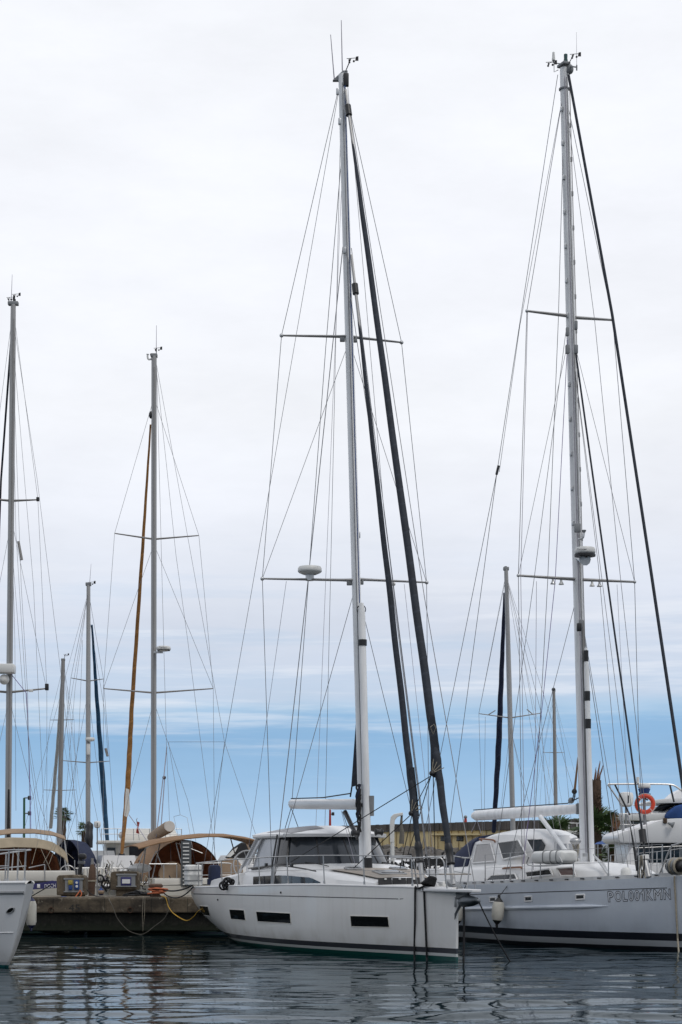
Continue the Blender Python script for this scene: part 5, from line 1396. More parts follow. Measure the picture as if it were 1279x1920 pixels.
wire(yA, 'forestay', [mrow(585, MTA, MBA), P(2, 900, 66), P(-22, 1560, 70)], .035, M['sailc'])
wire(yA, 'halyard', [mrow(1260, MTA, MBA), P(50, 1300, 61), P(57, 1490, 60.5), P(58, 1560, 60)], .012, M['purple'])
MB().tube([P(34.5, 1015, 61), P(41, 1050, 61)], .045, 8).build('stay_insulator', M['mastd'], yA)
MB().tube([P(16.5, 1480, 61.7), P(16, 1570, 61.7)], [.03, .06], 8).build('rope_bundle', M['rope'], mA)
# tent: outer cream roof, dark brown lining and back wall
def arch(fr, f0, f1, s0, s1, zb_, zt, n=18, pw=.55, sag_=0.0):
    rr = []
    for f, k in ((f0, 1.0), ((f0 + f1)/2, 1.0), (f1, .97)):
        rr.append([fr.at(f, s0 + (s1 - s0)*(i/n), zb_ + (zt - zb_)*k*(max(0, math.sin(math.pi*i/n))**pw)) for i in range(n + 1)])
    return rr
def tent(y, fr, f0, f1, s0, s1, zb_, zt, outer, inner, pw=.5):
    MB().loft(arch(fr, f0, f1, s0, s1, zb_, zt, pw=pw), False).build('tent_cloth', outer, y)
    rr = arch(fr, f0 + .03, f1, s0 + .03, s1 - .03, zb_, zt - .03, pw=pw)
    MB().loft(rr, False).build('tent_lining', inner, y)
    back = rr[-1]; MB().add(back, [tuple(range(len(back)))]).build('tent_back', inner, y, smooth=False)
tent(yA, FA, 2.0, 4.2, -1.9, 1.42, 1.55, 2.72, M['cream'], M['rust'], .32)
def awning(y, name, fr, f0, f1, sz, m, drop=.0, th=.03, val=0.0):
    rr = [[fr.at(f0 + (f1 - f0)*i/6, s, z - drop*(2*i/6 - 1)**2) for s, z in sz] for i in range(7)]
    if val: rr.insert(0, [fr.at(f0 - .16, s*1.015, z - val) for s, z in sz])
    o = MB().loft(rr, False).build(name, m, y); md = o.modifiers.new('solid', 'SOLIDIFY'); md.thickness = th; o.modifiers.move(len(o.modifiers) - 1, 0)
    return o
awning(yA, 'awning', FA, 1.2, 2.6, [(-1.8, 2.42), (-1.6, 2.62), (-1.0, 2.76), (-.2, 2.82), (.5, 2.80), (.95, 2.70), (1.25, 2.50), (1.38, 2.34)], M['cream'], .03, .03, .30)
awning(yA, 'awning', FA, 3.4, 4.4, [(-.95, 2.92), (-.6, 3.04), (0, 3.12), (.7, 3.13), (1.3, 3.06), (1.68, 2.93)], M['tanl'], .04, .03, .15)
for s, z, s2_, f in ((-.98, 2.9, -1.25, 3.6), (1.7, 2.9, 1.85, 3.6), (1.30, 2.4, 1.42, 1.4), (-.2, 2.78, -.35, 1.3), (-.05, 2.78, -.1, 1.5)):
    wire(yA, 'awning_pole', [FA.at(f, s, z), FA.at(f - .3, s2_, 1.45)], .022, M['steel'])
for s in (-1.1, -.3, .5, 1.1):
    wire(yA, 'awning_guy', [FA.at(1.3, s, 2.7), FA.at(.1, s + .35, 1.5)], .007, M['ropew'])
for a, b in (((82, 1618), (103, 1580)), ((92, 1620), (105, 1585)), ((108, 1584), (138, 1610)), ((60, 1620), (72, 1575))):
    wire(yA, 'awning_guy', [P(*a, 56.8), P(*b, 56.9)], .008, M['ropew'])
wh = MB(); c_ = P(127, 1637, 57.0); wh.torus(c_, .24, .016, (0, 1, .2), n=24, m=6)
for k in range(4): wh.tube([c_, c_ + Vector((math.cos(k*1.57), 0, math.sin(k*1.57)))*.24], .009, 5)
wh.build('steering_wheel', M['steel'], yA)
for q in ((54, 1627, 84, 1621), (84, 1621, 84, 1660)): wire(yA, 'stern_rail', [P(q[0], q[1], 56.5), P(q[2], q[3], 56.5)], .018, M['steel'])
MB().box(FA.at(.5, 0, 1.62), (.9, 2.9, .36), (FA.fwd(), FA.stb(), Vector((0, 0, 1)))).build('coaming', M['gelwarm'], yA, bevel=.05)
MB().box(FA.at(.02, .05, 1.47), (.05, 3.05, .05), (FA.fwd(), FA.stb(), Vector((0, 0, 1)))).build('stern_moulding', M['ink'], yA)
# name board
nb_ = MB(); D_ = 55.95
nb_.plate([P(57, 1668, D_), P(107, 1665, D_ + .1), P(107, 1652.5, D_ + .1), P(98, 1651, D_ + .08), P(85, 1654, D_ + .05), P(57, 1657.5, D_)], (0, .05, 0))
board = nb_.build('name_board', M['indigo'], yA, smooth=False)
a_, b_ = P(84, 1665.3, D_ - .0), P(104.5, 1664, D_ + .04)
lettering('name_lettering', 'DOCH', a_ - Vector((0, .02, 0)), b_ - a_, (0, 0, 1), .115, (b_ - a_).length, M['paper'], board)
MB().box(P(72.5, 1661.5, D_ - .01), (.09, .02, .11)).build('emblem', M['paper'], board, bevel=.01)
for q in ((-1.3, .2), (1.45, .2)): stanchion(yA, FA.at(q[1], q[0], 1.42), .7)

# --- yacht with ochre furled genoa
FB, hB, yB = stern_yacht('grey masted yacht with an ochre furled headsail and tan cockpit canopy', -4.0, 56.3, 249, 3.9, 13.5, creamhull, 1.36)
MTB, MBB = P(289, 668, 62), P(288, 1610, 62)
mB = ellip_tube([MBB - Vector((0, 0, .3))] + [mrow(y, MTB, MBB) for y in (1300, 900, 672, 668)], (FB.fwd(), FB.stb()), .12, [.09, .09, .088, .085, .08], 16).build('mast', M['mastg'], yB)
wire(mB, 'sail_track', [mrow(y, MTB, MBB) - FB.fwd()*.12 - FB.stb()*.03 for y in (1590, 1000, 690)], .018, M['mastd'])
MB().box(MTB + Vector((0, 0, .02)), (.22, .2, .12)).build('masthead', M['greyp'], mB, bevel=.02)
MB().tube([P(293, 668, 62), P(293.5, 610, 62)], [.012, .006], 6).build('whip_antenna', M['wirel'], mB)
mast_top_vane(mB, P(293, 664, 62), P(294, 653, 62))
MB().tube(bez([P(285, 673, 62), P(279, 674, 62), P(277, 670, 62), P(277, 664, 62)], 4), [.03]*12 + [.05], 7).build('masthead_lamp', M['plast'], mB)
MB().ball(P(284, 665, 62), .05, n=8, m=6).build('anchor_lamp', M['black'], mB)
spreaders(mB, yB, [(1011, (215, 1000), (373, 1004)), (1299, (194, 1291), (400, 1291))], MTB, MBB)
rq = P(307, 1221, 61.7); MB().box(P(297, 1223, 61.8), (.3, .1, .06)).build('radar_bracket', M['ali'], mB)
radome(mB, rq, .235, .17); MB().tube([rq + Vector((0, 0, .015)), rq + Vector((0, 0, .05))], .215, 22).build('radar_skirt', M['black'], mB)
lettering('radar_lettering', 'Raymarine', rq + Vector((-.12, -.236, .09)), (1, 0, 0), (0, 0, 1), .04, .26, M['ink'], mB)
L1, R1, L2, R2 = P(215, 1000, 62), P(373, 1004, 62), P(194, 1291, 62), P(400, 1291, 62)
wires(yB, [[mrow(745, MTB, MBB), L1, L2, PZ(194, 1.45, 61)], [mrow(745, MTB, MBB), R1, R2, PZ(403, 1.45, 61)], [mrow(1020, MTB, MBB), L2], [mrow(1020, MTB, MBB), R2],
           [mrow(1315, MTB, MBB), P(240, 1500, 61.5), PZ(214, 1.45, 61)], [mrow(1315, MTB, MBB), P(352, 1500, 61.5), PZ(382, 1.45, 61)],
           [P(293, 680, 62), P(342, 950, 60.5), P(421, 1391, 58)], [P(293, 690, 62), P(330, 1040, 61), P(352, 1200, 60), P(398, 1560, 58.5)],
           [P(294, 690, 62), P(303, 1050, 61), P(312, 1390, 60), P(318, 1543, 59)], [P(316, 1391, 60), P(421, 1391, 58)], [P(421, 1391, 58), P(482, 1572, 56.8)],
           [P(316, 1391, 60), P(338, 1528, 59)], [P(338, 1528, 59), P(326, 1531, 59)], [P(338, 1528, 59), P(351, 1533, 59)], [P(326, 1531, 59), P(338, 1585, 58.5)], [P(351, 1533, 59), P(360, 1585, 58.5)],
           [P(421, 1391, 58), P(402, 1560, 57.5)]])
for q in ((306, 1458, 293, 1570), (309, 1458, 300, 1580), (313, 1400, 307, 1460)): wire(yB, 'mainsheet', [P(q[0], q[1], 60), P(q[2], q[3], 59.5)], .015, M['wirel'])
MB().ball(P(308, 1458, 60), .06, n=8, m=6).build('sheet_block', M['black'], yB)
MB().ball(P(283, 778, 62), .07, (1, 1, 1.8), 8, 6).build('halyard_swivel', M['black'], yB)
foB = furled([P(282.5, 796, 62.2), P(268, 1020, 63.5), P(247, 1330, 66), P(240, 1470, 67), P(228.5, 1600, 68)], [.03, .055, .075, .10, .06], seed=8, twist=14).build('furled_genoa', M['sailo'], yB)
MB().plate([P(236, 1478, 66.8), P(242, 1480, 66.8), P(243.5, 1518, 66.8), P(239, 1532, 66.8), P(233, 1530, 66.8)], (0, .06, 0)).build('clew', M['sailw'], foB, smooth=False)
MB().lathe([(.1, 0), (.13, .05), (.13, .3), (.1, .35)], P(228, 1618, 68.2), n=12).build('furler_drum', M['black'], yB)
wire(yB, 'sheet', [P(242, 1528, 66.8), P(262, 1556, 66), P(281, 1585, 63)], .014, M['wirel'])
# boom roll
b0, b1 = P(284, 1570, 61.7), P(318, 1549.5, 57.9); dd = (b1 - b0).normalized()
MB().tube([b0, b0.lerp(b1, .3), b0.lerp(b1, .9), b1], [.14, .17, .19, .17], 16).build('boom_cover', M['tanl'], yB); MB().tube([b1, b1 + dd*.03], [.172, .16], 16).build('boom_end', M['sailw'], yB)
tent(yB, FB, 2.4, 4.4, -1.20, 1.22, 1.45, 2.75, M['tan'], M['rust'], .42)
awning(yB, 'awning', FB, .35, 2.0, [(-2.02, 2.56), (-1.4, 2.73), (-.6, 2.86), (.1, 2.93), (.8, 2.93), (1.4, 2.85), (1.85, 2.74), (1.98, 2.66)], M['tan'], .05, .03, .10)
for s, z, s2_, f0, f1 in ((-1.7, 2.62, -1.75, .6, 1.0), (1.75, 2.75, 1.7, .6, 1.0), (-1.0, 2.75, -1.5, 1.5, .8), (-.62, 2.82, -.6, .6, .4), (1.2, 2.85, 1.4, 1.5, .8)):
    wire(yB, 'awning_pole', [FB.at(f0, s, z), FB.at(f1, s2_, 1.40)], .02, M['steel'])
for a, b in (((293, 1595), (304, 1625)), ((293, 1595), (279, 1625)), ((275, 1585), (252, 1640)), ((330, 1580), (380, 1600)), ((330, 1580), (345, 1640))):
    wire(yB, 'awning_guy', [P(*a, 56.4), P(*b, 56.4)], .013, M['steel'])
gw = MB(); g0, g1 = P(339.5, 1577, 56.0), P(358.5, 1577, 56.0); gb = P(339.5, 1662, 56.0)
for x in (g0, g1): pass
gwy = MB().plate([g0, g1, Vector((g1.x, g1.y, gb.z)), gb], (0, .06, 0)).build('gangway', mat('dark_grey_gangway', (.075, .085, .09), .6, var=.2), yB, smooth=False)
for k in range(12):
    z = gb.z + (g0.z - gb.z)*(k + .55)/12.2; MB().box((g0.x*.5 + g1.x*.5, 55.985, z), ((g1.x - g0.x)*.62, .03, .035)).build('rung', M['plast'], gwy, smooth=False)
for px, y in ((322, 1640), (431, 1634)):
    c_ = P(px, y, 56.6); MB().lathe([(.02, -.06), (.36, -.05), (.40, 0), (.36, .05), (.02, .06)], c_, (0, -1, .1), 26).build('wheel_cover', M['tanl'], yB)
axb = (FB.fwd(), FB.stb(), Vector((0, 0, 1)))
MB().box(FB.at(.45, 0, 1.46), (.8, 3.2, .24), axb).build('coaming', M['gelwarm'], yB, bevel=.05)
for s in (-1.75, -1.3, -.9, .9, 1.3, 1.75): stanchion(yB, FB.at(.1, s, 1.36), .62)
wire(yB, 'stern_rail', [FB.at(.1, s, 2.0) for s in (-1.75, -1.3, -.9)], .018, M['steel']); wire(yB, 'stern_rail', [FB.at(.1, s, 1.98) for s in (.9, 1.3, 1.75)], .018, M['steel'])
MB().ball(P(262, 1628, 57), .30, (1.2, 1, .5), 14, 8).build('covered_dinghy', M['plast'], yB)
rg = random.Random(21)
for k in range(9):
    a = P(rg.uniform(262, 325), rg.uniform(1640, 1662), 56.1); pts = [a + Vector((rg.uniform(-.1, .1)*i, -.02*i, -.08*i + rg.uniform(-.05, .05))) for i in range(5)]
    wire(yB, 'stern_line', pts, .018, M['rope'] if k % 3 else M['ropew'])

# ------------------------------------------------------------------ more yachts further out
def far_yacht(label, mt, mb_, D, theta, mm, spr, sail=None, shr=(), extra=(), r=.085, length=9, beam=2.8):
    T, B_ = P(*mt, D), P(mb_[0], mb_[1], D); fr0 = Frame(B_.x, B_.y, theta)
    o = fr0.at(-length*.58, 0, 0); fr, h, y = stern_yacht(label, o.x, o.y, theta, beam, length, creamhull, 1.05)
    z0 = B_.copy(); z0.z = 1.0
    m = ellip_tube([z0, B_, B_.lerp(T, .6), T], (fr.fwd(), fr.stb()), [r*1.3]*3 + [r], [r]*3 + [r*.8], 14).build('mast', mm, y)
    MB().box(T + Vector((0, 0, .03)), (.2, .16, .12)).build('masthead', M['greyp'], m, bevel=.02)
    spreaders(m, y, spr, T, B_, .025)
    tl = [P(s[1][0], s[1][1], D) for s in spr]; tr = [P(s[2][0], s[2][1], D) for s in spr]
    yt = mt[1] + 12
    top = mrow(yt, T, B_)
    wires(y, [[top] + tl + [fr.at(length*.55, -beam*.45, 1.1) if theta > 180 else fr.at(length*.55, beam*.45, 1.1)], [top] + tr + [fr.at(length*.55, beam*.45, 1.1) if theta > 180 else fr.at(length*.55, -beam*.45, 1.1)]], .0065)
    for s in spr:
        bb = mrow(s[0] + 18, T, B_)
        wires(y, [[bb, fr.at(length*.52, beam*.4, 1.1)], [bb, fr.at(length*.52, -beam*.4, 1.1)]], .006)
    wires(y, [[top, fr.at(.05, beam*.2, 1.1)], [top, fr.at(.05, -beam*.2, 1.1)]], .006)
    for e in extra: wires(y, [[P(*q) for q in e]], .006)
    if sail:
        pts, rs, ms, sd = sail
        furled([P(*q) for q in pts], rs, seed=sd).build('furled_genoa', ms, y)
    # low cabin
    rr = []
    for i in range(8):
        f = length*(.32 + .42*i/7); w_ = beam*.32*(1 - .25*i/7); hh = .5 - .2*i/7
        rr.append([fr.at(f, s*w_*k, 1.05 + hh*z) for s, k, z in ((1, 1.1, 0), (1, 1, .7), (1, .75, 1), (-1, .75, 1), (-1, 1, .7), (-1, 1.1, 0))])
    MB().loft(rr, False, True).build('cabin', M['gelwarm'], y)
    for s in (-1, 1):
        for f in (.2, length*.25, length*.5, length*.75): stanchion(y, fr.at(f, s*h.B(f)*.93, 1.05), .6)
    return fr, y, m
f1, y1, m1 = far_yacht('slim masted yacht with a dark blue furled headsail and a white radar on the mast', (166, 1097), (165, 1600), 68, 284, M['mastg'],
    [(1277, (133, 1271), (194, 1273)), (1430, (117, 1426), (206, 1427))],
    ([(172.5, 1172, 68.3), (181, 1300, 70), (194, 1480, 72.5), (203, 1598, 74)], [.035, .07, .105, .07], M['sailb'], 6), length=10,
    extra=[[(164, 1120, 68), (133, 1271, 68)], [(160, 1150, 68), (141, 1290, 67), (118, 1560, 65)], [(168, 1160, 68), (196, 1330, 70), (203, 1420, 70.5)], [(155, 1200, 68), (148, 1380, 67), (128, 1560, 66)]])
radome(m1, P(169, 1390, 67.8), .17, .14); MB().box(P(166, 1405, 67.8), (.12, .15, .4)).build('radar_bracket', M['plast'], m1, bevel=.02)
mast_top_vane(m1, P(168, 1097, 68), P(170, 1092, 68)); MB().tube([P(168, 1097, 68), P(171, 1057, 68)], [.01, .005], 5).build('whip_antenna', M['wirel'], m1)
MB().tube([P(198, 1403, 70.5), P(202, 1418, 70.5)], .05, 8).build('radar_reflector', M['mastd'], y1)
MB().tube(bez([P(166, 1543, 67.6), P(168, 1552, 67.5), P(167, 1572, 67.4), P(169, 1590, 67.4)], 5), [.09, .10, .12, .15, .15, .14, .13, .13, .14, .15, .15, .14, .13, .12, .11, .1], 10).build('mainsail_stack', M['black'], y1)
tent(y1, f1, 3.6, 5.0, -.75, .95, 1.1, 2.85, M['navy'], M['navy'], .8)
f2, y2, m2_ = far_yacht('distant yacht with a pale furled headsail leaning ahead of its mast', (118.5, 1238), (110, 1600), 96, 255, M['mastd'],
    [(1350, (94, 1350), (139, 1349)), (1482, (82, 1481), (143, 1481))],
    ([(117, 1262, 96.5), (108, 1400, 99), (95, 1552, 102)], [.06, .085, .10], M['sailw'], 2), r=.12, length=13, beam=3.6,
    extra=[[(120, 1250, 96), (139, 1480, 94), (152, 1590, 92)], [(121, 1250, 96), (146, 1450, 94)]])
mast_top_vane(m2_, P(119, 1238, 96), P(123, 1227, 96))
f3, y3, m3 = far_yacht('yacht with a navy furled headsail rising behind the pilothouse of the grey yacht', (949, 1068), (963, 1590), 66, 250, M['mastg'],
    [(1346, (898, 1338), (1015, 1337))],
    ([(946.5, 1112, 66.3), (941, 1250, 68), (935, 1400, 69.5), (926, 1560, 71)], [.05, .085, .11, .08], M['sailn'], 12), length=10,
    extra=[[(951, 1090, 66), (972, 1220, 65), (1005, 1420, 64)], [(947, 1085, 66), (898, 1337, 66)], [(951, 1085, 66), (985, 1250, 65), (1040, 1560, 62)], [(955, 1350, 66), (985, 1500, 65)], [(910, 1344, 66), (908, 1560, 66)]])
MB().tube([P(949, 1072, 66), P(948, 1062, 66)], .05, 8).build('masthead_lamp', M['black'], m3)
for a in ((916, 1340), (929, 1332)), ((1000, 1340), (988, 1330)): wire(m3, 'spreader_bracket', [P(*a[0], 66), P(*a[1], 66)], .02, M['mastd'])
f4, y4, m4 = far_yacht('small far yacht with one bare spreader pair seen under the grey yacht boom', (1038.5, 1296), (1043.5, 1600), 112, 280, M['mastd'],
    [(1411, (1019, 1411), (1058, 1411))], None, r=.11, length=9,
    extra=[[(1040, 1310, 112), (1078, 1450, 110)], [(1036, 1310, 112), (1005, 1480, 112), (985, 1560, 110)], [(1042, 1310, 112), (1060, 1420, 112), (1070, 1540, 112)]])
MB().ball(P(1038, 1293, 112), .12, n=8, m=6).build('masthead_lamp', M['black'], m4)

# small open boat hung with ropes behind the quay
fs_, hs_, ysb = Frame(-7.05, 57.0, 258), None, None
hs_ = Hull(fs_, 0, 7, spl([0, 3, 5.5, 7], [1.0, 1.15, .7, .04]), spl([0, 7], [1.30, 1.5]), spl([0, 7], [.2, .3]), spl([0, 7], [3, 2.5]), spl([0, 7], [1.8, 1.5]))
ysb = thing('work_boat', 'small white boat hung with ropes between the two canopied yachts', 'boat', fs_.at(3, 0, 0))
hs_.mesh('hull', creamhull, ysb); hs_.deck('deck', M['deck'], ysb, .03)
rg = random.Random(31)
for k in range(7):
    s = -.9 + .3*k; stanchion(ysb, fs_.at(.1, s, 1.3), .55)
wire(ysb, 'stern_rail', [fs_.at(.1, s, 1.87) for s in (-.95, 0, .95)], .018, M['steel']); wire(ysb, 'stern_rail', [fs_.at(.1, s, 1.6) for s in (-.95, 0, .95)], .012, M['steel'])
for k in range(46):
    px = rg.uniform(172, 262); y0 = rg.uniform(1612, 1650); ln = rg.uniform(.3, .75); a = P(px, y0, rg.uniform(56.7, 57.6))
    wire(ysb, 'hanging_rope', [a + Vector((.05*math.sin(i*1.1 + k), 0, -ln*i/6)) for i in range(7)], rg.uniform(.012, .024), M[rg.choice(['ropew', 'rope', 'steel', 'sailw', 'sailw', 'plast', 'wirel'])])
MB().box(fs_.at(3, 0, 1.6), (1.6, 1.1, .6), (fs_.fwd(), fs_.stb(), Vector((0, 0, 1)))).build('cabin', M['gelwarm'], ysb, bevel=.08)
for k in range(5):
    c_ = P(rg.uniform(180, 225), rg.uniform(1640, 1672), 56.8); MB().torus(c_, rg.uniform(.09, .14), .03, (rg.uniform(-.4, .4), 1, .2), n=16, m=6).build('rope_hank', M[rg.choice(['rope', 'ropew'])], ysb)
fender('small buff fender with a blue collar standing by the small white boat', P(189.5, 1664, 56.2), .28, .10, M['tanl'], M['blue'], fs_.at(.1, -.2, 1.6))

# ------------------------------------------------------------------ white cabin cruiser with the flag
tr = thing('cabin_cruiser', 'white cabin cruiser with a flying bridge and a small red flag', 'cabin cruiser', PZ(270, 0, 73))
ft = Frame(*PZ(262, 0, 70).to_2d(), 262)
ht = Hull(ft, 0, 11, spl([0, 5, 9, 11], [1.7, 1.8, 1.0, .04]), spl([0, 11], [1.3, 1.8]), spl([0, 11], [.4, .4]), spl([0, 11], [4, 2.5]), spl([0, 11], [2, 1.5]))
ht.mesh('hull', creamhull, tr); ht.deck('deck', M['deck'], tr, .03)
axt = (ft.fwd(), ft.stb(), Vector((0, 0, 1)))
MB().box(ft.at(3.2, .12, 2.05), (3.6, 2.75, 1.5), axt).build('wheelhouse', M['gelwarm'], tr, bevel=.08)
MB().box(ft.at(2.9, .1, 2.83), (4.6, 3.3, .10), axt).build('boat_deck', M['gelwarm'], tr, bevel=.03)
rr = []
for z, k, fo in ((2.88, 1.0, 0), (3.05, .96, .05), (3.32, .86, .25)):
    rr.append([ft.at(f + fo, s*k + .45, z) for f, s in ((1.5, -1.1), (1.5, 1.1), (4.2, 1.1), (4.6, .6), (4.6, -.6), (4.2, -1.1))])
MB().loft(rr, True, True).build('flying_bridge', M['gelwarm'], tr, bevel=.04)
for s0, s1, z0, z1 in ((-1.18, -.85, 2.15, 2.62), (-.35, .25, 2.3, 2.68), (.45, 1.2, 2.2, 2.66)):
    MB().plate([ft.at(1.39, s0, z0), ft.at(1.39, s1, z0), ft.at(1.39, s1, z1), ft.at(1.39, s0, z1)], ft.fwd()*.03).build('window', M['smoke'], tr, smooth=False)
for s in (-1.5, -.9, -.3, .3, .9, 1.5): wire(tr, 'flybridge_rail', [ft.at(.9, s + .1, 2.88), ft.at(.9, s + .1, 3.32)], .015, M['steel'])
for s0, s1, z in ((-1.4, 1.6, 3.32), (-1.4, 1.6, 3.12)): wire(tr, 'flybridge_rail', [ft.at(.9, s0, z), ft.at(.9, s1, z)], .015, M['steel'])
fp = ft.at(1.0, .02, 2.9); MB().tube([fp, P(256, 1536, 70.9), P(258, 1534, 70.9)], .014, 6).build('flagstaff', M['steel'], tr)
fl = [[P(256.5 + 4.5*u + 1.2*math.sin(v*5 + u*2), 1540 + 22*v + 2*u, 70.9 + .06*math.sin(v*6 + u*4)) for u in (0, .33, .66, 1)] for v in [k/8 for k in range(9)]]
MB().loft(fl, False).build('flag', M['red'], tr)
MB().ball(ft.at(2.2, -.6, 3.1), .14, n=10, m=7).build('searchlight', M['steel'], tr)

# ------------------------------------------------------------------ things on the quay
def pedestal(label, px0, px1, yt, yb, bx0, bx1, yfoot, D, panel, extra):
    root = thing('service_pedestal', label, 'pedestal', P((px0 + px1)/2, yfoot, D), 'concrete service pedestals on the quay')
    a, b = P(px0, yb, D), P(px1, yt, D); w_, h_ = b.x - a.x, b.z - a.z; zt = b.z
    prof = [(0, 0), (w_, 0), (w_, h_*.86), (w_*.93, h_*.97), (w_*.5, h_), (w_*.07, h_*.97), (0, h_*.86)]
    MB().plate([a + Vector((x, 0, z)) for x, z in prof], (0, .55, 0)).build('housing', M['conc'], root, smooth=False, bevel=.03)
    zf = QTOP; fa, fb = P(bx0, yb, D), P(bx1, yb, D)
    MB().box(((fa.x + fb.x)/2, D + .28, (zf + a.z)/2), (fb.x - fa.x, .42, a.z - zf + .01)).build('foot', M['conc'], root, smooth=False, bevel=.02)
    p0, p1 = P(panel[0], panel[3], D), P(panel[2], panel[1], D)
    pn = MB().box(((p0.x + p1.x)/2, D + .005, (p0.z + p1.z)/2), (p1.x - p0.x, .05, p1.z - p0.z)).build('panel', M['greyp'], root, smooth=False, bevel=.012)
    k = .035
    for q in (((p0.x + p1.x)/2, p1.z, p1.x - p0.x + 2*k, k*1.4), ((p0.x + p1.x)/2, p0.z, p1.x - p0.x + 2*k, k)):
        MB().box((q[0], D - .015, q[1]), (q[2], .05, q[3])).build('panel_rim', M['greyp'], pn, smooth=False, bevel=.008)
    extra(root, pn, D); return root
def ex1(root, pn, D):
    c = lambda px, y: P(px, y, D - .02)
    for (x0, y0, x1, y1, m) in ((128, 1650.5, 136.5, 1659, 'yellow'), (129, 1660, 136, 1669, 'blue'), (139.5, 1650, 149, 1668, 'blue')):
        a, b = c(x0, y1), c(x1, y0)
        s = MB().box(((a.x + b.x)/2, D - .045, (a.z + b.z)/2), (b.x - a.x, .05, b.z - a.z)).build('socket', M[m], pn, bevel=.012)
        if m == 'yellow' or x0 == 129:
            MB().lathe([(.035, 0), (.04, .02), (.02, .02)], ((a.x + b.x)/2, D - .07, (a.z + b.z)/2), (0, -1, 0), 12).build('socket_lid', M['yellow' if m == 'yellow' else 'blue'], s)
        else:
            for yy in (1655, 1662):
                q = c(144.5, yy); MB().lathe([(.04 if yy > 1660 else .03, 0), (.035, .025), (.01, .03)], (q.x, D - .07, q.z), (0, -1, 0), 12).build('socket_lid', M['plast'], s)
    MB().tube(sag(P(151, 1669, D - .06), P(140, 1684, D - .12), .0) , .018, 6).build('cable', M['ohose'], root)
    MB().tube(bez([P(151, 1670, D - .08), P(153, 1676, D - .1), P(149, 1682, D - .12), P(136, 1685, D - .14), P(126, 1685, D - .14)], 6), .016, 6).build('cable', M['ohose'], root)
    MB().tube([P(115, 1683.5, D - .15), P(125, 1684.5, D - .15)], [.05, .06], 10).build('plug', M['blue'], root)
def ex2(root, pn, D):
    a, b = P(227, 1660.5, D), P(246.5, 1644.5, D)
    s = MB().box(((a.x + b.x)/2, D - .03, (a.z + b.z)/2), (b.x - a.x, .02, b.z - a.z)).build('notice_frame', M['indigo'], pn, bevel=.004)
    a, b = P(229.5, 1656.5, D), P(244.5, 1648.5, D); MB().box(((a.x + b.x)/2, D - .045, (a.z + b.z)/2), (b.x - a.x, .012, b.z - a.z)).build('notice', M['paper'], s, smooth=False)
pedestal('weathered concrete pedestal with yellow and blue power sockets', 106, 160.5, 1640, 1678.5, 113, 156, 1683, 53.9, (122, 1648, 155, 1672), ex1)
pedestal('weathered concrete pedestal with a navy framed notice', 207, 260, 1633, 1668.5, 217, 252, 1680, 54.6, (220.5, 1640, 254, 1662), ex2)
bo = thing('bollard', 'rusty iron bollard wrapped with an orange hose at the quay edge', 'bollard', P(292, 1681, 53.6))
b0 = P(292, 1681, 53.6); b0.z = QTOP
MB().lathe([(.18, 0), (.14, .04), (.11, .1), (.11, .24), (.20, .27), (.21, .33), (.16, .37)], b0, n=20).build('post', M['barrel'], bo)
oh = thing('hose_coil', 'orange hose coiled around the rusty bollard', 'hose', b0)
rg = random.Random(3); mb = MB()
for k in range(6): mb.torus(b0 + Vector((rg.uniform(-.02, .12), -.03, .10 + .028*k)), .19 + rg.uniform(-.03, .10), .022, (rg.uniform(-.2, .2), rg.uniform(-.2, .2), 1), n=26, m=6)
mb.build('hose', M['ohose'], oh)
mooring('yellow power cable drooping from the quay to the stern of the white sloop', bez([P(303, 1680, 53.4), P(311, 1684, 53.1), P(316, 1700, 53.0), P(327, 1714, 52.8), P(349, 1726, 52.4), P(363, 1719, 52.0), P(371, 1709, 51.6), hc.on(379, 1704, .02)], 8), .014, M['yhose'], 'power_cable')
MB().ball(P(349.5, 1728, 52.4), .04, n=8, m=6)
mooring('grey hose hanging in a loop below the quay edge', bez([P(180, 1683, 53.6), P(200, 1684, 53.3), P(207, 1691, 53.12), P(213, 1704, 53.1), P(221, 1723, 53.1), P(240, 1744, 53.1), P(262, 1752, 53.1), P(275, 1748, 53.1), P(288, 1738, 53.1), P(308, 1722, 53.1), P(316, 1705, 53.1), P(317, 1690, 53.1), P(314, 1682, 53.3)], 8), .009, M['ghose'], 'hose')
mooring('thin pale rope pair hanging over the quay edge', [P(269, 1681, 53.4), P(268.5, 1684, 53.14), P(267, 1715, 53.12), P(268, 1748, 53.12), P(271, 1716, 53.12), P(272, 1684, 53.14), P(272, 1681, 53.4)], .006, M['ropew'], 'rope')
mooring('dark cable lying along the quay by the socket pedestal', bez([P(163, 1668, 53.9) , P(172, 1677, 53.9), P(186, 1681.2, 53.7), P(205, 1682, 53.5), P(240, 1681.2, 53.7)], 8), .014, M['rope'], 'cable')
mooring('black stern line from the white sloop to the bollard', sag(hc.on(364, 1664, .05) + Vector((0, 0, .06)), b0 + Vector((.2, 0, .2)), .08), .022, M['rope'], group='stern lines of the white sloop')
mooring('lower black stern line sagging from the white sloop to the bollard', sag(hc.on(366, 1666, .05) + Vector((0, 0, .05)), b0 + Vector((.2, .1, .12)), .22), .018, M['rope'], group='stern lines of the white sloop')
rp_ = thing('rope_pile', 'heap of black rope lying on the quay by the notice pedestal', 'rope', P(258, 1681, 53.7)); rg = random.Random(17)
pts = []
for k in range(70):
    t = rg.uniform(0, 6.28); r_ = rg.uniform(0, 1); pts.append(P(258, 1680, 53.9) + Vector((math.cos(t)*r_*.45, math.sin(t)*r_*.3, (1 - r_)*.14*rg.random())))
c0 = P(258, 1680, 53.9); c0.z = QTOP + .03
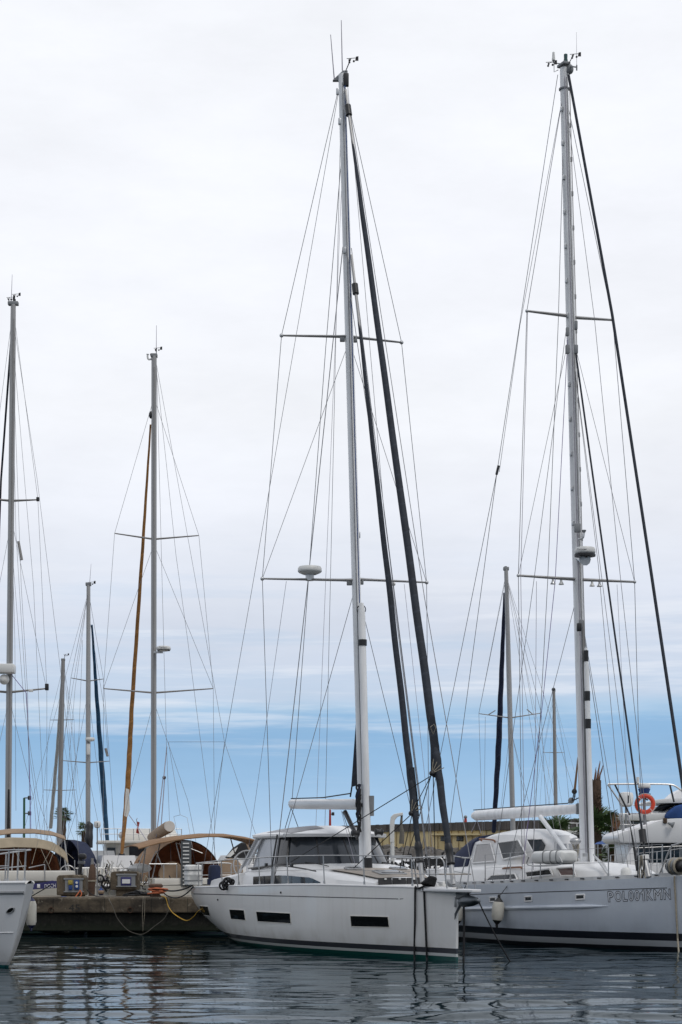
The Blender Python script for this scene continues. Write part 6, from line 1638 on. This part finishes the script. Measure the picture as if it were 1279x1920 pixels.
pts = [Vector((p.x, p.y, max(QTOP + .02, c0.z + (1 - (Vector((p.x - c0.x, p.y - c0.y)).length/.5))*.15*rg.random()))) for p in pts]
MB().tube(bez(pts, 3), .02, 6).build('rope', M['rope'], rp_)
wp = thing('wrapped_post', 'brown canvas wrapped post standing behind the socket pedestal', 'post', PZ(172, QTOP, 55.2))
q0 = PZ(172, QTOP, 55.2); MB().tube([q0, q0 + Vector((-.01, 0, .25)), q0 + Vector((.01, 0, .5)), q0 + Vector((.02, 0, .78)), q0 + Vector((.02, 0, .92))], [.09, .11, .12, .10, .05], 12).build('wrap', M['barrel'], wp)
MB().tube([q0 + Vector((0, 0, .42)), q0 + Vector((0, 0, .46))], .135, 12).build('lashing', M['ropew'], wp); MB().tube([q0, q0 + Vector((.02, 0, 1.1))], .04, 8).build('post', M['mastd'], wp)
om = thing('outboard_motor', 'black outboard motor clamped on the rail of the cream hulled yacht', 'outboard motor', P(152, 1640, 56.1))
o0 = P(154.5, 1606, 56.1)
MB().box(o0, (.22, .36, .18)).build('cowl', M['black'], om, bevel=.06); MB().tube([o0 - Vector((.03, 0, .1)), P(151, 1625, 56.1), P(149, 1640, 56.1)], [.045, .06, .05], 10).build('leg', M['black'], om)
MB().box(P(153, 1617, 56.15), (.2, .22, .1)).build('clamp', M['greyp'], om, bevel=.02); MB().plate([P(145, 1642, 56.1), P(155, 1640, 56.1), P(155, 1638, 56.1), P(145, 1640, 56.1)], (0, .12, 0)).build('anti_cavitation_plate', M['black'], om, smooth=False)
wire(om, 'support_rail', [P(152, 1617, 56.2), P(156, 1665, 56.3)], .02, M['steel'])
def globe_lamp(label, px, yc, D, zf, r):
    c = P(px, yc, D); root = thing('lamp_post', label, 'lamp post', (c.x, c.y, zf), 'globe lamp posts')
    MB().tube([Vector((c.x, c.y, zf)), c - Vector((0, 0, r))], .018 if r < .2 else .04, 8).build('post', M['greyp'], root)
    MB().lathe([(r*.5, -r), (r*.88, -r*.75), (r, -r*.2), (r, r*.5), (r*.85, r*.9), (r*.3, r)], c, n=20).build('globe', M['plast'], root)
    MB().box(c + Vector((r*.15, -r*.99, 0)), (r*.18, .02, r*1.0)).build('slot', M['black'], root, smooth=False)
globe_lamp('globe lamp on a thin post behind the quay beside the blue furled sail', 182.5, 1546, 55.5, QTOP, .10)
globe_lamp('larger globe lamp on a post in front of the white motor yachts', 1174, 1499, 63.5, .9, .25)
# ------------------------------------------------------------------ far pontoons and mole
def structure_box(name, c, size, m):
    o = MB().box(c, size).build(name, m, None, smooth=False, bevel=.05, loc=c); o['kind'] = 'structure'; return o
structure_box('pontoon', (-9, 82, .25), (22, 3, .8), M['conctop']); structure_box('pontoon', (6.5, 88, .45), (11, 3, 1.0), M['conctop'])
structure_box('mole', (-22, 128, .2), (32, 16, 1.6), M['conctop'])
gp = thing('signal_post', 'green signal post with two bracket arms behind the cream awnings', 'post', PZ(45, .6, 82))
q = PZ(45, .6, 82); MB().tube([q, P(45.5, 1496, 82)], .05, 8).build('post', M['green'], gp)
for y in (1496, 1525):
    MB().tube([P(45.5, y, 82), P(55, y, 82)], .03, 6).build('arm', M['greyp'], gp); MB().box(P(55.5, y, 82), (.14, .14, .18)).build('lamp', M['black'], gp, bevel=.02)
rp2 = thing('beacon_pole', 'red beacon pole standing at the end of the breakwater', 'beacon', P(619, 1550, 200))
MB().tube([P(619, 1556, 200), P(619, 1518, 200)], [.14, .10], 8).build('pole', M['red'], rp2); MB().tube([P(619, 1527, 200), P(624, 1526, 200)], .07, 6).build('arm', M['greyp'], rp2); MB().box(P(624.5, 1526, 200), (.3, .3, .35)).build('lamp', M['black'], rp2, bevel=.04)
mk = thing('marker_post', 'short brown marker post on top of the breakwater parapet', 'post', P(873, 1541, 180)); MB().tube([P(873, 1543, 180), P(873, 1533, 180)], [.16, .11], 8).build('post', M['red'], mk); MB().ball(P(873, 1532, 180), .17, n=8, m=6).build('cap', M['greyp'], mk)
# white davit crane
dv = thing('davit_crane', 'white davit crane with a curved arm and hanging strap before the yellow wall', 'crane', PZ(736, .9, 88))
MB().tube([PZ(736, .9, 88), P(736, 1560, 88)], [.10, .09], 12).build('post', M['plast'], dv)
pr = [(731.5, 1580), (731, 1545), (733, 1531), (739, 1526), (755.5, 1523), (756, 1529), (746, 1531), (740.5, 1538), (739, 1560), (738.5, 1580)]
MB().plate([P(x, y, 87.9) for x, y in pr[::-1]], (0, .22, 0)).build('arm', M['plast'], dv, smooth=False, bevel=.03)
MB().tube([P(753.5, 1529, 88), P(752, 1548, 88), P(754, 1560, 88), P(753, 1582, 88)], [.05, .07, .11, .12], 8).build('strap', M['ghose'], dv)
MB().box(PZ(741, 1.4, 87.7), (.5, .3, 1.0)).build('control_box', M['plast'], dv, bevel=.04)
# launches and posts on the second pontoon
def launch(label, px, D, th, L_, zd, cab):
    fr = Frame(*PZ(px, 0, D).to_2d(), th); h = Hull(fr, -L_/2, L_/2, spl([-L_/2, 0, L_*.3, L_/2], [.95, 1.1, .8, .04]), spl([-L_/2, L_/2], [zd, zd + .35]), spl([-L_/2, L_/2], [.3, .25]), spl([-L_/2, L_/2], [3.5, 2.2]), spl([-L_/2, L_/2], [1.9, 1.4]), nst=20, nv=10)
    r = thing('motor_launch', label, 'motor boat', fr.at(0, 0, 0), 'launches moored beyond the sloop'); h.mesh('hull', M['gel'], r); h.deck('deck', M['deck'], r)
    rr = [[fr.at(f, s*w_, zd + z) for s, z in ((1, 0), (.9, .3*k), (.8, .5*k), (-.8, .5*k), (-.9, .3*k), (-1, 0))] for f, w_, k in ((-L_*.2, .7, cab), (L_*.05, .7, cab), (L_*.2, .6, cab*.5), (L_*.3, .4, .1))]
    MB().loft(rr, False, True).build('cabin', M['gel'], r)
    MB().plate([fr.at(-.19*L_, .72*.95, zd + .22*cab), fr.at(.05*L_, .68, zd + .22*cab), fr.at(.05*L_, .62, zd + .42*cab), fr.at(-.19*L_, .62, zd + .42*cab)], (0, 0.01, 0)).build('window', M['glass'], r, smooth=False)
    for s in (-1, 1):
        for f in (-.4, -.1, .2): stanchion(r, fr.at(f*L_, s*.9, zd), .55)
    return r
launch('white launch moored behind the davit crane post', 722, 93, 20, 6.0, 1.5, 1.6)
launch('white launch lying between the crane and the furled headsails', 775, 95, 15, 5.5, 1.5, 1.5)
launch('white launch partly covered by the bow pulpit of the sloop', 838, 94, 30, 6.5, 1.55, 1.7)
launch('white launch lying behind the notice pedestal', 214, 67, 255, 6.0, 1.5, 1.6)['group'] = 'launches beyond the quay'
launch('white launch with its cabin beside the thin globe lamp post', 188, 72, 265, 6.0, 1.55, 1.9)['group'] = 'launches beyond the quay'
cv = launch('launch under a dark cover between the tan canopy and the white sloop', 448, 66, 250, 7.0, 1.6, 1.4); cv['group'] = 'launches beyond the quay'
MB().plate([P(421, 1609, 64.5), P(436, 1590, 64.5), P(452, 1579.5, 64.5), P(478, 1578, 64.5), P(476, 1600, 64.5), P(462, 1609, 64.5)][::-1], (0, 2.2, 0)).build('cover', M['black'], cv, smooth=False, bevel=.05)
MB().plate([P(424, 1606, 64.4), P(436, 1594, 64.4), P(446, 1588, 64.4), P(440, 1600, 64.4), P(432, 1607, 64.4)][::-1], (0, .06, 0)).build('cover_window', M['plast'], cv, smooth=False)
wire(cv, 'cover_pole', [P(460, 1575, 64.3), P(469, 1596, 64.3)], .03, M['tanl'])
rg = random.Random(8)
for k in range(36):
    px = 726 + k*4.4 + rg.uniform(-2, 2); D = rg.uniform(86.8, 89.2); q = PZ(px, .95, D); h_ = rg.uniform(.75, 1.6)
    r = thing('mooring_post', 'dark mooring post in the row behind the bow of the white sloop', 'mooring post', q, 'mooring posts on the second pontoon')
    MB().tube([q, q + Vector((rg.uniform(-.06, .06), 0, h_))], [.055, .045], 8).build('post', M['fblack'], r)
    MB().ball(q + Vector((0, 0, h_)), .055, n=8, m=6).build('cap', M['fblack'], r)
    if k % 2: MB().torus(q + Vector((0, -.09, h_*.55)), .12, .03, (0, 1, 0), n=14, m=6).build('rope_hank', M['rope' if k % 4 == 1 else 'ropew'], r)

# ------------------------------------------------------------------ shed, palms, awning
shd = thing('shed', 'pale flat roofed shed behind the palm trees', 'shed', PZ(1110, .9, 84))
x0, x1 = (1062 - CX)*82/F, (1260 - CX)*82/F
MB().box(((x0 + x1)/2, 85, 2.05), (x1 - x0, 6, 2.5)).build('wall', M['shed'], shd, smooth=False)
MB().box(((x0 + x1)/2, 85, 3.36), (x1 - x0 + .3, 6.3, .16)).build('roof', M['plast'], shd, smooth=False, bevel=.02)
MB().box(((x0 + x1)/2, 81.93, 3.20), (x1 - x0, .12, .14)).build('fascia', M['black'], shd, smooth=False)
for k in range(14):
    MB().box((x0 + .35*k + .1, 81.9, 3.62), (.04, .04, .36)).build('rail_post', M['plast'], shd, smooth=False)
MB().box(((x0 + x1)/2, 81.9, 3.78), (x1 - x0, .05, .05)).build('roof_rail', M['plast'], shd, smooth=False)
MB().box(((1085 - CX)*82/F, 81.96, 1.9), (1.2, .1, 2.0)).build('door', M['greyp'], shd, smooth=False, bevel=.01)
def fan_leaf(m, base, d, ln, rng, n=15, drop=.25):
    """a palm fan: stalk and pleated blade of narrow pointed leaflets"""
    d = Vector(d).normalized(); up = Vector((0, 0, 1)); side = d.cross(up)
    side = side.normalized() if side.length > .05 else Vector((1, 0, 0)); nn = side.cross(d)
    hub = base + d*ln*.48; m.tube([base, base.lerp(hub, .5) + nn*.03, hub], [.022, .016, .012], 5)
    for k in range(n):
        a = (k/(n - 1) - .5)*3.5 + rng.uniform(-.06, .06); l2 = ln*.62*(1 - .28*abs(a)/1.75)*rng.uniform(.85, 1.08)
        dr = (d*math.cos(a) + side*math.sin(a)).normalized(); w_ = l2*.055
        tip = hub + dr*l2 - up*(l2*drop*rng.uniform(.5, 1.4)); mid = hub + dr*l2*.55 - up*(l2*.04)
        cr = dr.cross(nn).normalized()*w_
        m.add([hub, mid + cr + nn*.01, tip, mid - cr - nn*.01], [(0, 1, 2, 3)])
def palm(label, px, D, z0, zc, r, nleaf, seed, bundle=None, tr=.16, dead=0, group='palms on the far shore'):
    rng = random.Random(seed); b = PZ(px, z0, D); c = Vector((b.x + rng.uniform(-.1, .1), b.y, zc))
    root = thing('palm_tree', label, 'palm tree', b, group)
    n = 14; pts = [b.lerp(c, i/n) for i in range(n + 1)]
    MB().tube(pts, [tr*(1.15 if i % 2 else .95) for i in range(n + 1)], 10).build('trunk', M['trunk'], root)
    m = MB()
    for k in range(nleaf):
        az = k*2.4 + rng.uniform(-.3, .3); e = rng.uniform(-.45, 1.2)
        fan_leaf(m, c + Vector((0, 0, rng.uniform(-.1, .15))), (math.cos(az)*math.cos(e), math.sin(az)*math.cos(e), math.sin(e)), r*rng.uniform(.8, 1.05), rng)
    m.build('crown', M['frond'], root, smooth=False)
    if bundle:
        top, rb = bundle; m = MB(); K = 26
        for i in range(K):
            z = c.z + (top - c.z)*i/K; rr = rb*(.75 + .35*math.sin(math.pi*min(1, .2 + i/K)))
            for j in range(12):
                a = j*.5236 + i*.4; o = Vector((math.cos(a), math.sin(a), 0)); p = Vector((c.x, c.y, z)); t = o.cross(Vector((0, 0, 1)))
                m.add([p + o*rr*.7 + t*.07, p + o*rr*.7 - t*.07, p + o*rr*rng.uniform(1.0, 1.25) + Vector((0, 0, rng.uniform(.08, .25)))], [(0, 1, 2)])
        m.tube([c - Vector((0, 0, .2)), Vector((c.x, c.y, top))], [rb*.85, rb*.8], 10)
        m.build('leaf_bases', M['dead'], root, smooth=False)
        m = MB()
        for j in range(16):
            a = rng.uniform(0, 6.28); p = Vector((c.x, c.y, top - .05)); q = p + Vector((.12 + math.cos(a)*.16, math.sin(a)*.15, rng.uniform(.35, .8)))
            m.tube([p + Vector((math.cos(a)*.08, math.sin(a)*.08, 0)), q], [.03, .006], 4)
        m.build('dry_tuft', mat('dry_straw', (.22, .11, .06), .9, var=.3), root)
    return root
palm('palm with a spreading fan crown below the boom of the grey yacht', 1044, 72, .9, 3.0, 1.05, 26, 4)
palm('tall palm with tied up brown leaf bases above its green crown', 1118, 71, .9, 3.15, 1.35, 30, 12, (5.15, .24), .2)
palm('short stubby palm with a shaggy brown top beside the shed', 1147, 70, .9, 2.15, .7, 12, 15, (3.25, .2), .2)
palm('low bushy palm behind the stern rail of the grey yacht', 1132, 74, .9, 1.9, 1.0, 20, 18)
palm('distant palm with a flat crown above the beige awning', 116, 124, .9, 5.15, .75, 26, 22, None, .2)
palm('distant palm half hidden by the black mainsail cover', 158, 122, .9, 4.1, .7, 24, 27, None, .2)
ln_ = MB().box(((1160 - CX)*69/F, 69, .93), (6.5, 5, .06)).build('lawn', M['grass'], None, smooth=False); ln_['kind'] = 'structure'
aw = thing('awning', 'flat blue awning on poles between the palm and the motor yacht', 'awning', PZ(1148, .9, 67))
MB().add([P(1114, 1583, 66), P(1179, 1582, 66), P(1176, 1578, 69), P(1120, 1579, 69), P(1148, 1573.5, 67.5)], [(0, 1, 4), (1, 2, 4), (2, 3, 4), (3, 0, 4)]).build('canopy', M['bluec'], aw, smooth=False)
for px, D in ((1115, 66), (1178, 66), (1121, 68.9), (1175, 68.9)): wire(aw, 'pole', [PZ(px, .9, D), P(px, 1583 if D == 66 else 1579.5, D)], .03, M['steel'])

# ------------------------------------------------------------------ motor yachts on the far side
def prism(y, name, pts, D, depth, m, bevel=.06, smooth=True):
    return MB().plate([P(px, py, D) for px, py in pts], (0, depth, 0)).build(name, m, y, smooth=smooth, bevel=bevel)
def rnd(pts, n=5): 
    v = bez([Vector((a, b, 0)) for a, b in pts], n); return [(q.x, q.y) for q in v]
my = thing('motor_yacht', 'white motor yacht with a rounded overhanging flying bridge and tinted saloon windows', 'motor yacht', PZ(1230, 0, 60))
fm = Frame(*PZ(1164, 0, 60.6).to_2d(), 0)
hm = Hull(fm, 0, 12, spl([0, 5, 9, 12], [1.85, 1.9, 1.2, .04]), spl([0, 12], [1.45, 1.9]), spl([0, 12], [.4, .4]), spl([0, 12], [4, 2.2]), spl([0, 12], [2, 1.4]))
fm.u = (1, 0); fm.sb = (0, -1)
hm.mesh('hull', M['gel'], my); hm.deck('deck', M['deck'], my)
top = rnd([(1160, 1577), (1158.5, 1570), (1161, 1564), (1170, 1559), (1195, 1552), (1215, 1546.5), (1232, 1540), (1248, 1536), (1275, 1534.5), (1340, 1534)])
prism(my, 'flying_bridge', (top + [(1340, 1580.5), (1172, 1580.5), (1165, 1580)])[::-1], 58.9, 3.5, M['gel'], .12)
prism(my, 'saloon_window', [(1196, 1618), (1345, 1618), (1345, 1581), (1205, 1581), (1198, 1588), (1194, 1600)], 59.35, 2.6, M['smoke'], .02).data.materials[0] = mat('blue_tinted_glass', (.014, .035, .05), .12, var=.3, spec=.5)
prism(my, 'saloon_pillar', rnd([(1178, 1581), (1202, 1581), (1195, 1590), (1191, 1602), (1190, 1618)], 4)[::-1] + [(1178, 1620)], 59.15, 3.0, M['gel'], .03)
for px in (1222, 1264): prism(my, 'window_mullion', [(px, 1618), (px + 1, 1618), (px + 1, 1581), (px, 1581)], 59.30, .05, M['gel'], 0)
prism(my, 'bulwark', [(1166, 1645), (1345, 1645), (1345, 1617), (1192, 1618), (1180, 1626), (1170, 1640)], 58.9, .25, M['gel'], .04)
prism(my, 'stern_wing', rnd([(1166, 1646), (1170, 1625), (1178, 1603), (1186, 1590), (1190, 1600), (1191, 1620), (1190, 1646)], 5), 58.7, .15, M['gel'], .03)
for px, y in ((1188, 1640), (1205, 1632)): MB().lathe([(.10, -.3), (.15, -.2), (.15, .2), (.1, .3)], P(px, y, 58.6), n=14).build('side_fender', M['offw'], my)
for px in range(1190, 1290, 17): wire(my, 'side_rail', [P(px, 1620, 58.85), P(px, 1588, 58.85)], .016, M['steel'])
wire(my, 'side_rail', [P(1190, 1590, 58.85), P(1290, 1586, 58.85)], .016, M['steel'])
MB().lathe([(.03, 0), (.05, .1), (.10, .18), (.09, .2)], P(1252, 1543, 58.8), (.9, -.3, -.35), 12).build('horn', M['greyp'], my); MB().box(P(1247, 1539, 58.9), (.12, .1, .16)).build('searchlight', M['trunk'], my, bevel=.02)
# bimini frame and radar arch of the flying bridge
wire(my, 'bimini_frame', bez([P(1140, 1470.5, 60), P(1175, 1470, 60), P(1225, 1470, 60), P(1255, 1471, 60), P(1268, 1475, 60), P(1290, 1492, 60)], 5), .032, M['steel'])
for a, b, m_ in (((1140, 1471), (1165, 1508), 'steel'), ((1153, 1471), (1181, 1528), 'black'), ((1256, 1471), (1264, 1504), 'black'), ((1165, 1508), (1170, 1560), 'steel'), ((1161, 1526), (1168, 1558), 'steel'), ((1177, 1528), (1184, 1550), 'steel'), ((1140, 1471), (1140.5, 1474), 'steel')):
    wire(my, 'bimini_strut', [P(*a, 60), P(*b, 60)], .03 if m_ == 'black' else .026, M[m_])
wire(my, 'bridge_rail', [P(1161, 1526, 60), P(1226, 1525, 60)], .018, M['steel']); wire(my, 'bridge_rail', [P(1163, 1546, 60), P(1195, 1546, 60)], .014, M['steel'])
MB().tube([P(1209, 1556, 60.1), P(1207.5, 1480, 60.1)], .05, 10).build('radar_mast', M['greyp'], my)
MB().tube([P(1208, 1492, 60), P(1208, 1479, 60)], [.12, .2], 14).build('radar_base', M['bluec'], my)
radome(my, P(1208, 1480, 60), .205, .19); MB().tube([P(1196, 1469, 60), P(1196, 1457, 60)], .05, 8).build('nav_lamp', M['plast'], my)
MB().tube([P(1198, 1488, 60), P(1214, 1500, 60), P(1219, 1488, 60)], .03, 6).build('radar_bracket', M['black'], my)
lb = thing('lifebuoy', 'red orange lifebuoy hanging on the radar mast of the motor yacht', 'lifebuoy', P(1209.5, 1508, 59.8))
lc = P(1209.5, 1507.5, 59.78); lo = MB().torus(lc, .255, .066, (0.15, 1, .1), n=36, m=12).build('ring', M['orange'], lb)
for k in range(4):
    a = .785 + k*1.571; d_ = Vector((math.cos(a), 0, math.sin(a))); MB().torus(lc + d_*.255, .069, .012, (-d_.z, 0, d_.x), n=14, m=5).build('band', M['gelwarm'], lb)
MB().torus(lc + Vector((0, -.01, 0)), .33, .010, (0.15, 1, .1), n=30, m=5).build('grab_line', M['gelwarm'], lb)

mz = thing('motor_yacht', 'second white motor yacht with dark side glass and a blue canvas cover, behind the first', 'motor yacht', PZ(1220, 0, 74))
fz = Frame(*PZ(1140, 0, 74).to_2d(), 0); fz.u = (1, 0); fz.sb = (0, -1)
hz = Hull(fz, 0, 14, spl([0, 6, 11, 14], [2.1, 2.2, 1.3, .04]), spl([0, 14], [1.7, 2.2]), spl([0, 14], [.4, .4]), spl([0, 14], [4, 2.2]), spl([0, 14], [2, 1.4]))
hz.mesh('hull', M['gel'], mz); hz.deck('deck', M['deck'], mz)
prism(mz, 'saloon', [(1146, 1600), (1340, 1600), (1340, 1540), (1180, 1538), (1165, 1537), (1146, 1548)], 72.2, 3.4, M['gel'], .06)
prism(mz, 'boat_deck', rnd([(1140, 1536), (1146, 1530), (1180, 1526), (1240, 1524), (1340, 1522)], 4)[::-1] + [(1142, 1538), (1340, 1541)], 71.9, 4.0, M['gel'], .05)
prism(mz, 'side_window', [(1178, 1540), (1235, 1539), (1232, 1554), (1192, 1556)], 72.15, .1, M['smoke'], .02).data.materials[0] = mat('green_tinted_glass', (.03, .06, .06), .1, var=.3, spec=.6)
prism(mz, 'upper_cabin', [(1232, 1526), (1340, 1526), (1340, 1506), (1258, 1507), (1240, 1515)], 72.4, 3.0, M['gel'], .04)
prism(mz, 'upper_window', [(1225, 1521), (1238, 1508), (1262, 1506), (1340, 1505), (1340, 1509), (1262, 1511), (1246, 1521)], 72.3, .12, M['glass'], .01)
for k in range(2): prism(mz, 'louvre', [(1244, 1513 + 4*k), (1262, 1511.5 + 4*k), (1262, 1513.5 + 4*k), (1243, 1515 + 4*k)], 72.32, .06, M['black'], 0)
prism(mz, 'hardtop', rnd([(1214, 1504.5), (1222, 1501), (1250, 1497.5), (1290, 1496), (1340, 1496)], 4)[::-1] + [(1222, 1506), (1340, 1505)], 71.8, 3.8, M['gel'], .04)
prism(mz, 'canvas_cover', [(1248, 1535), (1340, 1537), (1340, 1506), (1284, 1507), (1268, 1511), (1256, 1520), (1249, 1526)], 71.6, .5, M['bluec'], .08)
prism(mz, 'radar_fin', rnd([(1252, 1499), (1268, 1485), (1290, 1476), (1320, 1474)], 4)[::-1] + [(1320, 1499)], 73.0, 1.2, M['gel'], .05)
wire(mz, 'side_rail', [P(1218, 1540, 71.8), P(1292, 1537, 71.8)], .02, M['steel'])
